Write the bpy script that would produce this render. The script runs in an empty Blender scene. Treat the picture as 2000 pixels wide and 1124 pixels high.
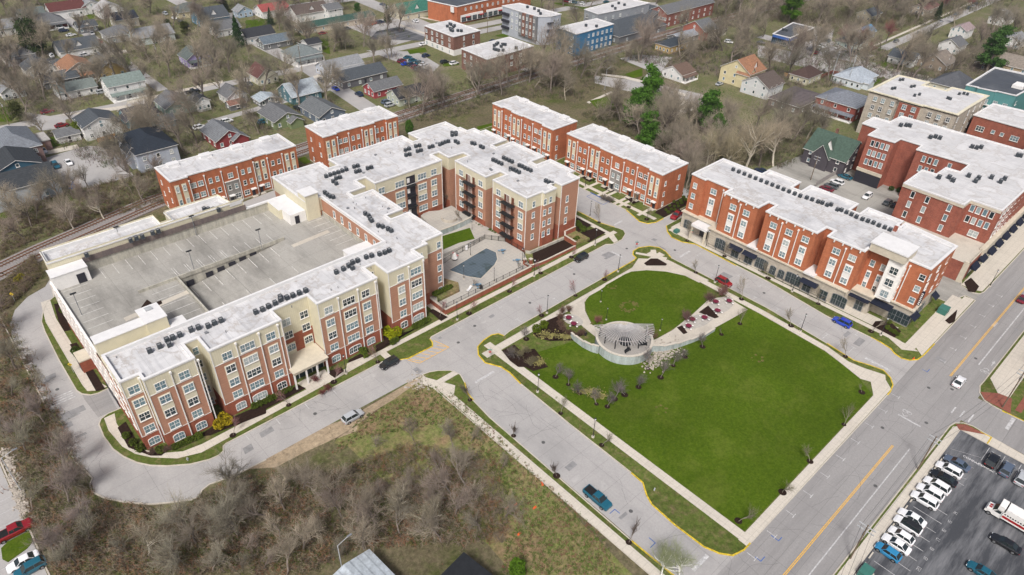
import bpy, math, random
import numpy as np
from mathutils import Vector, Matrix
C = bpy.context.scene
R = random.Random(7)
rad = math.radians
# ---------------- camera ----------------
FOC, PIT, ROL, GRD, CH = 1342.0, rad(35.79), rad(-2.10), rad(43.95), 105.0
def _cam():
    cr, sr = math.cos(ROL), math.sin(ROL)
    r = np.array([1, 0, 0.]); f = np.array([0, math.cos(PIT), -math.sin(PIT)]); d = np.array([0, -math.sin(PIT), -math.cos(PIT)])
    m = np.array([cr*r+sr*d, -sr*r+cr*d, f])
    g = np.array([[math.cos(GRD), math.sin(GRD), 0], [-math.sin(GRD), math.cos(GRD), 0], [0, 0, 1]])
    return m @ g.T
CR = _cam()
cd = bpy.data.cameras.new('camera'); cam = bpy.data.objects.new('camera', cd); C.collection.objects.link(cam)
cd.sensor_width = 36; cd.lens = FOC/2000*36; cd.clip_start = 1; cd.clip_end = 6000
mm = Matrix(((CR[0][0], -CR[1][0], -CR[2][0], 0), (CR[0][1], -CR[1][1], -CR[2][1], 0), (CR[0][2], -CR[1][2], -CR[2][2], CH), (0, 0, 0, 1)))
cam.matrix_world = mm
C.camera = cam
# ---------------- sky, sun, exposure ----------------
SUN_EL, SUN_AZ = 52, 215      # azimuth: direction the light comes FROM, degrees ccw from +x
w = bpy.data.worlds.new('World'); C.world = w; w.use_nodes = True
nt = w.node_tree; bg = nt.nodes['Background']
sky = nt.nodes.new('ShaderNodeTexSky'); sky.sky_type = 'NISHITA'; sky.sun_disc = False
sky.sun_elevation = rad(SUN_EL); sky.sun_rotation = rad(90-SUN_AZ); sky.dust_density = 6; sky.air_density = 0.6; sky.ozone_density = 0.6
nt.links.new(sky.outputs[0], bg.inputs[0]); bg.inputs[1].default_value = 0.115
sl = bpy.data.lights.new('sun', 'SUN'); sl.energy = 2.5; sl.angle = rad(12); sl.color = (1, .99, .975)
so = bpy.data.objects.new('sun', sl); C.collection.objects.link(so)
sv = Vector((math.cos(rad(SUN_AZ))*math.cos(rad(SUN_EL)), math.sin(rad(SUN_AZ))*math.cos(rad(SUN_EL)), math.sin(rad(SUN_EL))))
so.rotation_euler = sv.to_track_quat('Z', 'Y').to_euler()
C.view_settings.view_transform = 'Standard'; C.view_settings.look = 'None'; C.view_settings.gamma = 1
C.view_settings.exposure = 0.15
# ---------------- coordinates read off the photograph ----------------
def P(px, py, z=0.0):
    d = CR.T @ np.array([(px-1000)/FOC, (py-562)/FOC, 1.]); t = (z-CH)/d[2]
    return (float(d[0]*t), float(d[1]*t))
def TL(r, c, pts, z=0.0):
    ox = (0, 480, 980, 1480)[c-1]; oy = (0, 280, 560, 824)[r-1]
    return [P(ox+a*.2669, oy+b*.2669, z) for a, b in pts]
# ---------------- tagging ----------------
USED = {}
def tag(o, label, cat, group=None, kind=None):
    if label: o['label'] = label
    if cat: o['category'] = cat
    if group: o['group'] = group
    if kind: o['kind'] = kind
    return o
def thing(name, label, cat, x, y, z=0, rot=0, group=None):
    o = bpy.data.objects.new(name, None); C.collection.objects.link(o)
    o.location = (x, y, z); o.rotation_euler = (0, 0, rot); o.empty_display_size = .3
    return tag(o, label, cat, group)
def inst(name, me, parent=None, loc=(0, 0, 0), rot=0, col=None, sc=None):
    o = bpy.data.objects.new(name, me); C.collection.objects.link(o)
    if parent: o.parent = parent
    o.location = loc
    if rot: o.rotation_euler = (0, 0, rot)
    if sc: o.scale = (sc, sc, sc) if isinstance(sc, (int, float)) else sc
    if col: o.color = (*col, 1)
    return o
def copytree(o, parent=None):
    c = o.copy(); C.collection.objects.link(c)
    if parent: c.parent = parent
    for ch in list(KIDS.get(o.name, o.children)): copytree(ch, c)
    return c
KIDS = {}
# ---------------- mesh builder ----------------
class M:
    def __init__(s, ox=0, oy=0, oz=0, yaw=0):
        s.v = []; s.f = []; s.m = []; s.o = (ox, oy, oz); s.c = math.cos(yaw); s.s = math.sin(yaw)
    def add(s, vs, fs, mi=0):
        n = len(s.v); s.v += vs; s.f += [tuple(n+i for i in f) for f in fs]; s.m += [mi]*len(fs)
    def box(s, x0, x1, y0, y1, z0, z1, mi=0, top=None):
        vs = [(x0, y0, z0), (x1, y0, z0), (x1, y1, z0), (x0, y1, z0), (x0, y0, z1), (x1, y0, z1), (x1, y1, z1), (x0, y1, z1)]
        s.add(vs, [(0, 3, 2, 1), (0, 1, 5, 4), (1, 2, 6, 5), (2, 3, 7, 6), (3, 0, 4, 7)], mi)
        s.add(vs[4:], [(0, 1, 2, 3)], mi if top is None else top)
    def prism(s, poly, z0, z1, mi=0, top=None, bot=False):
        n = len(poly); vs = [(x, y, z0) for x, y in poly]+[(x, y, z1) for x, y in poly]
        s.add(vs, [(i, (i+1) % n, n+(i+1) % n, n+i) for i in range(n)], mi)
        s.add(vs[n:], [tuple(range(n))], mi if top is None else top)
        if bot: s.add(vs[:n], [tuple(reversed(range(n)))], mi)
    def sheet(s, poly, z, mi=0):
        s.add([(p[0], p[1], z) for p in poly], [tuple(range(len(poly)))], mi)
    def quad(s, a, b, c, d, mi=0): s.add([a, b, c, d], [(0, 1, 2, 3)], mi)
    def cyl(s, x, y, z0, z1, r0, r1=None, n=10, mi=0, top=None):
        r1 = r0 if r1 is None else r1
        a = [(math.cos(2*math.pi*i/n), math.sin(2*math.pi*i/n)) for i in range(n)]
        vs = [(x+r0*p, y+r0*q, z0) for p, q in a]+[(x+r1*p, y+r1*q, z1) for p, q in a]
        s.add(vs, [(i, (i+1) % n, n+(i+1) % n, n+i) for i in range(n)], mi)
        s.add(vs[n:], [tuple(range(n))], mi if top is None else top); s.add(vs[:n], [tuple(reversed(range(n)))], mi)
    def bar(s, a, b, r, n=4, mi=0, r1=None):
        a = Vector(a); b = Vector(b); d = (b-a)
        if d.length < 1e-6: return
        d.normalize(); u = d.cross(Vector((0, 0, 1)))
        if u.length < .01: u = Vector((1, 0, 0))
        u.normalize(); w_ = d.cross(u); r1 = r if r1 is None else r1
        vs = []
        for p, rr in ((a, r), (b, r1)):
            for i in range(n):
                t = 2*math.pi*(i+.5)/n; q = p+u*(math.cos(t)*rr)+w_*(math.sin(t)*rr); vs.append(tuple(q))
        s.add(vs, [(i, (i+1) % n, n+(i+1) % n, n+i) for i in range(n)]+[tuple(reversed(range(n))), tuple(range(n, 2*n))], mi)
    def ball(s, x, y, z, r, rz=None, mi=0, n=8, jit=0):
        rz = rz or r; vs = [(x, y, z+rz)]; k = max(3, n//2)
        for i in range(1, k):
            for j in range(n):
                t = math.pi*i/k; p = 2*math.pi*j/n; q = 1+R.uniform(-jit, jit)
                vs.append((x+r*q*math.sin(t)*math.cos(p), y+r*q*math.sin(t)*math.sin(p), z+rz*q*math.cos(t)))
        vs.append((x, y, z-rz)); fs = [(0, 1+j, 1+(j+1) % n) for j in range(n)]
        for i in range(k-2):
            for j in range(n): fs.append((1+i*n+j, 1+(i+1)*n+j, 1+(i+1)*n+(j+1) % n, 1+i*n+(j+1) % n))
        L = len(vs)-1; fs += [(L, 1+(k-2)*n+(j+1) % n, 1+(k-2)*n+j) for j in range(n)]
        s.add(vs, fs, mi)
    def mesh(s, name, mats, smooth=False):
        me = bpy.data.meshes.new(name)
        ox, oy, oz = s.o; v = [((x-ox)*s.c+(y-oy)*s.s, -(x-ox)*s.s+(y-oy)*s.c, z-oz) for x, y, z in s.v]
        me.from_pydata(v, [], s.f)
        for m in (mats if isinstance(mats, (list, tuple)) else [mats]): me.materials.append(m)
        me.polygons.foreach_set('material_index', s.m)
        if smooth: me.polygons.foreach_set('use_smooth', [True]*len(s.f))
        me.update(); return me
    def build(s, name, mats, parent=None, loc=None, col=None, smooth=False):
        return inst(name, s.mesh(name, mats, smooth), parent, loc or ((0, 0, 0) if parent else s.o), 0, col)
def comps(m_):
    par = list(range(len(m_.v)))
    def fd(a):
        while par[a] != a: par[a] = par[par[a]]; a = par[a]
        return a
    key = {}
    for i, v in enumerate(m_.v):
        k = (round(v[0], 3), round(v[1], 3), round(v[2], 3))
        if k in key: par[fd(i)] = fd(key[k])
        else: key[k] = i
    for f in m_.f:
        for q in f[1:]: par[fd(q)] = fd(f[0])
    out = {}
    for f, mi in zip(m_.f, m_.m):
        g = out.setdefault(fd(f[0]), M()); g.o, g.c, g.s = m_.o, m_.c, m_.s
        g.add([m_.v[q] for q in f], [tuple(range(len(f)))], mi)
    return list(out.values())
def ccw(p):
    p = [q for i, q in enumerate(p) if math.hypot(q[0]-p[i-1][0], q[1]-p[i-1][1]) > .01]
    a = sum(p[i][0]*p[(i+1) % len(p)][1]-p[(i+1) % len(p)][0]*p[i][1] for i in range(len(p)))
    return list(p) if a > 0 else list(reversed(p))
def offset(p, d):
    n = len(p); out = []
    for i in range(n):
        a, b, c = p[i-1], p[i], p[(i+1) % n]
        e1 = (b[0]-a[0], b[1]-a[1]); e2 = (c[0]-b[0], c[1]-b[1]); l1 = math.hypot(*e1); l2 = math.hypot(*e2)
        n1 = (-e1[1]/l1, e1[0]/l1); n2 = (-e2[1]/l2, e2[0]/l2)
        k = 1+n1[0]*n2[0]+n1[1]*n2[1]
        if k < .2: k = .2
        out.append((b[0]+(n1[0]+n2[0])*d/k, b[1]+(n1[1]+n2[1])*d/k))
    return out
def strip(m, pts, w_, z0, z1, mi=0, closed=False, shift=0):
    """a kerb / wall / band following a polyline, centred on it"""
    q = [p for i, p in enumerate(pts) if i == 0 or math.hypot(p[0]-pts[i-1][0], p[1]-pts[i-1][1]) > .02]
    n = len(q); L = []; Rr = []
    for i in range(n):
        a = q[i-1] if (i > 0 or closed) else q[i]; b = q[(i+1) % n] if (i < n-1 or closed) else q[i]
        if i > 0 or closed: d1 = Vector((q[i][0]-a[0], q[i][1]-a[1])).normalized()
        else: d1 = None
        if i < n-1 or closed: d2 = Vector((b[0]-q[i][0], b[1]-q[i][1])).normalized()
        else: d2 = None
        d1 = d1 or d2; d2 = d2 or d1; t = (d1+d2)
        t = t.normalized() if t.length > .1 else d1
        nn = Vector((-t[1], t[0])); k = 1/max(.5, nn.dot(Vector((-d1[1], d1[0]))))
        L.append((q[i][0]+nn[0]*(w_/2*k+shift), q[i][1]+nn[1]*(w_/2*k+shift))); Rr.append((q[i][0]-nn[0]*(w_/2*k-shift), q[i][1]-nn[1]*(w_/2*k-shift)))
    vs = []
    for l, r in zip(L, Rr): vs += [(*r, z0), (*r, z1), (*l, z1), (*l, z0)]
    fs = []
    for i in range(n if closed else n-1):
        a = 4*i; b = 4*((i+1) % n)
        for j in range(3): fs.append((a+j, b+j, b+j+1, a+j+1))
    if not closed: fs += [(0, 1, 2, 3), (4*n-1, 4*n-2, 4*n-3, 4*n-4)]
    m.add(vs, fs, mi)
# ---------------- materials ----------------
MT = {}
def nodes(name, rough=.8, spec=.3, metal=0):
    m = bpy.data.materials.new(name); m.use_nodes = True; b = m.node_tree.nodes['Principled BSDF']
    b.inputs['Roughness'].default_value = rough; b.inputs['Specular IOR Level'].default_value = spec; b.inputs['Metallic'].default_value = metal
    MT[name] = m; return m, m.node_tree, b
def noise(t, scale, detail=4, rough=.6, co=None, stretch=None):
    n = t.nodes.new('ShaderNodeTexNoise'); n.inputs['Scale'].default_value = scale; n.inputs['Detail'].default_value = detail; n.inputs['Roughness'].default_value = rough
    c = co or tc(t)
    if stretch:
        mp = t.nodes.new('ShaderNodeMapping'); mp.inputs['Scale'].default_value = stretch; t.links.new(c, mp.inputs[0]); c = mp.outputs[0]
    t.links.new(c, n.inputs['Vector']); return n.outputs['Fac']
def tc(t): return t.nodes.new('ShaderNodeTexCoord').outputs['Object']
def ramp(t, fac, stops):
    r = t.nodes.new('ShaderNodeValToRGB'); e = r.color_ramp.elements
    e[0].position, e[0].color = stops[0][0], (*stops[0][1], 1); e[1].position, e[1].color = stops[1][0], (*stops[1][1], 1)
    for p_, c_ in stops[2:]:
        k = e.new(p_); k.color = (*c_, 1)
    t.links.new(fac, r.inputs[0]); return r.outputs[0]
def mix(t, a, b, fac, mode='MIX'):
    m = t.nodes.new('ShaderNodeMix'); m.data_type = 'RGBA'; m.blend_type = mode
    for i, x in ((0, fac), (6, a), (7, b)):
        if hasattr(x, 'is_output'): t.links.new(x, m.inputs[i])
        elif i == 0: m.inputs[i].default_value = x
        else: m.inputs[i].default_value = (*x, 1)
    return m.outputs[2]
def g3(v): return (v, v, v)
def mk(name, col, rough=.8, spec=.3, amp=.25, sc=1.0, sc2=None, blot=None, blotc=None, metal=0, objcol=False, stretch=None):
    """plain weathered surface: base colour, fine noise, optional larger blotches of another colour"""
    m, t, b = nodes(name, rough, spec, metal); co = tc(t)
    base = col
    if objcol: base = t.nodes.new('ShaderNodeObjectInfo').outputs['Color']
    f = ramp(t, noise(t, sc, 5, .65, co, stretch), [(.3, g3(1-amp)), (.7, g3(1+amp*.6))])
    c = mix(t, base, f, 1.0, 'MULTIPLY')
    if blot: c = mix(t, c, blotc, ramp(t, noise(t, sc2 or sc*.1, 4, .6, co), [(blot[0], g3(0)), (blot[1], g3(blot[2]))]))
    t.links.new(c, b.inputs['Base Color']); return m
def wallvec(t):
    s = t.nodes.new('ShaderNodeSeparateXYZ'); t.links.new(tc(t), s.inputs[0])
    a = t.nodes.new('ShaderNodeMath'); t.links.new(s.outputs[0], a.inputs[0]); t.links.new(s.outputs[1], a.inputs[1])
    c = t.nodes.new('ShaderNodeCombineXYZ'); t.links.new(a.outputs[0], c.inputs[0]); t.links.new(s.outputs[2], c.inputs[1]); return c.outputs[0]
def brickm(name, c1, c2, mort, w_=.42, h_=.16, objcol=False, amp=.15):
    m, t, b = nodes(name, .85, .2); v = wallvec(t); br = t.nodes.new('ShaderNodeTexBrick')
    t.links.new(v, br.inputs['Vector']); br.inputs['Scale'].default_value = 1; br.inputs['Brick Width'].default_value = w_; br.inputs['Row Height'].default_value = h_
    br.inputs['Mortar Size'].default_value = .012; br.inputs['Color1'].default_value = (*c1, 1); br.inputs['Color2'].default_value = (*c2, 1); br.inputs['Mortar'].default_value = (*mort, 1)
    f = ramp(t, noise(t, .35, 6, .7), [(.3, g3(1-amp)), (.7, g3(1+amp))])
    f2 = ramp(t, noise(t, .9, 4, .6, None, (1, 1, .12)), [(.35, g3(.88)), (.7, g3(1.06))])
    t.links.new(mix(t, mix(t, br.outputs['Color'], f, 1.0, 'MULTIPLY'), f2, 1.0, 'MULTIPLY'), b.inputs['Base Color']); return m
def lines(t, v, axis, period, width, lo, hi=1.0):
    """thin repeated dark lines along one axis of a vector"""
    s = t.nodes.new('ShaderNodeSeparateXYZ'); t.links.new(v, s.inputs[0])
    a = t.nodes.new('ShaderNodeMath'); a.operation = 'MODULO'; ab = t.nodes.new('ShaderNodeMath'); ab.operation = 'ABSOLUTE'
    t.links.new(s.outputs[axis], ab.inputs[0]); t.links.new(ab.outputs[0], a.inputs[0]); a.inputs[1].default_value = period
    g = t.nodes.new('ShaderNodeMath'); g.operation = 'LESS_THAN'; t.links.new(a.outputs[0], g.inputs[0]); g.inputs[1].default_value = width
    return ramp(t, g.outputs[0], [(0, g3(hi)), (1, g3(lo))])
def lined(name, col, period, width, lo, axis=1, rough=.75, amp=.12, objcol=False, sc=.6, wall=True, blot=None, blotc=None):
    m, t, b = nodes(name, rough, .25)
    base = t.nodes.new('ShaderNodeObjectInfo').outputs['Color'] if objcol else col
    f = ramp(t, noise(t, sc, 5, .65), [(.3, g3(1-amp)), (.7, g3(1+amp*.5))])
    c = mix(t, mix(t, base, f, 1.0, 'MULTIPLY'), lines(t, wallvec(t) if wall else tc(t), axis, period, width, lo), 1.0, 'MULTIPLY')
    if blot: c = mix(t, c, blotc, ramp(t, noise(t, blot[0], 5, .7), [(blot[1], g3(0)), (blot[2], g3(blot[3]))]))
    t.links.new(c, b.inputs['Base Color']); return m

brickm('brick_orange', (.46, .155, .072), (.38, .12, .055), (.40, .18, .11))
brickm('brick_red', (.34, .105, .068), (.26, .078, .052), (.32, .17, .13), amp=.2)
brickm('brick_base', (.33, .10, .055), (.26, .075, .042), (.30, .14, .10))
brickm('brick_brown', (.22, .10, .075), (.17, .08, .06), (.30, .22, .18))
brickm('stone', (.50, .45, .37), (.40, .36, .30), (.36, .33, .28), .7, .34)
brickm('greystone', (.30, .29, .27), (.22, .21, .2), (.36, .35, .33), .5, .25)
lined('stucco_tan', (.42, .225, .15), .62, .05, .80, amp=.1)
lined('siding_cream', (.64, .60, .45), .42, .05, .86, axis=0, amp=.08)
mk('cream_flat', (.64, .60, .46), amp=.08, sc=.5)
mk('limestone', (.56, .51, .41), amp=.14, sc=.7)
lined('siding', (1, 1, 1), .22, .03, .8, objcol=True, amp=.1)
mk('trim_white', (.78, .77, .74), .6, amp=.08, sc=2)
lined('shingle', (1, 1, 1), .3, .06, .75, axis=1, objcol=True, amp=.35, sc=1.4)
mk('membrane_cap', (.68, .68, .675), .7, amp=.08, sc=.8)
def roofm(name, base, b1, b2, thr=.56):
    m, t, b = nodes(name, .75, .25); co = tc(t)
    c = mix(t, base, ramp(t, noise(t, .22, 8, .7, co), [(.3, g3(.80)), (.62, g3(1.04))]), 1.0, 'MULTIPLY')
    c = mix(t, c, b1, ramp(t, noise(t, .10, 8, .75, co), [(thr, g3(0)), (thr+.16, g3(.65))]))
    c = mix(t, c, b2, ramp(t, noise(t, .45, 9, .8, co, (1, .35, 1)), [(thr+.06, g3(0)), (thr+.2, g3(.6))]))
    c = mix(t, c, b2, ramp(t, noise(t, .11, 7, .62, co), [(.472, g3(0)), (.495, g3(.42)), (.52, g3(0))]))
    c = mix(t, c, b1, ramp(t, noise(t, .9, 6, .7, co, (1, .08, 1)), [(.52, g3(0)), (.66, g3(.55))]))
    for ax, per in ((0, 3.05), (1, 6.1)): c = mix(t, c, lines(t, co, ax, per, .09, .84), 1.0, 'MULTIPLY')
    t.links.new(c, b.inputs['Base Color'])
roofm('roof_white', (.60, .602, .605), (.36, .365, .38), (.28, .23, .18), .48)
roofm('roof_clean', (.59, .59, .59), (.44, .44, .45), (.34, .30, .26), .54)
roofm('roof_dark', (.07, .08, .095), (.12, .13, .14), (.05, .05, .05), .5)
def concretem(name, base, dark, jx, jy, jw=.05, thr=.5, st=.5, streak=None):
    m, t, b = nodes(name, .9, .15); co = tc(t)
    c = mix(t, base, ramp(t, noise(t, 3.0, 6, .75, co), [(.3, g3(.86)), (.7, g3(1.1))]), 1.0, 'MULTIPLY')
    c = mix(t, c, dark, ramp(t, noise(t, .12, 9, .72, co, streak), [(thr, g3(0)), (thr+.2, g3(st))]))
    if jx: c = mix(t, c, lines(t, co, 0, jx, jw, .72), 1.0, 'MULTIPLY')
    if jy: c = mix(t, c, lines(t, co, 1, jy, jw, .72), 1.0, 'MULTIPLY')
    t.links.new(c, b.inputs['Base Color'])
concretem('deck', (.355, .345, .315), (.17, .165, .15), 5.6, 6.3, .07, .44, .75, (1, .3, 1))
concretem('sidewalk', (.55, .51, .44), (.38, .35, .30), 1.5, 1.5, .05, .5, .5)
concretem('concrete', (.52, .48, .41), (.34, .31, .27), 0, 0, .05, .46, .6)
concretem('pooldeck', (.43, .41, .37), (.28, .27, .26), 1.2, 1.2, .05, .46, .55)
concretem('asphalt', (.385, .375, .365), (.29, .285, .28), 9.2, 4.6, .06, .47, .8, (1, .45, 1))
concretem('asphalt_main', (.295, .288, .282), (.215, .21, .208), 7.4, 3.4, .06, .46, .85, (.16, 1.8, 1))
concretem('asphalt_lot', (.058, .062, .070), (.21, .215, .225), 0, 0, .05, .43, .85, (.35, 2.5, 1))
concretem('gravel', (.30, .28, .25), (.18, .16, .14), 0, 0, .05, .45, .7)
def weathered(name, base, dark):
    m, t, b = nodes(name, .9, .1)
    c = mix(t, base, dark, ramp(t, noise(t, .8, 7, .75, None, (1, 1, .10)), [(.40, g3(0)), (.62, g3(.85))]))
    t.links.new(mix(t, c, ramp(t, noise(t, 3, 5), [(.3, g3(.85)), (.7, g3(1.1))]), 1.0, 'MULTIPLY'), b.inputs['Base Color'])
weathered('wall_concrete', (.50, .48, .41), (.30, .29, .25))
weathered('wall_park', (.44, .50, .50), (.26, .29, .28))
weathered('weathered_top', (.13, .11, .11), (.21, .17, .15))
def grassm(name, a, b_, c_, s1=.25, thr=.55, st=.6, s0=6., hf=.62):
    m, t, b = nodes(name, .95, .05); co = tc(t)
    c = mix(t, a, b_, ramp(t, noise(t, s0, 6, .8, co), [(.35, g3(0)), (.65, g3(1))]))
    c = mix(t, c, c_, ramp(t, noise(t, s1, 9, .75, co), [(thr, g3(0)), (thr+.15, g3(st))]))
    c = mix(t, c, ramp(t, noise(t, .06, 4, .5, co), [(.3, g3(.86)), (.7, g3(1.14))]), 1.0, 'MULTIPLY')
    c = mix(t, c, ramp(t, noise(t, 1.1, 6, .8, co), [(.32, g3(hf)), (.68, g3(2-hf))]), 1.0, 'MULTIPLY')
    t.links.new(c, b.inputs['Base Color'])
grassm('lawn', (.044, .085, .004), (.074, .112, .009), (.110, .138, .022), .10, .50, .55, 2.2, .84)
grassm('verge', (.06, .10, .016), (.11, .125, .035), (.20, .155, .085), .5, .50, .75, 3.)
grassm('scrub', (.10, .095, .05), (.16, .13, .085), (.065, .085, .02), .09, .48, .85, 1.3, .5)
grassm('dirtgrass', (.11, .15, .035), (.19, .17, .08), (.24, .165, .10), .11, .47, .9, .7, .5)
grassm('yard', (.095, .125, .04), (.16, .14, .085), (.22, .18, .13), .045, .50, .8, .5, .55)
grassm('dead_grass', (.16, .12, .06), (.12, .12, .03), (.07, .10, .01), .6, .48, .9, 3., .7)
grassm('dirt', (.36, .29, .20), (.28, .22, .15), (.20, .15, .10), .2, .55, .6, 1.5)
mk('tar', (.13, .13, .135), .9, amp=.3, sc=2)
mk('mulch', (.030, .018, .014), .95, .05, amp=.5, sc=3)
mk('rock', (.40, .36, .31), .9, amp=.4, sc=1.5)
mk('ballast', (.26, .24, .23), .95, amp=.4, sc=3)
mk('paint_white', (.75, .75, .75), .7, amp=.2, sc=2)
mk('paint_yellow', (.62, .45, .04), .8, amp=.5, sc=1.6)
mk('paint_orange', (.75, .42, .05), .7, amp=.2, sc=2)
mk('paint_blue', (.04, .12, .38), .7, amp=.2, sc=2)
mk('faded_white', (.50, .50, .50), .8, amp=.45, sc=2)
mk('worn_white', (.66, .65, .62), .85, amp=.5, sc=1.2)
mk('iron', (.10, .10, .10), .8, amp=.3, sc=4)
mk('patch_dark', (.25, .25, .252), .9, amp=.25, sc=1)
mk('patch_light', (.40, .39, .38), .9, amp=.2, sc=1)
mk('metal_dark', (.02, .022, .024), .5, .4, amp=.2, sc=4)
mk('metal_grey', (.20, .21, .22), .5, .5, amp=.2, sc=3)
mk('condenser', (.045, .055, .065), .6, .4, amp=.4, sc=3)
mk('galv', (.42, .44, .45), .5, .5, amp=.2, sc=3)
mk('wood_pole', (.17, .13, .09), .9, amp=.3, sc=2, stretch=(4, 4, .4))
mk('wood_grey', (.33, .31, .30), .9, amp=.3, sc=2)
mk('wood_tan', (.42, .26, .12), .9, amp=.3, sc=2)
mk('awning', (.010, .014, .030), .8, amp=.2, sc=2)
mk('awning_white', (.75, .75, .73), .7, amp=.1, sc=2)
mk('door_dark', (.03, .03, .04), .5, amp=.1)
mk('brown_door', (.16, .06, .035), .6, amp=.1)
mk('paver_red', (.24, .085, .06), .9, amp=.25, sc=3)
mk('rust_plate', (.20, .07, .03), .9, amp=.3, sc=5)
mk('bark', (.16, .135, .115), .95, .1, amp=.35, sc=2, stretch=(1, 1, .3), objcol=True)
mk('twig', (1, 1, 1), .95, .1, amp=.3, sc=.5, objcol=True)
mk('leaf', (1, 1, 1), .85, .15, amp=.45, sc=.7, objcol=True)
mk('plain', (1, 1, 1), .6, .3, amp=.1, sc=1.5, objcol=True)
mk('tyre', (.015, .015, .016), .8, .2)
mk('rim', (.35, .36, .37), .35, .5, metal=.6)
mk('lamp_red', (.35, .01, .01), .3, .5); mk('lamp_clear', (.7, .72, .74), .2, .6)
m, t, b = nodes('carpaint', .25, .5); b.inputs['Coat Weight'].default_value = .6; b.inputs['Coat Roughness'].default_value = .06
oi = t.nodes.new('ShaderNodeObjectInfo'); t.links.new(oi.outputs['Color'], b.inputs['Base Color'])
m, t, b = nodes('carglass', .08, .6); b.inputs['Base Color'].default_value = (.02, .028, .03, 1)
m, t, b = nodes('glass', .12, .6)
oi = t.nodes.new('ShaderNodeObjectInfo')
c = ramp(t, oi.outputs['Random'], [(0, (.02, .03, .035)), (.28, (.03, .055, .065)), (.32, (.20, .30, .33)), (.75, (.13, .21, .25)), (.95, (.40, .46, .46))])
fold = ramp(t, noise(t, 1.2, 3, .5, None, (3, 3, .2)), [(.35, g3(.75)), (.65, g3(1.15))])
t.links.new(mix(t, c, fold, 1.0, 'MULTIPLY'), b.inputs['Base Color'])
m, t, b = nodes('shopglass', .1, .6); b.inputs['Base Color'].default_value = (.03, .045, .05, 1)
m, t, b = nodes('poolcover', .75, .2)
c = mix(t, (.16, .215, .26), (.09, .13, .14), ramp(t, noise(t, .22, 4, .6), [(.52, g3(0)), (.62, g3(.9))]))
for ax in (0, 1): c = mix(t, c, lines(t, tc(t), ax, .95, .08, 1.0, .72), 1.0, 'MULTIPLY')
t.links.new(c, b.inputs['Base Color'])
def mats(*n): return [MT[i] for i in n]
# ================= GROUND =================
def struct(m_, name, mats_, kind='structure', **k):
    o = m_.build(name, mats_); o['kind'] = kind
    for a, b in k.items(): o[a] = b
    return o
m = M(); m.sheet([(-500, -500), (1600, -500), (1600, 1500), (-500, 1500)], 0); struct(m, 'ground', mats('yard'))
# scrub land: west woods, south lot, land along the railway
m = M()
m.sheet([(-60, 40), (-.4, 112), (-.4, 168), (4, 179), (9, 184), (-20, 190), (-160, 190), (-160, 40)], .006)
m.sheet([(-60, -60), (66.2, -60), (66.2, 80), (69, 85), (70, 88), (67, 92.3), (64, 93.2), (27, 93.9), (15, 95.2), (13, 94.3), (5, 100), (.2, 108), (-60, 40)], .010)
m.sheet([(-160, 172), (12, 205), (50, 209), (90, 209), (150, 212), (345, 214), (345, 200), (250, 160), (178, 104), (178, 190), (92, 192), (44, 192), (20, 176), (-160, 150)], .008)
struct(m, 'scrubland', mats('scrub'))
# rough grass lot south of the street
m = M(); m.sheet(TL(3, 2, [(1290, 650), (1350, 640), (1660, 960), (1948, 1190), (1948, 1600), (1100, 1500), (700, 1124), (900, 960)]), .016)
m.sheet(TL(4, 2, [(700, 60), (850, 0), (1700, 0), (1948, 230), (1948, 700), (1500, 420), (1100, 330), (880, 200), (650, 160)]), .020)
m.sheet(TL(4, 3, [(0, 150), (960, 1124), (200, 1250), (-100, 900), (-350, 700), (-60, 420)]), .024)
struct(m, 'rough_grass', mats('dirtgrass'))
m = M(); m.sheet(TL(4, 2, [(0, 350), (60, 345), (220, 335), (420, 230), (640, 130), (820, 40), (800, 10), (860, -60), (560, 40)]), .030)
m.sheet(TL(3, 2, [(650, 1124), (860, 900), (1280, 655), (1260, 700), (1080, 830), (960, 900), (820, 1010), (810, 1060), (640, 1124)]), .034)
struct(m, 'dirt_shoulder', mats('dirt'))
# ----- asphalt -----
m = M()
outer = [(11.2, 181.6), (6.8, 179.7), (3.2, 175.8), (1.1, 170.7), (0.2, 165), (0, 150), (0, 126), (.2, 117), (1, 113), (1.4, 110.8), (.6, 109.6), (.4, 107.6), (1.4, 105.2), (3.3, 102.4), (5.3, 100.1), (7, 98.3), (9.9, 96.2), (12.8, 94.5), (14.1, 94.2), (15, 95.2), (16.6, 95.6), (19.4, 94.9), (22.1, 94.4), (27, 94.1), (57, 93.7), (63.2, 93.6), (65.2, 93.2), (67, 92.3), (69.2, 90.6), (70, 88), (69.1, 85.3), (67.4, 82.5), (66.9, 80), (66.4, 74), (66.2, 40), (66, 34), (65.8, 26), (66.3, 21.9), (170, 21.9), (170, 112), (159, 186), (150, 200), (14, 186)]
m.sheet(outer, .040)
m.sheet([(158, 100.5), (182.5, 100.5), (182.5, 96.5), (158, 96.5)], .046)
m.sheet([(178, 200), (183, 200), (183, 96), (178, 96)], .050)
struct(m, 'street', mats('asphalt'))
m = M(); m.sheet([(40, 22.6), (500, 19.5), (700, 17), (700, 5), (500, 7), (330, 7.5), (40, 8.2)], .056)
m.sheet([(141, 9), (150.9, 9), (152, -60), (139, -60)], .060)
struct(m, 'main_street', mats('asphalt_main'))
m = M()   # car park south-east
m.sheet([(80.5, -60), (80.5, 7.1), (138.0, 7.1), (138.4, -60)], .070)
struct(m, 'car_park', mats('asphalt_lot'))
m = M(); m.sheet([(-10.2, 90), (-10.6, 127), (-14, 190), (-70, 190), (-70, 90)], .018); struct(m, 'west_car_park', mats('asphalt'))
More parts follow.
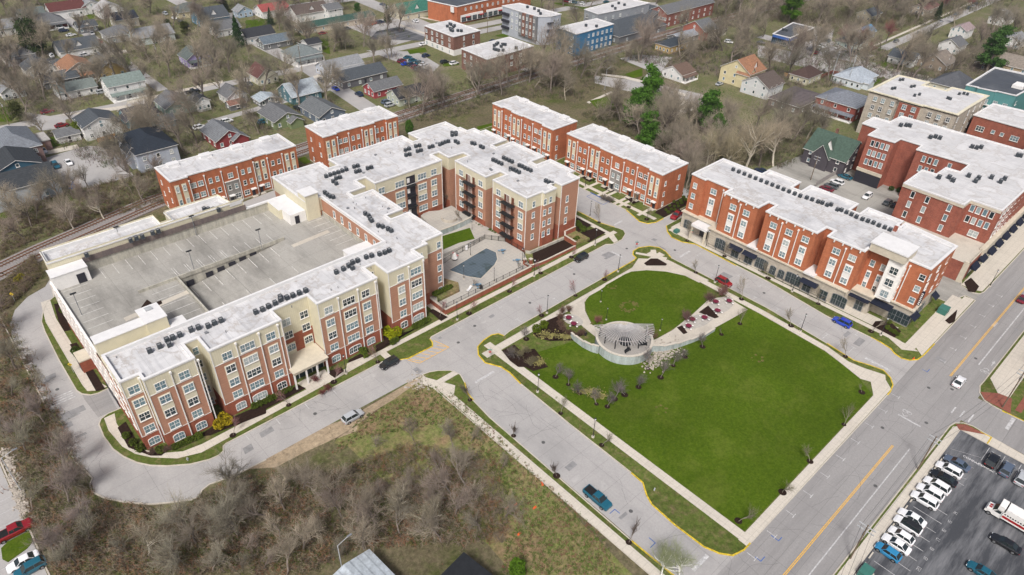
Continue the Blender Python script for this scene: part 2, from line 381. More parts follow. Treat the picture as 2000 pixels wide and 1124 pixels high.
# yard behind the brick block, car parks further back
m = M(); m.sheet([(183.5, 20.6), (198, 20.6), (252, 30), (252, 96), (214, 99), (183, 72)], .012)
m.sheet(TL(2, 4, [(80, 190), (230, 120), (440, 190), (520, 200), (320, 330), (60, 250)]), .020)
struct(m, 'courtyard_car_park', mats('deck'))
m = M()
m.sheet(TL(1, 3, [(60, 240)] and [(680, 555), (900, 580), (1100, 610), (1460, 690), (1560, 740), (1500, 780), (1150, 700), (900, 665), (680, 610)]), .030)
m.sheet(TL(1, 3, [(860, 430), (1000, 400), (1250, 420), (1200, 480), (1090, 640), (1020, 600), (1080, 520)]), .022)
m.sheet(TL(1, 4, [(0, 330), (600, 450), (900, 500), (1250, 580), (1250, 640), (900, 570), (560, 540), (0, 420)]), .034)
m.sheet(TL(1, 4, [(420, 190), (560, 215), (540, 300), (740, 380), (860, 410), (700, 450), (330, 400), (200, 350)]), .026)
m.sheet([(398, 133.5), (398, 139), (720, 144), (720, 136)], .024)
m.sheet([(362, 20), (362, 190), (371, 190), (371, 20)], .028)
struct(m, 'back_streets', mats('asphalt'))
m = M(); m.sheet(TL(1, 3, [(1170, 790), (1320, 730), (1450, 780), (1380, 820), (1270, 850), (1180, 830)]), .04); struct(m, 'pale_gravel_lot', mats('sidewalk'))
m = M()
m.sheet([(15, 295), (15, 302), (85, 297.5), (300, 290), (300, 283.5), (85, 291)], .026)      # cross street
m.sheet([(83, 302), (87.5, 302), (89, 470), (84, 470)], .022)
m.sheet([(136, 226), (144, 226), (150, 290), (150, 470), (142, 470), (142, 290)], .030)
m.sheet([(86, 256), (86, 260), (140, 264), (140, 260)], .020)
m.sheet([(222, 224), (231, 224), (246, 500), (234, 500)], .034)
m.sheet([(150, 390), (150, 401), (520, 372), (520, 361)], .024)
m.sheet([(225, 296), (225, 303), (500, 290), (500, 283)], .027)
m.sheet(TL(2, 1, [(255, 135), (440, 75), (640, 20), (820, 30), (900, 130), (980, 240), (640, 330), (450, 300), (400, 200)]), .032)
m.sheet(TL(1, 1, [(170, 820), (480, 870), (480, 940), (290, 960)]), .038)
m.sheet(TL(1, 2, [(880, 370), (1250, 380), (1420, 480), (1340, 560), (1150, 470)]), .039)
m.sheet(TL(1, 3, [(0, 60)] and [(980, 20), (1130, 20), (1180, 90), (1000, 80)]), .040)
m.sheet([(196, 296), (229, 300), (229, 340), (196, 340)], .042)
struct(m, 'residential_streets', mats('asphalt'))
m = M(); m.sheet(TL(1, 2, [(1120, 200), (1310, 270), (1300, 300), (900, 290), (960, 230)]), .046); struct(m, 'dark_car_park', mats('asphalt_lot'))
m = M()
for l in ([(400, 850), (930, 770), (930, 800), (560, 840)], [(930, 745), (1180, 690), (1330, 655), (1330, 675), (1180, 710), (930, 765)], [(1330, 655), (1630, 590), (1630, 610), (1330, 675)]): m.sheet(TL(1, 1, l), .052)
m.sheet(TL(1, 2, [(490, 560), (600, 530), (720, 600), (690, 620), (600, 560), (500, 575)]), .052)
m.sheet(TL(1, 3, [(620, 750), (800, 670), (810, 680), (640, 760)]), .052)
m.sheet(TL(1, 2, [(1120, 190), (1310, 255), (1310, 240), (1130, 178)]), .054)
m.sheet(TL(1, 2, [(1070, 95), (1420, 160), (1420, 150), (1070, 85)]), .054)
m.sheet(TL(2, 1, [(260, 95), (430, 70), (330, 45), (270, 80)]), .056); m.sheet(TL(1, 1, [(370, 1100), (560, 1060), (590, 1085), (400, 1124)]), .054)
m.sheet(TL(1, 1, [(790, 385), (930, 365), (930, 385), (800, 408)]), .054)
m.sheet(TL(1, 3, [(730, 540), (900, 560), (1050, 595), (1350, 690), (1350, 710), (1040, 612), (890, 575), (730, 552)]), .056)
m.sheet([(400, 141), (400, 142.6), (700, 148), (700, 146)], .056); m.sheet(TL(1, 4, [(860, 483), (1250, 560), (1250, 575), (860, 497)]), .058)
struct(m, 'back_sidewalks', mats('sidewalk'))
# lawns far off
m = M()
for r, c, l in ((1, 1, [(330, 1010), (410, 1000), (510, 1050), (370, 1085)]), (1, 1, [(810, 410), (940, 395), (960, 480), (880, 490)]), (1, 1, [(630, 110), (740, 100), (760, 130), (650, 145)]),
    (2, 1, [(0, 500), (360, 400), (440, 360), (520, 380), (540, 420), (0, 560)]), (2, 1, [(320, 180), (350, 175), (400, 230), (340, 235)]), (1, 2, [(590, 560), (640, 600), (600, 610), (550, 575)]),
    (1, 2, [(610, 560), (660, 545), (700, 590), (650, 600)]), (1, 2, [(520, 290), (600, 280), (620, 400), (540, 380)]), (1, 2, [(0, 150), (150, 140), (170, 190), (0, 210)]), (1, 3, [(640, 740), (820, 700), (930, 720), (930, 790), (700, 800)]),
    (1, 3, [(900, 545), (1030, 500), (1030, 560), (960, 575)]), (1, 4, [(860, 470), (920, 440), (980, 460), (930, 500)]), (1, 4, [(940, 500), (1000, 465), (1090, 490), (1080, 520)]), (1, 4, [(800, 630), (920, 560), (930, 575), (830, 640)]),
    (1, 2, [(1180, 370), (1310, 350), (1330, 380), (1200, 400)]), (1, 2, [(1440, 470), (1560, 460), (1560, 480), (1450, 490)]), (1, 3, [(380, 20), (610, 55), (610, 70), (380, 30)]), (1, 2, [(1820, 265), (1900, 245), (1948, 260), (1900, 275)]),
    (1, 1, [(1790, 160), (1948, 130), (1948, 170), (1800, 190)]), (1, 1, [(1230, 60), (1400, 50), (1440, 90), (1300, 105)]), (1, 1, [(0, 790), (70, 780), (90, 890), (0, 895)]), (2, 2, [(380, 120), (430, 100), (480, 140), (430, 155)]), (1, 2, [(1690, 930), (1820, 900), (1820, 950), (1700, 955)])):
    m.sheet(TL(r, c, l), .060+.002*(len(m.f)))
struct(m, 'far_lawns', mats('lawn'))
# ----- raised pads (grass verges over kerbed ground) -----
main_pad = [(20, 186), (12.5, 181), (11.7, 175.5), (9.6, 174), (7.7, 169.9), (6.7, 166.6), (6.3, 162.2), (5.9, 150), (5.9, 137), (6.4, 135.2), (7.6, 133.7), (9, 133.2), (11.3, 133.4), (11.3, 125.7), (8.6, 125.8), (7.1, 125.2), (6.3, 123.9), (6, 120), (6.3, 115.5), (7.1, 112.4), (8.5, 109.2), (10.1, 106.9), (12.5, 104.6), (15.9, 102.2), (18.9, 101), (20.6, 100.8), (21.8, 101.2), (22.3, 102.4), (23, 102.7), (62, 102.7), (62.6, 100.6), (64.3, 99.8), (71.1, 99.6), (71.9, 100.7), (72.2, 102), (73, 102.5), (136, 102.8), (137.6, 101.6), (141.7, 101.5), (144.9, 102.9), (146.1, 104.6), (145.8, 106.4), (145, 108.6), (144, 112), (144, 178), (140, 184), (60, 186)]
park_pad = [(78.4, 83.9), (78.6, 81.3), (78, 77), (77.5, 62), (77.3, 45.5), (77.1, 42.5), (75.4, 40.3), (74.5, 38.4), (74.1, 33), (74.3, 26.9), (75.2, 24.4), (76.6, 22.6), (79, 21.9), (138, 21.7), (140.6, 22.2), (142.6, 23.6), (143.9, 25.8), (143.2, 28.6), (142, 31.8), (142.8, 37), (144.6, 56), (144.8, 86.2), (146.3, 89.4), (146.5, 91.8), (145, 94), (141.9, 95.5), (139.3, 95.4), (137.8, 94.3), (137.2, 92.6), (135.6, 92.2), (88.5, 92.0), (86.2, 91.6), (85.7, 93), (84.2, 93.7), (81.6, 93.5), (78.9, 92.6), (77.2, 90.4), (76.6, 87.3)]
r_pad = [(158.2, 98.0), (155.6, 95.6), (154, 92.9), (154.2, 89.2), (156.2, 86), (155.9, 78.7), (155.4, 62), (153.2, 44), (153.5, 30.7), (153, 28), (151.9, 26.6), (151.4, 24.8), (152.1, 23.2), (153.9, 22), (156.4, 21.7), (190, 21.4), (190.5, 24), (183.4, 26), (183.4, 98)]
th_pad = [(156.3, 188), (156.3, 111.5), (155, 108), (153.9, 104.8), (154.8, 102.4), (157.4, 101.3), (161, 101.2), (177.8, 101.2), (177.8, 188)]
sw_strip = [(66.3, 20), (65.8, 36), (66.3, 74), (66.9, 80), (67.4, 82.5), (69, 85.3), (69.9, 88), (69.1, 90.4), (67, 92.2), (65.2, 93.1), (63.6, 93.4), (62.9, 90), (63.1, 40), (63.1, 20)]
east_low = [(80.4, 9.3), (137.2, 8.9), (139, 8.5), (140.4, 7.3), (141, 5.6), (140.6, 2), (139.9, -10), (139, -60), (137.6, -60), (138.0, 7.1), (80.4, 7.1)]
east_up = [(157.6, 8.9), (155.5, 9), (152.9, 8.2), (151.3, 6.8), (150.8, 5), (150.7, 1), (152, -30), (300, -30), (340, 7.4)]
big_pad = [(194.6, 26.4), (193.4, 23.2), (194.4, 21.6), (196.2, 21.2), (500, 19.4), (500, 22), (262, 27), (262, 50)]
m = M(); 
for p in (main_pad, park_pad, r_pad, th_pad, sw_strip, east_low, east_up, big_pad): m.prism(ccw(p), -.2, .13)
struct(m, 'grass_verge', mats('verge'))
m = M()
for p in (main_pad, park_pad, r_pad, th_pad, sw_strip, east_low, east_up, big_pad): strip(m, ccw(p), .22, 0, .17, closed=True)
strip(m, [(-.1, 180), (-.1, 126), (0, 117), (.8, 113), (1.2, 110.8), (.4, 109.6), (.2, 107.6), (1.2, 105.1), (3.2, 102.2), (5.2, 99.9), (7, 98), (9.9, 96), (12.8, 94.2), (14.1, 94), (15, 95), (16.6, 95.4), (19.4, 94.7), (22.1, 94.2), (27, 93.9)], .25, 0, .18)
strip(m, [(-10, 92), (-10.3, 126), (-13.6, 188)], .25, 0, .15)
struct(m, 'kerb', mats('concrete'))
m = M(); Y = []
def ykerb(pts): strip(m, pts, .26, .05, .185)
ykerb(park_pad[-13:-5]) if 0 else None
for pad, sel in ((park_pad, list(range(37, 40))), ): pass
ykerb([(86.2, 91.6), (85.7, 93), (84.2, 93.7), (81.6, 93.5), (78.9, 92.6), (77.2, 90.4), (76.6, 87.3), (78.4, 83.9), (78.6, 81.3), (78, 77)])
ykerb([(122, 92.1), (135.6, 92.2), (137.2, 92.6), (137.8, 94.3), (139.3, 95.4), (141.9, 95.5), (145, 94), (146.5, 91.8), (146.3, 89.4), (144.8, 86.2)])
ykerb([(77.3, 45.5), (77.1, 42.5), (75.4, 40.3), (74.5, 38.4), (74.1, 33), (74.3, 26.9), (75.2, 24.4), (76.6, 22.6), (79, 21.9), (81, 21.9)])
ykerb([(142.4, 35), (142, 31.8), (143.2, 28.6), (143.9, 25.8), (142.6, 23.6), (140.6, 22.2), (138, 21.7), (136.5, 21.7)]); ykerb([(143, 39), (142.4, 35)])
ykerb([(155.6, 72), (155.9, 78.7), (156.2, 86), (154.2, 89.2), (154, 92.9), (155.6, 95.6), (158.2, 98)])
ykerb([(153.5, 33), (153.5, 30.7), (153, 28), (151.9, 26.6), (151.4, 24.8), (152.1, 23.2), (153.9, 22), (156.4, 21.7), (163, 21.6)])
ykerb([(156.3, 112), (155, 108), (153.9, 104.8), (154.8, 102.4), (157.4, 101.3), (161, 101.2)])
ykerb([(67, 80), (67.4, 82.5), (69, 85.3)]); ykerb([(65.8, 36), (65.9, 28), (66.2, 22)]); ykerb([(64.3, 99.8), (71.1, 99.6), (71.9, 100.7), (72.2, 102)]); ykerb([(62.6, 100.7), (64.3, 99.8)])
ykerb([(145.4, 107.5), (144, 112), (144, 121)]); ykerb([(150.7, 3), (150.8, 1), (151.4, -10)]); ykerb([(140.4, 4), (140.5, 1.9), (137.9, 1.9)])
struct(m, 'yellow_kerb', mats('paint_yellow'))
# ----- sidewalks -----
m = M(); Z = .142
def sw(p, z=Z): m.sheet(p, z)
sw([(8.6, 175), (7.4, 166), (7.3, 138), (7.5, 135.3), (9.3, 134), (11, 134), (9.6, 139), (9.6, 166), (10.6, 175)])
sw([(7.6, 125), (7.2, 121), (7.8, 115), (9, 111.5), (11, 108.6), (14.5, 105.2), (18.5, 103.6), (60, 105.0), (62.5, 104.9), (134, 104.9), (143.6, 104.9), (143.6, 106.4), (138, 106.4), (100, 106.3), (79, 106.4), (19.5, 105.6), (16, 106.2), (13, 108.3), (10.2, 112), (9, 116), (9, 122), (9.6, 125)])
sw([(46, 102.9), (50, 102.9), (50, 108), (40.8, 108), (40.8, 105)], Z+.004) if 0 else None
sw([(42.3, 105.3), (48.3, 105.3), (48.3, 108.9), (41.6, 108.9)], Z+.004); sw([(51.5, 105.2), (56.8, 105.2), (56.8, 106.9), (53, 107.3)], Z+.004)
sw([(60.3, 102.6), (61.9, 102.6), (61.9, 105), (60.3, 105)], Z+.004); sw([(79.4, 106), (81, 106), (81, 114), (79.4, 114)], Z+.004)
sw([(138.4, 101.8), (140.2, 101.8), (142, 105), (142, 178), (140.2, 178), (140.2, 106)], Z+.004)
sw([(66.9, 86), (63.2, 93), (61.9, 91), (63.2, 87), (63.0, 20), (64.9, 20), (64.9, 84)], Z+.004); sw([(64.9, 88.4), (69.7, 88.4), (69.7, 89.9), (64.9, 89.9)], Z+.008)
# park walks
sw([(78, 88.2), (144.6, 88.2), (144.6, 90.2), (78, 90.2)]); sw([(80.2, 22.8), (82.2, 22.8), (82.2, 92), (80.2, 92)], Z+.004)
sw([(80, 22.0), (139, 21.9), (141.5, 24.5), (139.5, 27), (134, 23.7), (80, 23.7)], Z+.008)
sw([(139, 23), (142.6, 24.8), (141.2, 29), (140.6, 32.5), (141.9, 38), (142.9, 56), (142.9, 92), (141, 92), (141, 56), (140, 38), (138.6, 33), (137, 28)], Z+.012)
sw([(140, 87), (144.8, 91.6), (143.6, 92.6), (138.8, 88)], Z+.016); sw([(139.5, 94.5), (144, 87), (143, 86.5), (138.6, 94)], Z+.020)
sw([(130, 88.4), (141.2, 79), (141.2, 88.4)], Z+.024)
# north-east block walks
sw([(158, 24), (190, 24), (190, 21.7), (156, 21.9)], Z+.004); sw([(154.6, 26), (157, 23), (158, 30), (158.4, 96), (156.6, 96), (156.6, 30)], Z+.008)
sw([(157.2, 26.4), (188, 26.4), (188, 24), (157.2, 24)], Z+.012); sw([(158.4, 30), (162.5, 30), (162.5, 62), (158.4, 62)], Z+.012); sw([(158.4, 66), (167, 66), (167, 96.5), (158.4, 96.5)], Z+.012)
sw([(158.0, 102.5), (159.5, 102.5), (159.5, 186), (158.0, 186)]); 
for y in (107, 114.5, 116.5, 121.5, 123.5, 129.5, 136.5, 142.5, 154, 160, 166, 172): sw([(156.5, y), (163.8, y), (163.8, y+1.1), (156.5, y+1.1)], Z+.004)
# east side walks
sw([(80.6, 7.2), (136, 7.2), (138, 7), (137.9, -50), (139.2, -50), (140.6, 4), (139.6, 6.9), (137.6, 8.4), (80.6, 8.9)]); sw([(160, 8.3), (340, 6.9), (340, 3.2), (156, 3.2), (156, 5.5)])
sw([(196, 21.6), (400, 19.8), (400, 23), (262, 26.7), (195, 26.6), (194.6, 24)])
struct(m, 'sidewalk', mats('sidewalk'))
m = M()
for p in ([(151.4, 6.7), (151.1, 1.5), (156.5, 2.8), (156, 5.4), (153.4, 8.2)], [(140.3, 6.8), (140.6, 2.6), (137.6, 7.2), (138.8, 8.3)], [(153, 1.2), (153, 0), (190, 0), (190, 1.2)]): m.sheet(p, .172)
struct(m, 'brick_paving', mats('paver_red'))
# lawns in the park
m = M()
def arc(cx, cy, r, a0, a1, n=24, ry=None): return [(cx+r*math.cos(rad(a0+(a1-a0)*i/n)), cy+(ry or r)*math.sin(rad(a0+(a1-a0)*i/n))) for i in range(n+1)]
m.sheet([(82.3, 23.9), (134, 23.9), (137, 28.4), (138.4, 33), (139.8, 38), (140.8, 56), (140.8, 61.5), (134, 61.3), (128, 60.6), (122, 60.6), (116, 61.6), (110.5, 63.6), (106, 67), (101.6, 71), (99.2, 74.5), (97.4, 79.3), (82.3, 84)], .150)
struct(m, 'lawn', mats('lawn'))
CIR = (123.5, 76.5)
disc = TL(3, 3, [(755, 0), (720, 25), (640, 70), (615, 100), (612, 140), (625, 200), (660, 270), (720, 330), (760, 350), (830, 320), (960, 325), (1040, 390), (1100, 410), (1280, 290), (1420, 190), (1500, 140)], .15) + TL(2, 3, [(1500, 1060), (1480, 1040), (1340, 970), (1200, 940), (1060, 930), (950, 940), (900, 960), (760, 1040)], .15)
m = M(); m.sheet(disc, .168); struct(m, 'circular_lawn', mats('lawn'))
m = M(); rq = random.Random(31)
for cx_, cy_, ra, n_ in ((1228, 599, 1.9, 70), (1166, 632, 1.2, 30), (1195, 560, 1.0, 10), (1480, 700, 1.2, 8), (1290, 800, 1.2, 8)):
    gx, gy = P(cx_, cy_, .17)
    for _ in range(n_): q = rq.uniform(0, 6.28); d_ = ra*(.6+.5*rq.random()); px_, py_ = gx+d_*math.cos(q)*1.3, gy+d_*math.sin(q); s_ = rq.uniform(.12, .4); m.sheet([(px_+s_*rq.uniform(.6, 1.2)*math.cos(k), py_+s_*rq.uniform(.6, 1.2)*math.sin(k)) for k in (0, .9, 1.9, 2.8, 3.7, 4.8, 5.6)], .1705+.0002*(len(m.f) % 40))
struct(m, 'thin_grass_patch', mats('dead_grass'))
m = M()
m.sheet(TL(3, 3, [(640, 60), (600, 90), (500, 150), (500, 190), (540, 240), (600, 300), (700, 380), (800, 380), (760, 340), (660, 280), (610, 180), (605, 110)], .15), .176)
m.sheet(TL(3, 3, [(1110, 450), (1080, 405), (1140, 380), (1250, 320), (1400, 200), (1520, 90), (1640, 75), (1700, 110), (1800, 170), (1640, 260), (1480, 345), (1300, 420)], .15), .180)
m.sheet([P(*q, .15) for q in ((1188, 592), (1247, 505), (1305, 508), (1385, 548))], .1665)
struct(m, 'plaza_paving', mats('concrete'))
m = M()   # darker oval terraces under the tables
for c_, (a, b) in (((1600, 140), (100, 60)), ((1430, 255), (120, 50)), ((520, 245), (75, 40))):
    m.sheet(TL(3, 3, [(c_[0]+a*math.cos(rad(k)), c_[1]+b*math.sin(rad(k))-.45*a*math.cos(rad(k))*(.6 if c_[0] > 900 else -.5)) for k in range(0, 360, 20)], .15), .190)
struct(m, 'table_terrace', mats('pooldeck'))
# mulch beds
m = M()
beds = [(3, 3, [(0, 470), (90, 425), (140, 470), (240, 455), (290, 520), (340, 590), (230, 620), (170, 590), (120, 590), (60, 545)]), (3, 3, [(225, 350), (330, 250), (470, 190), (420, 240), (480, 330), (590, 360), (610, 320), (540, 395), (350, 400), (270, 380)]),
    (3, 3, [(1440, 190), (1510, 140), (1590, 225), (1560, 235)]), (3, 3, [(1280, 300), (1320, 285), (1360, 340), (1330, 350)]), (2, 3, [(1040, 880), (1090, 845), (1140, 845), (1210, 885), (1200, 897), (1060, 897)]),
    (2, 3, [(690, 620), (760, 655), (640, 725), (540, 700), (560, 660)]), (2, 3, [(545, 540), (660, 600), (560, 655), (545, 640)]), (2, 3, [(1140, 485), (1330, 395), (1370, 440), (1190, 545), (1120, 510)]),
    (4, 1, [(860, 45), (920, 0), (1030, 190), (1080, 225), (1250, 195), (1180, 250), (1100, 250), (940, 190)]), (3, 1, [(395, 130), (440, 120), (520, 320), (470, 330), (430, 260)]), (3, 1, [(510, 425), (560, 410), (770, 750), (705, 770)]),
    (3, 4, [(835, 290), (860, 255), (960, 250), (1050, 330), (1000, 375)]), (3, 2, [(1340, 180), (1370, 165), (1480, 225), (1430, 255)]), (3, 2, [(1010, 300), (1100, 350), (1230, 320), (1340, 245), (1000, 460), (900, 500), (750, 560), (750, 540), (1010, 400)]),
    (3, 2, [(0, 945), (340, 745), (380, 720), (440, 745), (0, 975)]), (3, 2, [(590, 625), (700, 590), (720, 620), (650, 670)]), (2, 4, [(1510, 1020), (1560, 985), (1620, 1050), (1590, 1095), (1540, 1085)]), (3, 1, [(1420, 1110), (1600, 1000), (1948, 850), (1948, 930), (1540, 1090)]),
    (2, 2, [(1700, 440), (1840, 390), (1848, 410), (1730, 450)]), (2, 3, [(720, 320), (760, 310), (840, 345), (800, 360)]), (2, 3, [(900, 400), (950, 385), (1010, 430), (960, 445)]), (2, 3, [(565, 240), (590, 235), (680, 275), (640, 285)]), (3, 4, [(1370, 250), (1460, 170), (1440, 260), (1400, 275)])]
for i, (r_, c_, l) in enumerate(beds): m.sheet(TL(r_, c_, l, .15), .196+.001*i)
struct(m, 'mulch_bed', mats('mulch'))
# ----- markings -----
mw = M(); ZM = .066
for x in [79+6.52*i for i in range(-1, 10)]+[158+6.6*i for i in range(7)]:
    if 140 < x < 157: continue
    mw.box(x-.06, x+.06, 19.6 if x < 140 else 17.2, 21.3 if x < 140 else 18.6, ZM, ZM+.004); mw.box(x-.6, x+.6, 19.55-(2.3 if x > 140 else 0), 19.67-(2.3 if x > 140 else 0), ZM+.005, ZM+.009)
mw.box(80.5, 124.5, 11.9, 12.1, ZM, ZM+.004)
mw.quad((163, 11.6, ZM), (340, 10.9, ZM), (340, 11.15, ZM), (163, 11.85, ZM))
for a in ((77.6, 83.7, 0), ): pass
# street parking T marks on the front street, both sides
for x in [80+6.5*i for i in range(9)]:
    mw.box(x-.06, x+.06, 100.4, 102.2, ZM, ZM+.004); mw.box(x-.6, x+.6, 100.35, 100.47, ZM+.005, ZM+.009)
    if x > 86: mw.box(x-.06, x+.06, 92.6, 94.3, ZM, ZM+.004); mw.box(x-.6, x+.6, 94.25, 94.37, ZM+.005, ZM+.009)
for x in (26.8, 33.3, 39.8, 46.3, 52.8): mw.box(x-.06, x+.06, 100.5, 102.4, ZM, ZM+.004)
for y in [34+6.6*i for i in range(8)]:
    mw.box(145.4 if y > 50 else 144, 146.6, y-.06, y+.06, ZM, ZM+.004); mw.box(146.5, 146.62, y-.6, y+.6, ZM+.005, ZM+.009); mw.box(151.6, 153.3, y+1.94, y+2.06, ZM, ZM+.004); mw.box(151.55, 151.67, y+1.4, y+2.6, ZM+.005, ZM+.009)
for y in (118, 125, 132, 139): mw.box(145.4, 147, y-.06, y+.06, ZM, ZM+.004)
# stop bars
for b_ in ((71.2, 71.8, 86.0, 92.0) if 0 else (70.8, 76.2, 83.6, 84.2), (147.0, 151.8, 84.6, 85.2), (134.2, 134.8, 95.6, 99.3), (146.2, 150.2, 108.2, 108.8), (144.6, 145.4, 24.6, 30.5), (69.2, 73.4, 25.2, 25.9), (145.6, 150.2, .2, .9), (132.2, 132.6, 13.0, 17.6)): mw.box(b_[0], b_[1], b_[2], b_[3], ZM, ZM+.004)
for i in range(4): mw.box(.8+.0, 5.2, 135.2+i*.75, 135.5+i*.75, ZM, ZM+.004)
# bicycle symbols with arrows, drawn as rings and bars
def ring(cx, cy, r):
    q = arc(cx, cy, r, 0, 345, 15); strip(mw, q, .12, ZM, ZM+.004, closed=True)
for cx, cy, s in ((134.6, 16.6, 1), (161.5, 9.95, -1)):
    ring(cx, cy-.45, .42); ring(cx, cy+.45, .42); mw.box(cx+.1, cx+.22, cy-.45, cy+.45, ZM+.006, ZM+.01); mw.box(cx+.45, cx+.56, cy-.3, cy+.3, ZM+.006, ZM+.01)
    strip(mw, [(cx-1.1*s, cy-.6), (cx-1.7*s, cy), (cx-1.1*s, cy+.6)], .2, ZM+.012, ZM+.016)
strip(mw, [(165, 9.6), (166.4, 9.6)], .2, ZM, ZM+.004); mw.add([(166.4, 9.2, ZM+.003), (166.4, 10, ZM+.003), (167.4, 9.6, ZM+.003)], [(0, 2, 1)])
for p_ in ((134, 6, 137.6, 6.3), ): pass
for i in range(3): mw.box(141.6, 144.2+.3*i, 10.0-i*1.7, 10.3-i*1.7, ZM, ZM+.004)
struct(mw, 'white_road_marking', mats('faded_white'))
m = M()
for x0, x1, dy in ((40, 122.8, 0), (153.8, 340, -.2)): m.quad((x0, 14.96+dy, ZM), (x1, 14.73+dy*3, ZM), (x1, 14.86+dy*3, ZM), (x0, 15.09+dy, ZM)); m.quad((x0, 14.70+dy, ZM), (x1, 14.47+dy*3, ZM), (x1, 14.6+dy*3, ZM), (x0, 14.83+dy, ZM))
strip(m, [(66, 102.2), (66.2, 99.5), (71, 99.2)], .12, ZM, ZM+.004) if 0 else None
for i in range(6): strip(m, [(64.6+i*1.5, 99.3), (66.2+i*1.5, 97.0)], .12, ZM, ZM+.004)
strip(m, [(64.0, 99.4), (65.4, 96.9), (73.8, 96.9), (72.6, 101)], .14, ZM+.006, ZM+.01)
struct(m, 'orange_road_marking', mats('paint_orange'))
m = M(); strip(m, [(86.3, 18.8), (85.2, 18.8), (85.2, 20.3)], .14, ZM, ZM+.004); strip(m, [(79.3, 19.9), (79.3, 18.8), (80.6, 18.8)], .14, ZM, ZM+.004); strip(m, [(151.2, 19.9), (151.2, 18.8), (152.6, 18.8)], .14, ZM, ZM+.004)
strip(m, [(67.2, 42.2), (68.6, 42.2), (68.6, 41)], .14, ZM, ZM+.004); strip(m, [(67.2, 33), (68.6, 33), (68.6, 34.4)], .14, ZM, ZM+.004)
strip(m, [(155.6, 126), (153.4, 126), (153.4, 119), (155.6, 119)], .14, ZM, ZM+.004); strip(m, [(156.28, 127), (156.28, 118.5)], .27, .05, .188)
struct(m, 'blue_road_marking', mats('paint_blue'))
# courtyard, driveway apron, dark repair patches, cracks
m = M(); m.sheet(TL(3, 1, [(600, 790), (780, 755), (860, 900), (780, 930), (720, 960), (620, 830)]), .052); struct(m, 'driveway_patch', mats('asphalt_main'))
m = M(); rr = random.Random(3)
def crack(x, y, a, L, w_=.035):
    pts = [(x, y)]
    for _ in range(int(L/1.1)):
        a += rr.uniform(-.5, .5); x += math.cos(a)*1.1; y += math.sin(a)*1.1; pts.append((x, y))
    strip(m, pts, w_, .0655, .0675)
for _ in range(30): crack(rr.uniform(60, 190), rr.uniform(9.5, 20.5), rr.choice((0, 1.57))+rr.uniform(-.3, .3), rr.uniform(4, 14))
for _ in range(13): crack(rr.uniform(66.8, 76), rr.uniform(30, 84), rr.choice((0, 1.57))+rr.uniform(-.3, .3), rr.uniform(4, 9))
for _ in range(18): crack(rr.uniform(20, 140), rr.uniform(94.5, 101.5), rr.choice((0, 1.57))+rr.uniform(-.3, .3), rr.uniform(4, 9))
for _ in range(10): crack(rr.uniform(146, 152.5), rr.uniform(30, 100), 1.57+rr.uniform(-.3, .3), rr.uniform(4, 9))
for _ in range(14): crack(rr.uniform(1, 5), rr.uniform(105, 165), 1.57+rr.uniform(-.5, .5), rr.uniform(4, 9))
struct(m, 'pavement_crack', mats('tar'))
m = M(); m2 = M(); m3 = M(); rq = random.Random(17)
for _ in range(34):
    x, y = rq.choice(((rq.uniform(42, 185), rq.uniform(9.5, 20.5)), (rq.uniform(67, 73.5), rq.uniform(30, 84)), (rq.uniform(20, 140), rq.uniform(95, 101.5)), (rq.uniform(146.5, 152), rq.uniform(30, 98)), (rq.uniform(.8, 5), rq.uniform(112, 165))))
    w_, l_ = rq.uniform(.5, 2.2), rq.uniform(.6, 4.5); a = rq.uniform(-.08, .08)
    q = [(x-l_/2, y-w_/2), (x+l_/2, y-w_/2+a*l_), (x+l_/2+rq.uniform(-.3, .3), y+w_/2+a*l_), (x-l_/2+rq.uniform(-.3, .3), y+w_/2)]; (m if rq.random() < .55 else m2).sheet(q, .0615+.0001*_)
for x, y in ((76.5, 96.8), (83.4, 99.0), (100, 97), (118, 98.5), (139, 97.5), (150, 60), (149, 88), (70, 62), (70.5, 40), (134.5, 12.6), (146, 16.5), (149.5, 12.8), (126, 18.2), (110, 12.6), (165, 13), (40, 98.5), (3, 140)): m3.cyl(x, y, .03, .0665, .38, .38, 12)
struct(m, 'road_patch_dark', mats('patch_dark')); struct(m2, 'road_patch_light', mats('patch_light')); struct(m3, 'manhole_covers', mats('iron'))
# ----- railway -----
def rail_line(pts, gap):
    b = M(); strip(b, pts, 4.2+gap, 0, .35); struct(b, 'railway_ballast', mats('ballast'))
    s_ = M(); r_ = M()
    tracks = (0,) if not gap else (-gap/2, gap/2)
    for k in tracks:
        strip(r_, pts, .12, .46, .62, shift=k-.72); strip(r_, pts, .12, .46, .62, shift=k+.72)
        for i in range(len(pts)-1):
            a = Vector(pts[i]); b2 = Vector(pts[i+1]); d = (b2-a); L = d.length; d.normalize(); n_ = Vector((-d[1], d[0])); q = 0
            while q < L:
                c_ = a+d*q+n_*k; e = .13
                s_.prism([tuple(c_+n_*1.3-d*e), tuple(c_+n_*1.3+d*e), tuple(c_-n_*1.3+d*e), tuple(c_-n_*1.3-d*e)][::1], .34, .45); q += .9
    struct(s_, 'railway_sleepers', mats('wood_pole')); struct(r_, 'railway_rails', mats('rust_plate'))
rail_line([(-120, 158), (-40, 180), (4, 196), (15, 199.8), (46, 208), (90, 213.5), (147, 218), (209, 221), (339, 224), (430, 221), (620, 210)], 4.6)
m = M()
for p in ([(560, 545), (340, 380)],): pass
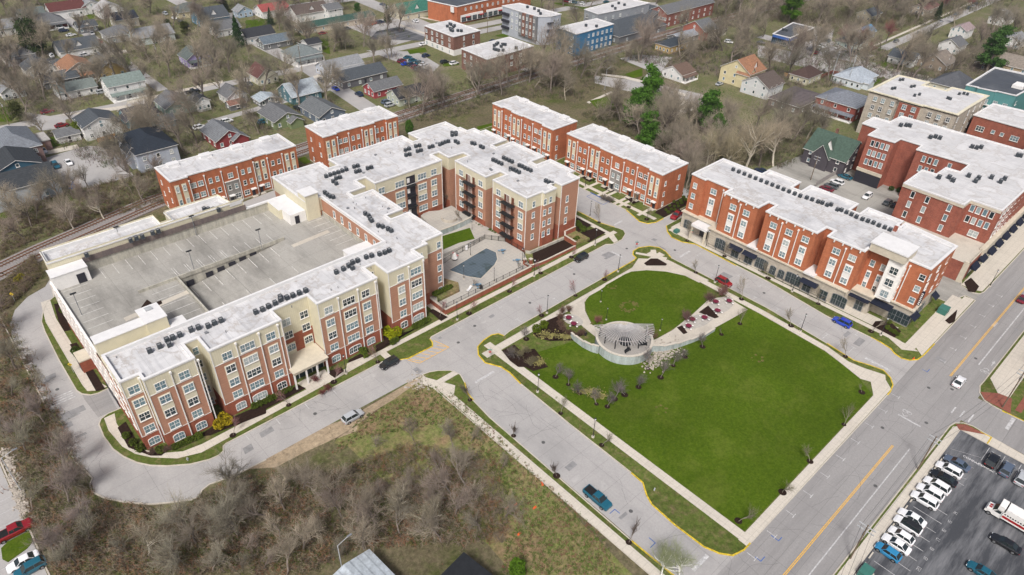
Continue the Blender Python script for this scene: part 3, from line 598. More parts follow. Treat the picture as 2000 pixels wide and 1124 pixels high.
# ================= BUILDING KIT =================
WIN = {}
def win_mesh(style, w_, h_, dark=False):
    k = (style, w_, h_)
    if k in WIN: return WIN[k]
    g = M(); f = M(); t = .09
    dk_ = style == 'archd'; style = 'arch' if dk_ else style
    if style == 'arch':
        n = 8; top = [(w_/2*math.cos(math.pi*i/n), h_/2-.38+.38*math.sin(math.pi*i/n)) for i in range(n+1)]
        pol = [(-w_/2, -h_/2), (w_/2, -h_/2)]+top
        g.add([(x, -.03, z) for x, z in pol], [tuple(range(len(pol)))])
        for i in range(len(pol)):
            a = pol[i]; b = pol[(i+1) % len(pol)]
            f.bar((a[0], -.05, a[1]), (b[0], -.05, b[1]), .085)
    else:
        g.add([(-w_/2, -.03, -h_/2), (w_/2, -.03, -h_/2), (w_/2, -.03, h_/2), (-w_/2, -.03, h_/2)], [(0, 1, 2, 3)])
        for x in (-w_/2, w_/2): f.box(x-t/2-.02, x+t/2+.02, -.085, 0, -h_/2-t/2, h_/2+t/2)
        for z in (-h_/2, h_/2): f.box(-w_/2+.066, w_/2-.066, -.085, 0, z-t/2, z+t/2)
    nb = {'sgl': 1, 'dbl': 2, 'tri': 3, 'arch': 2 if w_ < 2.3 else 3, 'shop': max(2, round(w_/1.1)), 'plain': 1}[style]
    for i in range(1, nb): x = -w_/2+w_*i/nb; f.box(x-.06, x+.06, -.075, 0, -h_/2+.05, h_/2-.05)
    for i in range(nb):
        a = -w_/2+w_*i/nb+.05; b = -w_/2+w_*(i+1)/nb-.05
        if style != 'plain': f.box(a, b, -.06, 0, -.035, .035)
        if style not in ('plain', 'shop'): c_ = (a+b)/2; f.box(c_-.02, c_+.02, -.05, 0, .04 if style != 'arch' else -h_/2, h_/2-.1)
    if style != 'arch': f.box(-w_/2-.12, w_/2+.12, -.16, 0, -h_/2-.16, -h_/2-.05)
    WIN[k] = (g, f, g.mesh('window', MT['shopglass' if style == 'shop' or dk_ else 'glass']), f.mesh('frame', MT['metal_grey' if style == 'shop' or dk_ else 'trim_white'])); return WIN[k]
FR = {'S': 0, 'W': -math.pi/2, 'E': math.pi/2, 'N': math.pi}
class Bld:
    def __init__(s, name, label, cat, x, y, group=None, rot=0):
        s.o = (x, y, 0); s.rot = rot; s.root = thing(name, label, cat, x, y, 0, rot, group); s.w = []; s.pan = []; s.frames = True
    def m(s): return M(*s.o, s.rot)
    def parts(s, m_, name, mt, col=None):
        for g in comps(m_): s.part(g, name, mt, col)
    def part(s, m_, name, mt, col=None, parent=None): return m_.build(name, mats(*mt) if isinstance(mt, tuple) else MT[mt], parent or s.root, (0, 0, 0), col)
    def shell(s, poly, bands, ztop, mt, roofmat='roof_white', cap='membrane_cap', drop=.75, face=None, pw=.42, over=.13, name='wall'):
        """walls in horizontal bands, parapet with a cap, sunken flat roof; face(i,nx,ny) may give other bands"""
        poly = ccw(poly); n = len(poly); m_ = s.m(); idx = {k: i for i, k in enumerate(mt)}
        for i in range(n):
            a, b = poly[i], poly[(i+1) % n]; L = math.hypot(b[0]-a[0], b[1]-a[1]); nx, ny = (b[1]-a[1])/L, -(b[0]-a[0])/L
            bb = (face and face(a, b, nx, ny)) or bands
            for z0, z1, k in bb: m_.quad((*a, z0), (*b, z0), (*b, z1), (*a, z1), idx[k])
        s.part(m_, name, tuple(mt))
        out = offset(poly, -over); inn = offset(poly, pw); p = s.m()
        for i in range(n):
            j = (i+1) % n; a, b, c, d = out[i], out[j], inn[j], inn[i]
            p.quad((*a, ztop), (*b, ztop), (*c, ztop), (*d, ztop)); p.quad((*a, ztop-.35), (*b, ztop-.35), (*b, ztop), (*a, ztop))
            p.quad((*poly[i], ztop-.352), (*poly[j], ztop-.352), (*b, ztop-.35), (*a, ztop-.35)); p.quad((*c, ztop-drop), (*d, ztop-drop), (*d, ztop), (*c, ztop))
        s.part(p, 'parapet', cap); r = s.m(); r.sheet(offset(poly, pw-.05), ztop-drop); s.part(r, 'roof', roofmat)
    def win(s, style, face, a, z, plane, w_=1.8, h_=1.75): s.w.append((style, face, a, z, plane, w_, h_))
    def wins(s, style, face, aa, zz, plane, w_=1.8, h_=1.75):
        for a in aa:
            for z in zz: s.win(style, face, a, z, plane, w_, h_)
    def panel(s, face, a, z0, z1, plane, w_, mt='cream_flat', d=.05):
        m_ = s.m()
        if face in 'SN': m_.box(a-w_/2, a+w_/2, plane-d, plane+.1, z0, z1)
        else: m_.box(plane-d, plane+.1, a-w_/2, a+w_/2, z0, z1)
        s.part(m_, 'spandrel_panel', mt)
    def pipe(s, x, y, z0, z1, mt='trim_white'):
        m_ = s.m(); m_.box(x-.09, x+.09, y-.09, y+.09, z0, z1-.4); m_.box(x-.2, x+.2, y-.2, y+.2, z1-.4, z1); s.part(m_, 'downspout', mt)
    def done(s, nmax=97):
        def pos(q):
            st, f, a, z, pl, *_ = q; x, y = (a, pl) if f in 'SN' else (pl, a)
            return x, y, z
        def vis(q):
            x, y, z = pos(q); return (x*x+y*y+(CH-z)**2)
        s.w.sort(key=vis); extra_g = s.m(); extra_f = s.m()
        for i, q in enumerate(s.w):
            st, f, a, z, pl, w_, h_ = q; g, fr, gm, fm = win_mesh(st, w_, h_); x, y, z = pos(q)
            if i < nmax:
                o = inst('window', gm, s.root, (x-s.o[0], y-s.o[1], z), FR[f])
                if s.frames: inst('frame', fm, o)
                else: inst('frame', fm, o)
            else:
                c_, s_ = math.cos(FR[f]), math.sin(FR[f])
                for src, dst in ((g, extra_g), (fr, extra_f)):
                    dst.add([(x+vx*c_-vy*s_, y+vx*s_+vy*c_, z+vz) for vx, vy, vz in src.v], src.f)
        if extra_g.v:
            o = s.part(extra_g, 'window', 'glass'); o['kind'] = 'stuff'; o2 = s.part(extra_f, 'frame', 'trim_white', parent=o); o2['kind'] = 'stuff'
FZ = [1.7, 5.05, 8.4, 11.9, 15.2]
def tall(b, face, a, plane, w_, style, top=True, arch=True, low=True):
    """one bay of the apartment block: attic window, a framed pair over two floors, single, arched ground window"""
    if top: b.win(style, face, a, 15.2, plane, w_, 1.75)
    b.panel(face, a, 7.35, 13.0, plane, w_+.35)
    b.win(style, face, a, 11.9, plane-.06, w_, 1.75); b.win(style, face, a, 8.4, plane-.06, w_, 1.75)
    b.win(style, face, a, 5.05, plane, w_, 1.75)
    if low: b.win('arch' if arch else style, face, a, 1.7, plane, w_+.15, 1.85)
# ================= APARTMENT COMPLEX AROUND THE GARAGE =================
ZT = 18.1
B1 = Bld('apartment_complex', 'large cream, tan and brick apartment complex wrapped round a rooftop garage', 'apartment building', 44, 108.8)
foot = [(11.1, 166.4), (11.1, 110.9), (14.4, 110.9), (14.4, 108.8), (23.6, 108.8), (23.6, 114), (26.3, 114), (26.3, 108.8), (41, 108.8), (41, 112.8), (49, 112.8), (49, 108.8), (63.7, 108.8), (63.7, 113.8), (66.5, 113.8), (66.5, 108.8), (76.4, 108.8), (76.4, 112.9), (80.5, 112.9), (80.5, 114.3), (86, 114.3), (86, 127.8), (80.6, 127.8), (80.6, 130.1), (85.7, 130.1), (85.7, 143.7), (79.9, 143.7), (79.9, 146.4), (85, 146.4), (85, 151), (88.1, 151), (88.1, 146.4), (111, 146.4), (111, 151.3), (113.7, 151.3), (113.7, 146.6), (119, 146.3), (119, 143.7), (113.8, 143.7), (113.8, 130.2), (119.3, 130.2), (119.3, 127.6), (114.2, 127.6), (114.2, 114.0), (119.9, 114.0), (119.9, 113.0), (124.3, 113.0), (124.3, 115.6), (126.6, 115.6), (126.6, 113.2), (133.8, 113.2), (133.8, 117.2), (135.9, 117.2), (135.9, 126.8), (130.3, 126.8), (130.3, 129.4), (135.9, 129.4), (135.9, 143.0), (129.2, 143.0), (129.2, 145.2), (135.3, 145.2), (135.3, 155), (133.2, 155), (133.2, 158.2), (130.3, 158.2), (130.3, 161.6), (129.4, 161.6), (129.4, 168), (114.8, 168), (114.8, 162), (112.2, 162), (112.2, 167.7), (86.2, 167.1), (86.2, 162.2), (83.3, 162.2), (83.3, 167.1), (68.8, 167.1), (68.8, 149.2), (73.3, 149.2), (73.3, 120.4), (11.5, 120.4), (11.5, 166.4)]
# south and east wings (everything but the strip north of the garage)
main_poly = foot[1:-2]; main_poly = [(11.1, 120.4)] + main_poly[0:-1] if False else [(11.1, 120.4)]+foot[1:-2]
mtl = ['brick_base', 'stucco_tan', 'siding_cream', 'cream_flat', 'trim_white']
bands = [(0, 3.75, 'brick_base'), (3.75, 13.9, 'stucco_tan'), (13.9, ZT, 'siding_cream')]
def fbands(a, b, nx, ny):
    x, y = (a[0]+b[0])/2, (a[1]+b[1])/2
    if y < 116 and x < 77 and abs(nx) > .5 and x > 12: return [(0, 5.2, 'brick_base'), (5.2, ZT, 'siding_cream')]
    if y < 116 and ny < -.5 and (23 < x < 27 or 63 < x < 67): return [(0, 1.5, 'brick_base'), (1.5, ZT, 'cream_flat')]
    if ny < -.5 and 41 < x < 49 and y < 114: return [(0, 9.9, 'brick_base'), (9.9, ZT, 'siding_cream')]
    if abs(x-73.3) < .3 and y > 120: return [(0, 17.2, 'stucco_tan'), (17.2, ZT, 'trim_white')]
    if 133 < x < 136.5 and nx < -.5 and y < 119: return [(0, 5.2, 'brick_base'), (5.2, ZT, 'stucco_tan')]
    if 126.5 < x < 134 and ny < -.5 and y < 114: return [(0, 5.2, 'brick_base'), (5.2, ZT, 'stucco_tan')]
    if 119 < x < 127 and y < 116: return [(0, 5.2, 'brick_base'), (5.2, 13.9, 'stucco_tan'), (13.9, ZT, 'siding_cream')]
    if y > 140 and x > 110 and ny < -.5 and y > 150: return [(0, 13.9, 'brick_base'), (13.9, ZT, 'siding_cream')]
    if x > 80 and x < 118 and (ny < -.5) and abs(b[0]-a[0]) < 7: return [(0, 13.9, 'stucco_tan'), (13.9, ZT, 'siding_cream')]
    if 73 < x < 90 and 116 < y < 152: return [(0, 12.9, 'stucco_tan'), (12.9, ZT, 'cream_flat')]
B1.shell(main_poly, bands, ZT, mtl, face=fbands)
# front bays
tall(B1, 'S', 12.8, 110.9, 1.9, 'dbl')
for a in (16.7, 21.05): tall(B1, 'S', a, 108.8, 1.9, 'dbl')
for a, w_, st in ((29.3, 1.9, 'dbl'), (33.4, 2.9, 'tri'), (38.3, 1.9, 'dbl'), (51.4, 1.9, 'dbl'), (56.3, 2.9, 'tri'), (60.5, 1.9, 'dbl'), (69.8, 1.7, 'dbl'), (74, 2.9, 'tri')): tall(B1, 'S', a, 108.8, w_, st)
B1.wins('sgl', 'S', [25.3], FZ, 114.0, 1.1); B1.win('sgl', 'S', 65.4, 15.2, 113.8, 1.0)
for a in (43.5, 47.6): B1.wins('dbl', 'S', [a], [13.6, 10.2, 3.3], 112.8); B1.panel('S', a, 2.2, 7.9, 112.8, 2.1); B1.win('arch', 'S', a, 6.8, 112.74, 1.9, 1.8)
for a in (11.9, 18.9, 24.0, 31.3, 36, 40.0, 53.8, 58.6, 63.1, 72, 76.1): B1.pipe(a if a not in (11.9,) else 14.15, 108.62 if a > 12 else 110.7, .2, 17.4)
m = B1.m()   # thin white corner boards
for x, y in ((14.4, 108.8), (23.5, 108.8), (26.4, 108.8), (40.9, 108.8), (49.1, 108.8), (63.6, 108.8), (66.6, 108.8), (76.3, 108.8), (11.1, 110.9), (85.9, 114.3), (114.2, 127.5), (113.8, 143.6), (114.2, 114.1), (126.7, 113.2), (133.7, 113.2), (110.9, 146.4), (88.2, 146.4), (119.8, 114)): m.box(x-.09, x+.09, y-.09, y+.09, 3.8 if y < 112 else 0, 17.75)
B1.parts(m, 'corner_board', 'trim_white')
m = B1.m()   # white belt line between brick/stucco/cream
for x0, x1, y in ((11.1, 14.4, 110.9), (14.4, 23.6, 108.8), (26.3, 41, 108.8), (49, 63.7, 108.8), (66.5, 76.4, 108.8), (88.2, 111, 146.4), (80.5, 86, 114.3)):
    m.box(x0, x1, y-.07, y+.05, 13.84, 13.98); m.box(x0, x1, y-.05, y+.05, 3.7, 3.8) if y < 112 else None
B1.parts(m, 'belt_course', 'trim_white')
# side of the front wing facing the court
B1.wins('sgl', 'W', [], [5.05], 80); B1.wins('sgl', 'S', [84.9], FZ, 114.3, 1.1, 1.75); B1.wins('sgl', 'S', [78.4], FZ[1:], 112.9, 1.1, 1.75)
# court wings
for a, st, w_ in ((90.0, 'dbl', 1.9), (96.0, 'tri', 2.9), (103.7, 'tri', 2.9), (107.9, 'dbl', 1.9)):
    B1.wins(st, 'S', [a], [15.2, 11.9, 8.4, 5.05], 146.32, w_); B1.panel('S', a, 7.35, 13.0, 146.39, w_+.3)
for a in (140.9, 132.3): B1.panel('W', a, 7.35, 13.0, 113.8, 2.1); B1.wins('dbl', 'W', [a], FZ[1:], 113.73, 1.7)
for a in (125.1, 116.1): B1.panel('W', a, 7.35, 13.0, 114.2, 2.1); B1.wins('dbl', 'W', [a], FZ[1:], 114.13, 1.7)
def balcony(face, a, plane, w_, zs, recess=False):
    for z in zs:
        m_ = B1.m(); r_ = B1.m(); d_ = B1.m()
        if face == 'W':
            m_.box(plane-1.5, plane-.01, a-w_/2, a+w_/2, z-.18, z, 0)
            for q in (z+.5, z+1.02): r_.box(plane-1.5, plane-1.44, a-w_/2, a+w_/2, q, q+.05); r_.box(plane-1.5, plane-.02, a-w_/2, a-w_/2+.06, q+.002, q+.052); r_.box(plane-1.5, plane-.02, a+w_/2-.06, a+w_/2, q+.002, q+.052)
            for i in range(int(w_/.3)+1): y = a-w_/2+.03+i*.3; r_.box(plane-1.48, plane-1.45, y-.012, y+.012, z, z+1.03)
            d_.box(plane-.05, plane+.02, a-w_/2+.5, a-w_/2+1.5, z, z+2.2); d_.box(plane-.05, plane+.02, a+w_/2-2.4, a+w_/2-.4, z, z+2.2)
            for i in range(4): y = a-w_/2+2.0+i*.52-.3+(w_-4.6)/2; d_.box(plane-.08, plane-.05, y, y+.12, z+.05, z+2.2, 1)
            d_.box(plane-.07, plane-.04, a+w_/2-2.5, a+w_/2-.3, z+2.2, z+2.35, 1)
        else:
            d_.box(a-w_/2, a+w_/2, plane-.03, plane+.02, z, z+2.9, 2); m_.box(a-w_/2, a+w_/2, plane-.9, plane-.01, z-.15, z)
            for q in (z+.5, z+1.02): r_.box(a-w_/2, a+w_/2, plane-.9, plane-.85, q, q+.05)
            for i in range(int(w_/.3)+1): x = a-w_/2+.03+i*.3; r_.box(x-.012, x+.012, plane-.89, plane-.86, z, z+1.03)
            d_.box(a-w_/2+.2, a-w_/2+1.1, plane-.07, plane-.03, z+1, z+2.4, 1)
        o = B1.part(m_, 'balcony', 'wood_grey' if 0 else 'metal_dark'); B1.part(r_, 'railing', 'metal_dark', parent=o); B1.part(d_, 'balcony_door', ('brown_door', 'trim_white', 'door_dark'), parent=o)
balcony('W', 136.8, 113.8, 4.8, (13.6, 10.3, 6.9, 3.6)); balcony('W', 120.8, 114.2, 4.8, (13.6, 10.3, 6.9, 3.6)); balcony('S', 99.8, 146.4, 3.0, (13.6, 10.3, 6.9, 3.6))
# east end faces
B1.wins('sgl', 'S', [116.9], FZ[1:], 114.0, 1.0); B1.wins('sgl', 'S', [120.2, 122.3], FZ[1:], 113.0, 1.0); B1.wins('sgl', 'S', [129.3], [12.9, 9.4, 5.9], 113.2, .95, 2.0)
B1.wins('sgl', 'S', [118.2 if 0 else 112.5], [15.0, 11.6, 8.3], 151.3, .9)
# entrance canopy with columns
m = B1.m(); m.box(40.6, 48.5, 106.9, 108.7, 4.2, 4.8); m.box(40.4, 48.7, 106.7, 108.75, 4.8, 5.0)
m.box(41.02, 48.98, 108.75, 112.78, 4.75, 4.95)
B1.part(m, 'entrance_canopy', 'limestone')
m = B1.m()
for x in (40.7, 43.4, 45.9, 48.3): m.box(x-.16, x+.16, 107.0, 107.3, .13, 4.19)
B1.parts(m, 'canopy_column', 'trim_white')
m = B1.m(); m.box(41.2, 48.8, 109.9, 110, .15, 4.2); B1.part(m, 'entrance_glazing', 'shopglass')
m = B1.m()
for x in (41.3, 42.8, 44.3, 45.9, 47.4, 48.7): m.box(x-.06, x+.06, 109.8, 109.9, .15, 4.2)
m.box(41.2, 48.8, 109.82, 109.88, 2.4, 2.5); B1.parts(m, 'entrance_mullion', 'trim_white')
# long west elevation with garage behind it
m = B1.m()
for z0, z1, k in ((0, 3.8, 0), (3.8, 13.2, 1)): m.quad((11.1, 160.6, z0), (11.1, 120.4, z0), (11.1, 120.4, z1), (11.1, 160.6, z1), k)
B1.part(m, 'wall', ('brick_base', 'stucco_tan'))
m = B1.m(); m.box(11.0, 11.45, 128.7, 160.2, 12.9, 13.25); m.box(10.94, 11.08, 120.4, 160.6, 3.7, 3.95)
for i in range(13): y = 122.5+i*3.1; m.box(10.86, 11.1, y-.25, y+.25, 3.95, 13.0)
for z in (7.0, 10.2): m.box(10.9, 11.09, 120.6, 160.4, z, z+.35)
B1.parts(m, 'pilaster', 'trim_white')
B1.wins('dbl', 'W', [124.1+i*3.1 for i in range(12)], [5.4, 8.6, 11.7], 11.1, 1.7, 1.5); B1.wins('dbl', 'W', [114, 118.4], FZ[1:], 11.1)
m = B1.m(); m.box(8.7, 11.08, 141.5, 145.4, .1, 3.1); m.box(8.6, 11.08, 141.4, 145.5, 3.1, 3.4, 1); m.box(8.62, 8.7, 142.3, 144.6, .1, 2.5, 2); B1.part(m, 'side_porch', ('brick_base', 'limestone', 'door_dark'))
m = B1.m(); m.box(10.95, 11.12, 126.2, 132.8, .1, 3.6); B1.part(m, 'garage_entrance', 'door_dark')
# north strip
npoly = [(11.1, 160.6), (68.9, 161.6), (68.9, 167.0), (54.3, 166.9), (54.3, 161.7), (53.3, 161.7), (53.3, 166.8), (39.7, 166.7), (39.7, 161.8), (36.9, 161.7), (36.9, 166.7), (12.3, 166.4), (12.3, 161.6), (11.1, 161.6)]
npoly = [(12, 160.4), (57.4, 160.9), (57.4, 161.2), (54.2, 161.2), (53.4, 166.8), (39.7, 166.7), (39.7, 161.9), (37.0, 161.8), (37.0, 166.6), (12.1, 166.3)]
B1.shell([(x+.0, y) for x, y in npoly], bands, 17.7, mtl, drop=1.0)
# ----- garage -----
m = B1.m(); zd = 12.5
m.quad((11.5, 120.4, zd), (33, 120.4, zd), (33, 160.4, zd), (11.5, 160.4, zd)); m.quad((33, 144.2, zd), (73.3, 144.2, zd), (73.3, 160.9, zd), (33, 160.4, zd))
m.quad((59.5, 120.4, zd), (73.3, 120.4, zd), (73.3, 144.2, zd), (59.5, 144.2, zd)); m.quad((33, 120.4, 9.2), (59.5, 120.4, zd), (59.5, 144.2, zd), (33, 144.2, 9.2)); B1.part(m, 'parking_deck', 'deck')
m = B1.m()
def ywall(x0, z0a, z0b, z1a, z1b, x1, y, t=.25, mi=0):
    m.quad((x0, y, z0a), (x1, y, z0b), (x1, y, z1b), (x0, y, z1a), mi); m.quad((x0, y+t, z1a), (x0, y, z1a), (x1, y, z1b), (x1, y+t, z1b), mi); m.quad((x1, y+t, z0b), (x0, y+t, z0a), (x0, y+t, z1a), (x1, y+t, z1b), mi)
    m.quad((x0, y, z0a), (x0, y, z1a), (x0, y+t, z1a), (x0, y+t, z0a), mi); m.quad((x1, y, z0b), (x1, y+t, z0b), (x1, y+t, z1b), (x1, y, z1b), mi)
ywall(24.5, 12.3, 12.3, 13.25, 13.3, 59.5, 144.2); ywall(33.1, 9.0, 12.3, 12.4, 12.4, 59.5, 144.4, .1)
m.box(32.8, 33.15, 124, 144.2, 9, 13.3)
ywall(18.6, 12.4, 12.4, 15.0, 15.0, 68.8, 160.3, .3); m.box(73.0, 73.25, 128.2, 152.8, 12.4, 13.7); B1.part(m, 'garage_wall', 'wall_concrete')
m = B1.m(); m.box(18.6, 57.5, 160.05, 160.25, 15.0, 16.4); B1.part(m, 'parapet_screen', 'weathered_top')
m = B1.m(); m.box(57.5, 68.8, 160.1, 160.9, 14.9, 15.3); B1.part(m, 'coping', 'membrane_cap')
m = B1.m()
for x in (35.4, 40.0, 42.8, 45.6, 48.3, 51.0): t_ = (x-33)/26.5*3.3; m.box(x-.85, x+.85, 144.15, 144.22, 9.3+t_, 11.0+t_*.55)
B1.parts(m, 'garage_opening', 'door_dark')
m = B1.m(); Zl = zd+.012
for i in range(16): x = 21+i*2.9; m.box(x-.05, x+.05, 155.0, 159.9, Zl, Zl+.004)
for i in range(8): x = 24.8+i*2.9; m.box(x-.05, x+.05, 144.7, 149.4, Zl, Zl+.004) if i > 2 else None
for i in range(9): x = 34+i*2.9; m.box(x-.05, x+.05, 144.7, 149.4, Zl+.004, Zl+.008)
for i in range(10): y = 132.6+i*2.85; m.box(12.2, 17.2, y-.05, y+.05, Zl, Zl+.004)
for i in range(5): y = 130.4+i*2.9; m.box(26.5, 32.4, y-.05, y+.05, Zl, Zl+.004)
for i in range(8): y = 131+i*2.8; m.box(67.8, 72.8, y-.05, y+.05, Zl, Zl+.004)
for i in range(8): x = 35+i*2.9; t_ = 9.2+(x-33)/26.5*3.3+.02; m.box(x-.05, x+.05, 138.8, 143.9, t_, t_+.15); m.box(x-.05, x+.05, 129.5, 133, t_, t_+.15) if i % 2 else None
B1.parts(m, 'stall_line', 'worn_white')
m = B1.m(); m.box(19, 66, 136.2, 137.8, zd+.004, zd+.01) if 0 else m.sheet([(19, 136), (33, 137.3), (33, 138.8), (19, 137.5)], zd+.006); m.sheet([(59.5, 139.6), (70, 140.2), (70, 141.6), (59.5, 141)], zd+.006); B1.parts(m, 'drive_lane', 'concrete')
# stair and lift houses on the deck
m = B1.m(); m.box(11.3, 18.5, 156.5, 160.28, 12.4, 15.9, 0, 1); m.box(15.9, 17.6, 156.4, 156.5, 12.5, 14.9, 2); m.box(11.2, 18.6, 156.4, 160.35, 15.9, 16.1, 1); B1.parts(m, 'stair_house', ('trim_white', 'membrane_cap', 'door_dark'))
m = B1.m(); m.box(63.4, 68.7, 153.9, 160.2, 12.4, 15.2, 3, 1); m.box(64.2, 68.6, 149.4, 153.85, 12.4, 15.4, 0, 1); m.box(68.7, 72.3, 148.6, 152.5, 12.4, 19.6, 3, 1); m.box(68.5, 72.5, 148.4, 152.7, 19.6, 19.85, 1); m.box(65.4, 66.6, 149.3, 149.4, 12.5, 14.7, 2); B1.part(m, 'lift_tower', ('trim_white', 'membrane_cap', 'door_dark', 'siding_cream'))
m = B1.m(); m.box(11.3, 20.6, 125.8, 128.5, 12.4, 17.0, 0, 1); m.box(20.6, 24.6, 125.3, 130.9, 12.4, 17.4, 0, 1); m.box(20.45, 24.75, 125.2, 131.05, 17.4, 17.6, 1); m.box(11.2, 20.6, 125.7, 128.6, 17.0, 17.2, 1); m.box(22, 23.3, 129, 130.2, 17.6, 17.9, 2); m.box(24.7, 27.9, 122.2, 127.4, 12.4, 14.9, 1); B1.parts(m, 'stair_house', ('cream_flat', 'membrane_cap', 'galv'))
m = B1.m(); m.box(11.2, 24.7, 121.0, 125.2, 12.4, 14.2, 0); m.box(12, 14.2, 120.6, 121, 15, 16.5, 0); B1.part(m, 'lower_roof', 'cream_flat')
m = B1.m(); m.box(66.6, 74.5, 125.3, 128.1, 12.4, 14.2, 0, 1); m.box(66.5, 74.5, 125.2, 128.2, 14.2, 14.4, 1); B1.part(m, 'ramp_house', ('trim_white', 'membrane_cap'))
m = B1.m()
for x, y in ((28.5, 123), (31, 122.6), (33.5, 122.2)): m.box(x-1, x+1, y-.04, y+.04, 12.5, 14)
B1.parts(m, 'fence_panel', 'metal_grey')
# patch of standing water stain round the drain
m = B1.m(); m.sheet([(22.6, 138.4), (25, 140.9), (25.4, 138.8), (27.2, 138.6), (27, 137.3), (24.5, 136.9)], zd+.02); B1.part(m, 'drain_stain', 'mulch')
B1.wins('sgl', 'W', [124.5, 128.2, 131.9, 135.6, 139.3, 143], [15.2], 73.3, .95, 2.0)
for x, y in ((30.5, 128), ): pass
m = B1.m(); rv = random.Random(8)
for _ in range(44):
    px, py = rv.choice(((rv.uniform(13, 75), rv.uniform(111, 119)), (rv.uniform(75, 84), rv.uniform(116, 142)), (rv.uniform(84, 112), rv.uniform(147.5, 165)), (rv.uniform(115, 129), rv.uniform(116, 160))))
    m.cyl(px, py, 17.35, 17.35+rv.uniform(.3, .7), .09, .09, 6) if rv.random() < .7 else m.box(px-.3, px+.3, py-.25, py+.25, 17.3, 17.7)
B1.parts(m, 'roof_vent', 'metal_grey')
B1.done()
ORD = 'first second third fourth fifth sixth seventh eighth ninth tenth eleventh twelfth thirteenth fourteenth fifteenth sixteenth seventeenth eighteenth nineteenth twentieth'.split(); ORD += ['twenty-'+q for q in ORD[:9]]+['thirtieth', 'thirty-first', 'thirty-second']
# rooftop condensers: every unit is a thing
cm = M(); cm.box(-.42, .42, -.42, .42, 0, .12, 0); cm.box(-.4, .4, -.4, .4, .12, .95, 0, 0); cm.cyl(0, 0, .95, 1.02, .34, .30, 10, 1); cm.box(-.46, .46, -.46, .46, -.02, .0, 1)
cond_me = cm.mesh('condenser', mats('condenser', 'metal_grey'))
gm_ = M()
for i in range(5): a = i*math.pi/5; gm_.box(-.3*abs(math.cos(a))-.02, .3*abs(math.cos(a))+.02, .3*math.sin(a)-.02, .3*math.sin(a)+.02, 1.02, 1.05)
grille_me = gm_.mesh('fan_grille', MT['metal_dark'])
def condensers(pxs, z, label, group, size=1.0):
    for k, (px, py) in enumerate(sorted(pxs)):
        lab = ORD[k]+' from left, '+label.replace('dark condenser unit', 'dark condenser').replace('condenser unit', 'condenser')
        x, y = P(px, py, z); o = inst('condenser_unit', cond_me, None, (x, y, z), R.uniform(-.05, .05), None, size); tag(o, ' '.join(lab.split()[:16]), 'condenser', group)
        inst('fan_grille', grille_me, o)
zr = 17.38; G_ = 'condensers in rows on the white flat roofs'
def zz(t_, l): ox, oy, s_ = t_; return [(ox+a*s_, oy+b*s_) for a, b in l]
tA = (180, 560, .3024); tB = (460, 460, .30257); tC = (780, 220, .19576); tD = (520, 220, .19576); tE = (500, 340, .19576); tF = (1340, 300, .356); tG = (60, 380, .32)
condensers(zz(tA, [(375, 425), (440, 395), (487, 355), (502, 385), (525, 340), (570, 322)]), zr, 'dark condenser unit near the south-west corner of the apartment roof', G_)
condensers(zz(tA, [(642, 290), (690, 275), (752, 265), (793, 245), (836, 228)]), zr, 'dark condenser unit behind the first cream stair recess', G_)
condensers(zz(tB, [(133, 505), (177, 488), (216, 468), (258, 447), (293, 425), (292, 408), (335, 412), (373, 398), (414, 382), (455, 366)]), zr, 'dark condenser unit in the long row above the entrance recess', G_)
condensers(zz(tB, [(652, 247), (698, 226), (732, 205), (757, 184), (790, 172), (756, 220)]), zr, 'dark condenser unit in the cluster before the second cream recess', G_)
condensers(zz(tB, [(845, 150), (880, 140), (931, 130), (965, 120), (993, 107)]), zr, 'dark condenser unit at the east end of the front roof', G_)
condensers(zz(tE, [(690, 200), (715, 220), (742, 238), (772, 245)]), zr, 'dark condenser unit beside the lift tower', G_)
condensers(zz(tE, [(1092, 410), (1125, 430), (1140, 460), (1155, 480)]), zr, 'dark condenser unit of four on the wing beside the garage', G_)
condensers(zz(tE, [(1222, 530), (1265, 540), (1318, 562), (1350, 580)]), zr, 'dark condenser unit of four nearest the pool wing corner', G_)
condensers(zz(tD, [(600, 650), (642, 635), (682, 622), (722, 610), (762, 596), (802, 582), (878, 555), (915, 545), (897, 605), (933, 595), (1013, 570), (1050, 560), (700, 670), (738, 660), (670, 700), (700, 722)]), zr, 'dark condenser unit in the rows behind the lift tower', G_)
condensers(zz(tC, [(62, 388), (98, 375), (165, 350), (202, 342), (68, 438), (104, 430), (182, 400), (217, 390), (300, 360), (334, 350), (404, 332), (430, 320), (460, 308), (490, 300), (560, 300), (585, 315)]), zr, 'dark condenser unit in the rows over the north court wing', G_)
condensers(zz(tC, [(527, 215), (527, 238), (565, 215), (565, 232), (725, 318), (752, 325), (810, 350), (835, 362)]), zr, 'dark condenser unit on the north-east corner roof', G_)
condensers(zz(tC, [(935, 485), (962, 497), (990, 512), (1020, 525), (1040, 465), (1066, 478), (1095, 492), (1125, 505), (1197, 540), (1222, 550), (1250, 565), (1280, 578), (1310, 592), (1110, 572), (1138, 582), (1165, 595), (1195, 610), (1460, 695), (1490, 710), (1522, 722)]), zr, 'dark condenser unit in the rows along the east wing roof', G_)
condensers([(388, 411), (398, 411.5), (408, 412), (255, 469), (267, 464), (279, 460), (300, 454), (312, 450)] if 0 else zz(tG, [(1062, 98), (1087, 99), (1118, 100), (1148, 103), (613, 290), (648, 277), (685, 267), (747, 245), (782, 233), (345, 380)]), 16.7, 'dark condenser unit behind the weathered screen north of the garage', G_)
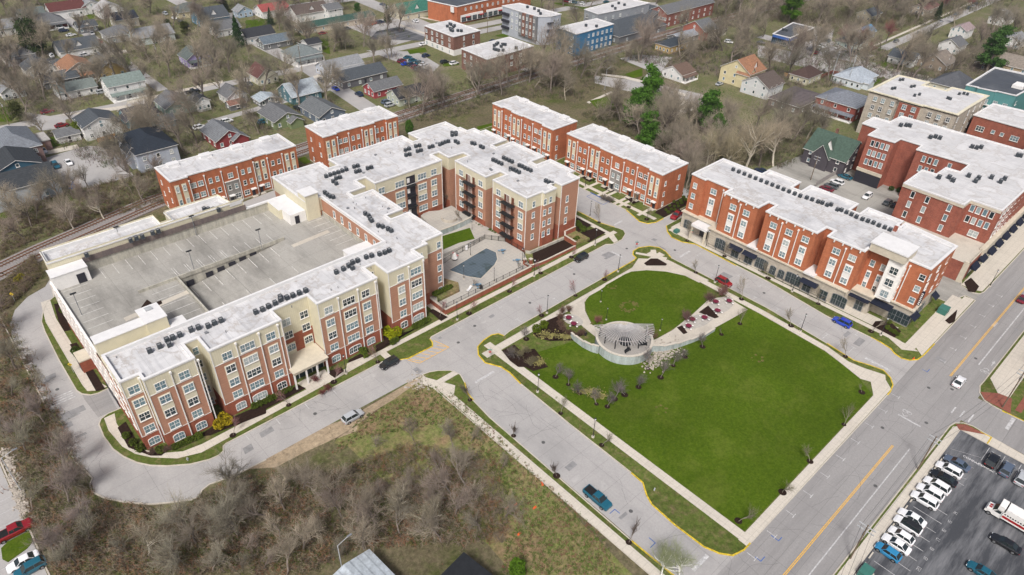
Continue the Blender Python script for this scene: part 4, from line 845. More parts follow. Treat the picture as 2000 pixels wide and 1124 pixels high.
# ================= RED BRICK TOWNHOUSE ROWS =================
def townhouse(label, cat, x0, x1, y0, y1, axis, n, mirror=False):
    """three-storey row of n units; the front faces -x (axis 'x') or -y (axis 'y')"""
    b = Bld('townhouse_row', label, cat, x0, y0, 'red brick townhouse rows with white flat roofs'); L = (y1-y0) if axis == 'x' else (x1-x0); u = L/n; fr = []
    front = x0 if axis == 'x' else y0; back = x1 if axis == 'x' else y1; s0 = y0 if axis == 'x' else x0
    for i in range(n):
        d = 0.0 if i % 3 == 0 or i == n-1 else (.75 if i % 3 == 1 else .5)
        if i in (n//2,): d = 0
        fr += [(front+d, s0+i*u), (front+d, s0+(i+1)*u)]; b.__dict__.setdefault('d', []).append(d)
    poly = fr+[(back, s0+L), (back, s0)]
    if axis == 'y': poly = [(q, p) for p, q in poly]
    bk = [(0, .5, 'limestone'), (.5, 12.5, 'brick_orange')]
    b.shell(poly, bk, 12.6, ['limestone', 'brick_orange'], 'roof_white', drop=.5)
    F_ = 'W' if axis == 'x' else 'S'
    m = b.m()
    for k in range(1, n):   # raised white party parapets at the back
        if k % 2: c_ = s0+k*u; (m.box(back-2.2, back+.06, c_-1.6, c_+1.6, 12.1, 12.95) if axis == 'x' else m.box(c_-1.6, c_+1.6, back-2.2, back+.06, 12.1, 12.95))
    b.parts(m, 'raised_parapet', 'membrane_cap')
    for i in range(n):
        d = b.d[i]; p = front+d; c_ = s0+(i+.5)*u; k = i % 4; q = u*.21
        kind = 'tall' if (i in (0, n-1) or i == n//2+(n > 7)) else ('grey' if i in (3, 5) else ('pair' if k % 2 else 'small'))
        if kind == 'tall':
            for a in (c_-q, c_+q): b.panel(F_, a, 4.0, 10.8, p, 1.35); b.wins('sgl', F_, [a], [9.5, 5.3], p-.06, .85, 1.7)
        elif kind == 'pair': b.wins('dbl', F_, [c_-q, c_+q], [9.0, 5.5], p, 1.45, 1.5)
        elif kind == 'grey':
            m = b.m(); (m.box(p-.12, p+.1, c_-u*.42, c_+u*.42, .3, 7.2) if axis == 'x' else m.box(c_-u*.42, c_+u*.42, p-.12, p+.1, .3, 7.2)); o = b.part(m, 'grey_stone_bay', 'greystone')
            m = b.m(); (m.box(p-.25, p+.1, c_-u*.45, c_+u*.45, 7.2, 7.45) if axis == 'x' else m.box(c_-u*.45, c_+u*.45, p-.25, p+.1, 7.2, 7.45)); b.part(m, 'stone_cornice', 'trim_white', parent=o)
            b.wins('dbl', F_, [c_], [9.1], p, 1.45, 1.5); b.wins('sgl', F_, [c_-q, c_+q], [5.3], p-.12, .9, 1.5)
        else: b.wins('sgl', F_, [c_-q, c_+q], [9.0, 5.4], p, .95, 1.5)
        pp = p-(.12 if kind == 'grey' else 0); sd = -1 if (i+mirror) % 2 else 1
        b.win('dbl', F_, c_+sd*q, 2.1, pp, 1.6, 1.5)
        e = c_-sd*q; m = b.m(); (m.box(pp-.06, pp+.05, e-.5, e+.5, .3, 2.5) if axis == 'x' else m.box(e-.5, e+.5, pp-.06, pp+.05, .3, 2.5)); b.part(m, 'door', 'door_dark')
        m = b.m(); (m.box(pp-1.1, pp-.02, e-.8, e+.8, 2.75, 3.0) if axis == 'x' else m.box(e-.8, e+.8, pp-1.1, pp-.02, 2.75, 3.0)); b.part(m, 'awning', 'awning_white')
        m = b.m(); (m.box(pp-1.3, pp-.02, e-.8, e+.8, 0, .35) if axis == 'x' else m.box(e-.8, e+.8, pp-1.3, pp-.02, 0, .35)); b.part(m, 'step', 'concrete')
        if i: c2 = s0+i*u; f2 = front+min(b.d[i], b.d[i-1]); (b.pipe(f2-.1, c2+(.15 if b.d[i] > b.d[i-1] else -.15), .2, 11.3) if axis == 'x' else b.pipe(c2+(.15 if b.d[i] > b.d[i-1] else -.15), f2-.1, .2, 11.3))
    if axis == 'x':
        b.wins('sgl', 'S', [x0+2.2, x0+9.2], [8.9, 5.3], y0, .8, 1.5); b.win('sgl', 'S', x0+2.4, 1.8, y0, .8, 1.5)
    else: b.wins('sgl', 'W', [y0+2.8, y0+8.5], [8.9, 5.3, 1.8], x0, .7, 1.3)
    b.done(); return b
townhouse('long red brick townhouse row by the crossroads, nearest the red pickup', 'townhouse row', 163.3, 176.3, 105.5, 145.4, 'x', 8)
townhouse('red brick townhouse row behind the apartment court, further from the crossroads', 'townhouse row', 161.8, 173.8, 150.6, 181.6, 'x', 6)
townhouse('red brick townhouse row beside the railway with green shrub at its right end', 'townhouse row', 98.8, 128, 193.2, 204.8, 'y', 6)
townhouse('westernmost red brick townhouse row, behind the rooftop garage', 'townhouse row', 49.8, 88.9, 193, 204.6, 'y', 8, True)
# ================= RED BRICK MIXED USE BLOCK (north-east street) =================
B2 = Bld('mixed_use_block', 'orange brick four-storey block with arched stone shopfronts facing the park', 'mixed use building', 164, 29)
ZR = 17.4
fp = [(162.2, 95), (161.9, 90.4), (162.9, 90.2), (162.9, 82.4), (159.4, 82.4), (159.2, 71.8), (164.2, 71.6), (164.2, 69.3), (159.0, 69.3), (159.0, 55.0), (163.7, 54.8), (163.7, 52.6), (159.8, 52.5), (159.9, 43.2), (164.4, 43.2), (164.4, 29.3), (180.2, 29.1), (181.8, 42.3), (178.9, 42.3), (178.9, 43.2), (182.3, 43.2), (182.3, 52.4), (177.2, 52.4), (177.2, 55.2), (182.3, 55.2), (182.3, 69), (177.0, 69), (177.0, 72), (182, 72), (182, 81.8), (178, 81.9), (178, 95)]
bb = [(0, 5.3, 'stone'), (5.3, 17.2, 'brick_orange')]
B2.shell(fp, bb, ZR, ['stone', 'brick_orange', 'limestone'], 'roof_white', drop=.7, over=.2)
m = B2.m(); bp = [(164, 29), (168, 29), (168, 95.1), (161.2, 95.1), (161.2, 84.2), (158.9, 84.2), (158.9, 43.6), (161.6, 43.6), (161.6, 38), (164, 38)]
m.prism(ccw(offset(ccw(bp), -.35)), 5.15, 5.5); m.prism(ccw(bp), 0, 5.15, 1); B2.part(m, 'stone_base', ('limestone', 'stone'))
for a, p in ((87.6, 162.85), (78.9, 159.28), (74.7, 159.2), (66.4, 158.95), (61.9, 158.95), (57.3, 158.95), (49.4, 159.76), (45.3, 159.8), ):
    B2.panel('W', a, 6.4, 12.2, p, 1.95, 'trim_white'); B2.wins('dbl', 'W', [a], [11.0, 7.5], p-.05, 1.55, 1.6); B2.win('dbl', 'W', a, 14.3, p, 1.8, 1.6)
B2.wins('sgl', 'W', [93.3], [14.2, 10.9, 7.6], 162.0, 1.2, 1.6)
for a in (41.7, 39.1): B2.panel('W', a, 5.6, 10.4, 164.4, 1.2, 'trim_white'); B2.wins('sgl', 'W', [a], [9.2, 6.2], 164.35, .95, 1.6); B2.win('sgl', 'W', a, 12.6, 164.4, 1.05, 1.7)
B2.wins('sgl', 'W', [30.3], [14.3, 11.0, 7.6], 164.4, 1.3, 1.6)
m = B2.m(); m.prism(ccw([(162.4, 38), (163.0, 34.3), (164.5, 34.3), (164.5, 38)]), 5.3, 16.9); B2.part(m, 'white_corner_bay', 'trim_white')
B2.wins('dbl', 'W', [36.1], [14.0, 10.6, 7.2], 162.5, 1.9, 1.9); B2.wins('sgl', 'S', [163.8], [14.0, 10.6, 7.2], 34.25, .9, 1.9)
m = B2.m(); m.box(161.9, 168.5, 34.4, 43.0, 16.9, 19.0, 0); m.box(161.7, 168.7, 34.2, 43.2, 19.0, 19.3, 1); B2.part(m, 'cream_penthouse', ('limestone', 'membrane_cap'))
B2.wins('sgl', 'S', [165.9, 171.6, 177.2], [14.3], 29.2, 1.3, 1.6)
for a in (167.1, 173.8, 178.4): B2.panel('S', a, 6.1, 12.0, 29.25, 1.7, 'trim_white'); B2.wins('sgl', 'S', [a], [10.9, 7.3], 29.2, 1.2, 1.6)
for (x, y) in ((162.8, 84.6), (159.1, 76.8), (158.8, 64.2), (158.8, 59.6), (159.7, 47.4), (164.2, 33.6)): B2.pipe(x, y, 5.4, 16.2)
for a, w_, st in ((79.8, 3.2, 'arch'), (66.6, 3.6, 'arch'), (63.1, 1.7, 'arch'), (60.6, 1.7, 'arch'), (57.1, 4.2, 'arch'), (44.4, 3.8, 'arch'), (31.3, 5.0, 'arch')): 
    g_ = B2.m(); n = 10; h_ = 3.2 if w_ > 2 else 2.6; r_ = min(w_/2, 1.2)
    B2.w.append(('archd', 'W', a, h_/2+.5, 158.85 if a > 43 else 163.95, w_, h_))
for a, w_ in ((74.8, 2.2), (70.5, 2.4), (53.1, 2.2), (48.6, 2.2), (40.3, 2.0)): B2.w.append(('shop', 'W', a, 1.6, 158.85 if a > 43 else 161.55, w_, 2.7))
B2.w.append(('archd', 'S', 166.4, 2.2, 28.98, 3, 3.2)); B2.w.append(('shop', 'S', 172, 2.2, 29.1, 3.2, 2.6)); B2.w.append(('archd', 'W', 92.6, 1.9, 161.15, 2.6, 2.8))
m = B2.m()
for a, w_ in ((74.9, 4.2), (70.3, 4.0), (52.6, 4.6)): m.add([(158.85, a-w_/2, 3.9), (158.85, a+w_/2, 3.9), (157.3, a+w_/2, 3.2), (157.3, a-w_/2, 3.2), (158.85, a-w_/2, 3.2), (158.85, a+w_/2, 3.2)], [(0, 3, 2, 1), (0, 4, 3), (1, 2, 5), (3, 4, 5, 2)]); B2.part(m, 'awning', 'awning'); m = B2.m()
m.box(160.2, 161.6, 38.1, 43.4, 3.9, 4.15); m.box(161.2, 164.0, 33.2, 38.0, 3.9, 4.2); B2.part(m, 'entrance_canopy', 'awning')
m = B2.m()
for x0, x1 in ((163.5, 167.5), (177, 180)): m.add([(x0, 29.1, 3.9), (x1, 29.1, 3.9), (x1, 27.6, 2.9), (x0, 27.6, 2.9)], [(0, 3, 2, 1)])
B2.parts(m, 'side_awning', 'awning')
for y0, y1 in ((84.3, 89.5), (68.8, 71.8), (51.9, 55)):
    m = B2.m(); m.box(158.2, 164.4, y0, y1, 5.45, 5.9) if y0 < 80 else m.box(157.6, 162.8, y0, y1, 4.2, 4.9); B2.part(m, 'low_roof', 'membrane_cap')
m = B2.m()
for y in (84.6, 89.2): m.box(157.7, 158.2, y-.3, y+.3, .1, 4.2)
B2.parts(m, 'porch_column', 'limestone'); m = B2.m(); m.box(161.0, 161.18, 85.6, 88.2, .1, 3.2); B2.part(m, 'porch_door', 'door_dark')
m = B2.m(); m.box(164.0, 164.42, 28.3, 28.9, 7.2, 11.2); B2.part(m, 'blade_sign', 'awning')
m = B2.m()
for i in range(7): m.box(163.94, 164.0, 28.42, 28.78, 7.5+i*.5, 7.75+i*.5)
B2.part(m, 'sign_lettering', 'trim_white')
m = B2.m()
for (x0, x1, y) in ((158.9, 159.3, 60.0),): pass
for y in [56, 58.4, 60.8, 63.2, 65.6, 67.9]: m.box(158.55, 159.0, y-.12, y+.12, 16.5, 17.0)
for y in [73, 75.3, 77.6, 79.9, 82]: m.box(158.85, 159.3, y-.12, y+.12, 16.5, 17.0)
for y in [44, 46.2, 48.4, 50.6]: m.box(159.4, 159.85, y-.12, y+.12, 16.5, 17.0)
B2.parts(m, 'cornice_bracket', 'trim_white')
m = B2.m(); m.box(176.3, 177.1, 42.4, 43.2, 16.7, 18.0); B2.part(m, 'chimney', 'brick_red')
B2.done()
condensers(zz(tF, [(257+30.6*i, 95+12.1*i) for i in range(0, 13)]+[(660, 250), (690, 260), (722, 272), (745, 278), (772, 290), (793, 288), (828, 315), (850, 318), (878, 330), (905, 342), (932, 355), (965, 368), (995, 378), (1025, 388), (1055, 402), (1087, 413), (1116, 425)]), 16.7, 'dark condenser unit in the orange brick block line', G_)
# ================= LARGE RED BRICK BUILDING (north-east) =================
B3 = Bld('brick_office_block', 'large dark red brick building with white roof and dark awnings along the main street', 'office building', 206, 28)
H3 = 16.8
fp = [(211.1, 28.1), (460, 26), (460, 37), (261, 37), (259.4, 75), (250.8, 75.3), (250.3, 80.9), (241.7, 80.9), (241.5, 75.3), (233.4, 75.1), (234.1, 66.9), (238.7, 66.8), (238.8, 60), (234.2, 59.8), (235.6, 44.6), (227.6, 44.5), (227.4, 48.5), (220.3, 48.6), (219.9, 52.5), (206.6, 52.5), (206.4, 36.2), (211.1, 36.1)]
B3.shell(fp, [(0, 16.3, 'brick_red')], H3, ['brick_red', 'limestone'], 'roof_clean', drop=.35, pw=.25, over=.25)
m = B3.m(); strip(m, [(219.9, 52.6), (206.5, 52.6), (206.3, 36.1), (211, 36), (211, 28)], .25, 15.6, 16.4); B3.part(m, 'stone_cornice', 'limestone')
[B3.wins('plain', 'W', [y], [14.3, 11.2, 7.9], 206.38+(y-36)*.012, 1.0, 1.9) for y in (49.3, 45.2, 39.2)]; B3.wins('plain', 'W', [34.8, 33.2, 31.5, 29.8], [14.4, 11.1], 211.1, 1.05, 1.9); B3.win('dbl', 'W', 31.9, 7.5, 211.1, 2.4, 1.8)
[B3.wins('plain', 'W', [y], [14.4, 11.1, 7.9], 233.3+(75.1-y)*.085, 1.0, 1.9) for y in (73.1, 71.6, 70.0, 68.4)]; [B3.wins('plain', 'W', [y], [14.4, 11.1], 234.1+(59.8-y)*.09, 1.0, 1.9) for y in (57, 55.2, 53.4, 49.5)]
B3.wins('plain', 'S', [214+i*3.1 for i in range(22)], [14.4, 11.1, 8.0], 28.05, 1.5, 1.9)
m = B3.m(); m.box(195.9, 211.1, 27.2, 36.5, 0, 5.9, 0, 1); m.box(206.4, 300, 26.8, 28.05, 0, 6.4, 2); m.box(195.8, 211, 27.1, 27.3, 5.9, 6.5, 2); m.box(200, 206.4, 36.5, 52, 0, 5.9, 0, 1); m.box(195.7, 196.4, 27.1, 28.4, 0, 6.5, 2); B3.part(m, 'podium', ('brick_red', 'concrete', 'limestone'))
m = B3.m()
for i in range(9): x = 199+i*6.2; m.box(x, x+3.6, 27.0 if x < 206 else 26.7, 27.1, .4, 3.4)
B3.parts(m, 'shop_window', 'shopglass')
for i in range(9):
    x = 199+i*6.2; y_ = 27.0 if x < 206 else 26.7; m = B3.m(); m.add([(x-.3, y_, 4.6), (x+3.9, y_, 4.6), (x+3.9, y_-1.5, 3.4), (x-.3, y_-1.5, 3.4), (x-.3, y_, 3.4), (x+3.9, y_, 3.4)], [(0, 3, 2, 1), (0, 4, 3), (1, 2, 5), (3, 4, 5, 2)]); B3.part(m, 'awning', 'awning')
m = B3.m(); m.box(234, 259, 45, 75, -.1, 3.2) if 0 else m.quad((233.35, 75.1, .1), (233.35, 66.8, .1), (233.35, 66.8, 4.2), (233.35, 75.1, 4.2)); m.box(233.1, 233.4, 66.7, 75.2, 4.2, 5.3, 1); B3.part(m, 'undercroft_opening', ('door_dark', 'limestone'))
m = B3.m(); m.quad((235.4, 59, .1), (235.4, 45, .1), (235.4, 45, 3.2), (235.4, 59, 3.2)); m.box(234.6, 235.3, 45, 59.8, 3.2, 4.3, 1); B3.part(m, 'undercroft_opening', ('door_dark', 'limestone'))
B3.done()
tW = (1640, 130, .19576); tQ = (1640, 320, .26686)
condensers(zz(tW, [(605, 600), (660, 600), (695, 605), (900, 720), (950, 715), (995, 728), (1315, 815), (1362, 825), (1405, 820), (1770, 900), (1800, 905)])+zz(tQ, [(722, 110), (797, 110), (825, 133), (940, 98), (1012, 115), (990, 138), (1107, 110), (1203, 120), (1172, 142)]), H3-.35, 'grey condenser unit on the dark red brick building', 'condensers on the brick building', 1.25)
# ================= STONE FRONTED APARTMENTS, RED AND TEAL BUILDINGS =================
B4 = Bld('stone_apartment_block', 'pale stone four-storey apartment block with red brick centre and white roof', 'apartment building', 276, 62)
B4.shell([(276.1, 94), (276.3, 82.6), (275.6, 82.4), (275.6, 74.4), (276.3, 74.2), (276.8, 62.6), (287.6, 62.7), (306.9, 62.4), (305.6, 74.4), (300, 74.6), (298.9, 83.2), (304.4, 83.2), (303.4, 94.2)], [(0, 16.2, 'stone')], 17, ['stone', 'limestone'], 'roof_clean', 'cream_flat', drop=.25, over=.55)
m = B4.m(); m.box(275.5, 276.2, 74.6, 82.2, 0, 15.9); B4.part(m, 'brick_centre_bay', 'brick_red')
for a in (91.0, 88.1, 84.5, 71.0, 67.9, 64.7): B4.wins('dbl', 'W', [a], [14.4, 11.2, 8.0, 4.8], 276.02, 1.3, 1.7)
for a in (80, 76.6): B4.wins('dbl', 'W', [a], [14.6, 11.6, 8.0, 4.8], 275.45, 1.5, 1.7)
B4.wins('plain', 'S', [279, 290, 296, 303], [14.3, 11.2, 8], 62.5, .9, 1.8); B4.done()
condensers(zz(tW, [(600, 145), (628, 142), (522, 232), (548, 228), (712, 212), (742, 208), (745, 300), (793, 290), (1075, 325), (1100, 335), (1190, 285), (1235, 280), (1270, 288)]), 16.75, 'small condenser unit on the pale stone apartments', 'condensers on the stone block')
B5 = Bld('brick_hall', 'plain red brick building with white roof, cut by the right edge, before the teal building', 'brick building', 294, 20)
B5.shell([(294.1, 61.2), (294.4, 18), (318, 18), (313, 60.5)], [(0, 12.8, 'brick_red')], 13, ['brick_red'], 'roof_clean', drop=.3, over=.3)
B5.wins('tri', 'W', [57.6, 46], [8.6], 294.1, 2.6, 1.8); B5.wins('plain', 'W', [53.2, 50.2], [8.8], 294.1, 1.1, 1.2); B5.done()
B6 = Bld('teal_building', 'teal clad modern building with white trim and dark flat roof', 'apartment building', 324, 56)
B6.shell([(324.4, 74.6), (325.2, 70.6), (324.6, 70.5), (325.6, 64), (326.4, 64), (327, 57), (362, 55), (360, 75)], [(0, 13.8, 'siding')], 14, ['siding'], 'roof_dark', drop=.6, over=.2)
for ch in B6.root.children:
    if ch.name.startswith('wall'): ch.color = (.10, .27, .27, 1)
B6.wins('dbl', 'W', [66, 62.5, 59], [9.6, 6, 2.6], 325, 1.5, 1.6); B6.wins('plain', 'S', [331, 338, 345], [10, 6.5], 56.8, 2, 1.5)
m = B6.m(); m.box(324.6, 326.4, 57, 74.5, 8, 8.3); m.box(338, 344, 58, 62, 13.4, 14.6, 0); B6.part(m, 'white_band', 'trim_white'); B6.done()
# ================= FLAT ROOFED BLOCKS FURTHER BACK =================
def flat(name, label, cat, poly, h, mt, bands=None, wl=(), roof='roof_clean', col=None, cond=0, extra=None):
    b = Bld(name, label, cat, *ccw(poly)[0]); b.shell(poly, bands or [(0, h-.2, mt[0])], h, list(mt), roof, drop=.35, over=.25)
    if col:
        for ch in b.root.children:
            if ch.name.startswith('wall'): ch.color = (*col, 1)
    for w_ in wl: b.wins(*w_)
    if extra: extra(b)
    b.done()
    xs = [p[0] for p in poly]; ys = [p[1] for p in poly]
    for i in range(cond):
        o = inst('condenser_unit', cond_me, None, (min(xs)+(max(xs)-min(xs))*R.uniform(.3, .7), min(ys)+(max(ys)-min(ys))*(.2+.6*i/max(1, cond)), h-.35), 0, None, 1.3); tag(o, ' '.join((ORD[i]+' small condenser from the front on the '+label.replace('three-storey ', '')).split()[:16]), 'condenser', 'condensers on distant roofs')
    return b
flat('brown_apartments', 'square brown brick block with white roof, left of two', 'apartment building', [(210.4, 288), (209.9, 264.4), (227.2, 265), (226.9, 288.2)], 9.3, ['brick_brown', 'trim_white'], [(0, 2.8, 'trim_white'), (2.8, 9.1, 'brick_brown')],
     [('dbl', 'W', [286, 281.4, 277.4, 273.4, 267.6], [7.3, 4.4, 1.5], 210.0, 1.3, 1.6), ('plain', 'S', [216.5, 222.5], [7.3, 4.4], 264.6, .9, 1.6)], cond=11)
flat('brown_apartments', 'brown brick block with white roof beside the railway, right of two', 'apartment building', [(201.3, 247.8), (200.5, 229), (230.6, 230.9), (231.2, 248.1)], 9.3, ['brick_brown'], None,
     [('dbl', 'W', [245, 240.5, 236, 232], [7, 4], 200.9, 1.2, 1.5), ('dbl', 'S', [205, 210, 216, 221.5, 227], [7, 4], 229.8, 1.3, 1.5)], cond=12)
def ex4(b):
    for z in (3.4, 6.8, 10.2):
        m = b.m(); m.box(253.4, 254.8, 273.4, 278.6, z, z+1.1); b.part(m, 'balcony', 'door_dark')
        m = b.m(); m.box(258.6, 262, 248.2, 250, z+.6, z+.9); b.part(m, 'balcony', 'door_dark')
    for i, y in enumerate((264.6, 262, 259.4, 256.8, 254.2)):
        m = b.m(); m.box(253.9-.2*(i % 2), 255.4, y-1.2, y+1.2, 2.6, 13.9); b.part(m, 'cladding_bay', ('metal_grey' if i % 2 == 0 else 'brick_brown'))
        b.wins('dbl', 'W', [y], [11.8, 8.4, 5], 253.7, .9, 1.5)
flat('modern_apartments', 'tall white and grey modern apartment block with dark corner balconies', 'apartment building', [(254.7, 279.2), (254.7, 265.8), (255.3, 253), (261, 249.4), (268, 249.4), (266, 278)], 14.2, ['siding', 'brick_brown'], None,
     [('dbl', 'W', [271.6, 268], [11.8, 8.4, 5], 254.7, 1.2, 1.5), ('plain', 'S', [263, 266], [11.5, 8, 4.6], 249.3, .8, 1.6)], col=(.42, .45, .50), cond=4, extra=ex4)
flat('blue_apartments', 'three-storey blue and grey apartment block with white roof by the railway', 'apartment building', [(257.4, 241.6), (257, 237.5), (257.8, 237.4), (256.5, 227.8), (285.5, 228.8), (286.2, 240.9)], 11, ['siding', 'brick_brown'], None,
     [('tri', 'W', [230.5], [8.4, 5, 2], 256.7, 2, 1.6), ('dbl', 'S', [259.5+3.4*i for i in range(8)], [8.4, 5, 2], 228.2, 1.2, 1.5)], col=(.05, .18, .33), cond=2)
flat('blue_apartments', 'grey and blue apartment block with white roof, behind the railway one', 'apartment building', [(293.3, 256), (291.9, 245), (316, 243.6), (334, 243.8), (332, 258)], 11.5, ['siding'], None, [('dbl', 'W', [253, 248], [8.8, 5.5], 292.3, 1.6, 1.8), ('dbl', 'S', [297, 303, 309, 315, 322, 328], [8.6, 5.2], 243.8, 1.3, 1.5)], col=(.30, .32, .34), cond=4)
flat('store_building', 'long red brick commercial building with white shopfronts and red awnings', 'shop', [(241, 326), (245.6, 305.8), (306, 310.5), (304, 330)], 9.8, ['brick_orange'], None,
     [('arch', 'S', [248+4.0*i for i in range(13)], [7.4], 306.3, 1.1, 1.6)], 'roof_dark', None, 2,
     lambda b: (b.panel('W', 308.4, 6.4, 9.2, 244.6, 2.4, 'trim_white', .5), [b.panel('S', 256+20*k, 1, 4.6, 306.6, 17, 'trim_white', .6) for k in range(2)], [b.part((lambda m_: (m_.box(x, x+2.6, 305.3, 306.2, 3, 3.5), m_)[1])(b.m()), 'awning', 'lamp_red') for x in (252, 262, 276)], [b.w.append(('shop', 'S', 250.5+3.9*i, 2.3, 306.0, 3.1, 2.4)) for i in range(9)]))
flat('corner_store', 'low dark flat roofed shop with bright blue fascia', 'shop', [(358.2, 179.2), (358.4, 169.2), (388, 171.4), (388, 184)], 5.2, ['siding'], None, [('shop', 'W', [176.5, 172], [1.8], 358.3, 3.2, 2.2), ('shop', 'S', [362, 367, 372, 377], [1.8], 169.6, 3, 2.2)], 'roof_dark', (.03, .06, .09), 5,
     lambda b: [b.part((lambda m_: (m_.box(357.6, 358.1, 169.6, 178.8, 3.6, 4.7), m_.box(358.4, 366, 168.5, 169.0, 3.6, 4.6), m_)[2])(b.m()), 'blue_fascia', 'paint_blue')])
# ================= HOUSES =================
KEEP = []      # footprints trees stay clear of
def ordn(k): return ORD[k] if k < len(ORD) else ORD[k % 29]+' more'
def house(px, py, w_, d_, h, rise, axis, typ, wc, rc, label, porch=None, dormer=False, chim=False, yaw=0, zr=None, wing=None, cat='house', nwin=3):
    """w_ along x, d_ along y; (px,py) is where the middle of the roof shows"""
    mu = lambda c: tuple(.72*q+.28*(c[0]+c[1]+c[2])/3 for q in c); wc = mu(wc); rc = tuple(.85*q for q in mu(rc))
    zc = h+(rise*.6 if zr is None else zr); x, y = P(px, py, zc); KEEP.append((x, y, max(w_, d_)*.62))
    b = Bld('house', label, cat, x, y, 'houses in the streets beyond the railway', rad(yaw)); b.o = (0, 0, 0); b.rot = 0
    W, D = w_/2, d_/2
    def vol(cx, cy, W, D, h, rise, axis, typ, top=''):
        m = M(); m.box(cx-W, cx+W, cy-D, cy+D, 0, h)
        if typ == 'gable':
            if axis == 'x':
                for s in (-1, 1): m.add([(cx+s*W, cy-D, h), (cx+s*W, cy+D, h), (cx+s*W, cy, h+rise)], [(0, 1, 2) if s > 0 else (1, 0, 2)])
            else:
                for s in (-1, 1): m.add([(cx-W, cy+s*D, h), (cx+W, cy+s*D, h), (cx, cy+s*D, h+rise)], [(0, 1, 2) if s < 0 else (1, 0, 2)])
        o = b.part(m, 'wall', 'siding', wc); r = M(); e = .45; k = rise/(D if axis == 'x' else W)*e
        t = .18
        if typ == 'flat': r.box(cx-W-.2, cx+W+.2, cy-D-.2, cy+D+.2, h, h+.3)
        else:
            if axis == 'x': c_ = [(-W-e, -D-e), (W+e, -D-e), (W+e, D+e), (-W-e, D+e)]; rr = W+e if typ == 'gable' else max(.3, W-D*.95); rg = [(-rr, 0), (rr, 0)]
            else: c_ = [(-W-e, -D-e), (W+e, -D-e), (W+e, D+e), (-W-e, D+e)]; rr = D+e if typ == 'gable' else max(.3, D-W*.95); rg = [(0, -rr), (0, rr)]
            lo = [(cx+p, cy+q, h-k) for p, q in c_]; hi = [(cx+p, cy+q, h+rise) for p, q in rg]
            vs = lo+hi+[(p, q, z+t) for p, q, z in lo]+[(p, q, z+t) for p, q, z in hi]
            tf = [(0, 1, 5, 4), (1, 2, 5), (2, 3, 4, 5), (3, 0, 4)] if axis == 'x' else [(0, 1, 4), (1, 2, 5, 4), (2, 3, 5), (3, 0, 4, 5)]
            if typ == 'gable': tf = [f for f in tf if len(f) == 4]
            r.add(vs, [tuple(q+6 for q in f) for f in tf]+[tuple(reversed(f)) for f in tf])
            eave = [(0, 1), (1, 2), (2, 3), (3, 0)]
            if typ == 'gable': eave = [(0, 1), (2, 3), (1, 5), (5, 2), (3, 4), (4, 0)] if axis == 'x' else [(1, 2), (3, 0), (0, 4), (4, 1), (2, 5), (5, 3)]
            tr = M(); tr.add(vs, [(a, c2, c2+6, a+6) for a, c2 in eave]); b.part(tr, 'fascia', 'trim_white')
        ro = b.part(r, 'roof', 'shingle', rc); return ro
    ro = vol(0, 0, W, D, h, rise, axis, typ)
    if chim: m = M(); m.box(W*.3, W*.3+.8, D*.2, D*.2+.8, h, h+rise+.9); b.part(m, 'chimney', 'brick_brown', parent=ro)
    if dormer:
        m = M(); zc = h+rise*.25; f = -D*.75 if axis == 'x' else -W*.75; q = rise*.55
        if axis == 'x': m.add([(-1.6, f, zc), (1.6, f, zc), (0, f, zc+q+.5), (-1.6, 0, zc), (1.6, 0, zc), (0, 0, zc+q+.5)], [(0, 1, 2)]); r = M(); r.add([(-1.9, f-.3, zc-.1), (0, f-.3, zc+q+.7), (0, D*.1, zc+q+.7), (-1.9, D*.1, zc-.1), (1.9, f-.3, zc-.1), (1.9, D*.1, zc-.1)], [(0, 3, 2, 1), (4, 1, 2, 5)])
        else: m.add([(f, -1.6, zc), (f, 1.6, zc), (f, 0, zc+q+.5)], [(1, 0, 2)]); r = M(); r.add([(f-.3, -1.9, zc-.1), (f-.3, 0, zc+q+.7), (W*.1, 0, zc+q+.7), (W*.1, -1.9, zc-.1), (f-.3, 1.9, zc-.1), (W*.1, 1.9, zc-.1)], [(0, 1, 2, 3), (4, 5, 2, 1)])
        b.part(m, 'dormer', 'trim_white'); b.part(r, 'dormer_roof', 'shingle', rc)
    if wing: cx, cy, ww, wd, wh, wr, wa = wing; vol(cx, cy, ww/2, wd/2, wh, wr, wa, 'gable')
    if porch:
        m = M(); r = M(); q = 2.3
        if porch in 'SN': s = -1 if porch == 'S' else 1; y0, y1 = sorted((s*D, s*(D+q))); r.add([(-W, s*D, 3.2), (W, s*D, 3.2), (W, s*(D+q), 2.6), (-W, s*(D+q), 2.6), (-W, s*D, 3.0), (W, s*D, 3.0), (W, s*(D+q), 2.45), (-W, s*(D+q), 2.45)], [(0, 1, 2, 3), (7, 6, 5, 4), (3, 2, 6, 7), (0, 3, 7, 4), (1, 5, 6, 2)]); posts = [(-W+.2+i*(2*W-.4)/3, s*(D+q-.2)) for i in range(4)]; m.box(-W, W, y0, y1, 0, .4)
        else: s = -1 if porch == 'W' else 1; x0, x1 = sorted((s*W, s*(W+q))); r.add([(s*W, -D, 3.2), (s*W, D, 3.2), (s*(W+q), D, 2.6), (s*(W+q), -D, 2.6), (s*W, -D, 3.0), (s*W, D, 3.0), (s*(W+q), D, 2.45), (s*(W+q), -D, 2.45)], [(0, 1, 2, 3), (7, 6, 5, 4), (3, 2, 6, 7), (0, 3, 7, 4), (1, 5, 6, 2)]); posts = [(s*(W+q-.2), -D+.2+i*(2*D-.4)/3) for i in range(4)]; m.box(x0, x1, -D, D, 0, .4)
        for x_, y_ in posts: m.box(x_-.1, x_+.1, y_-.1, y_+.1, .4, 2.5)
        b.part(m, 'porch', 'trim_white'); b.part(r, 'porch_roof', 'shingle', rc)
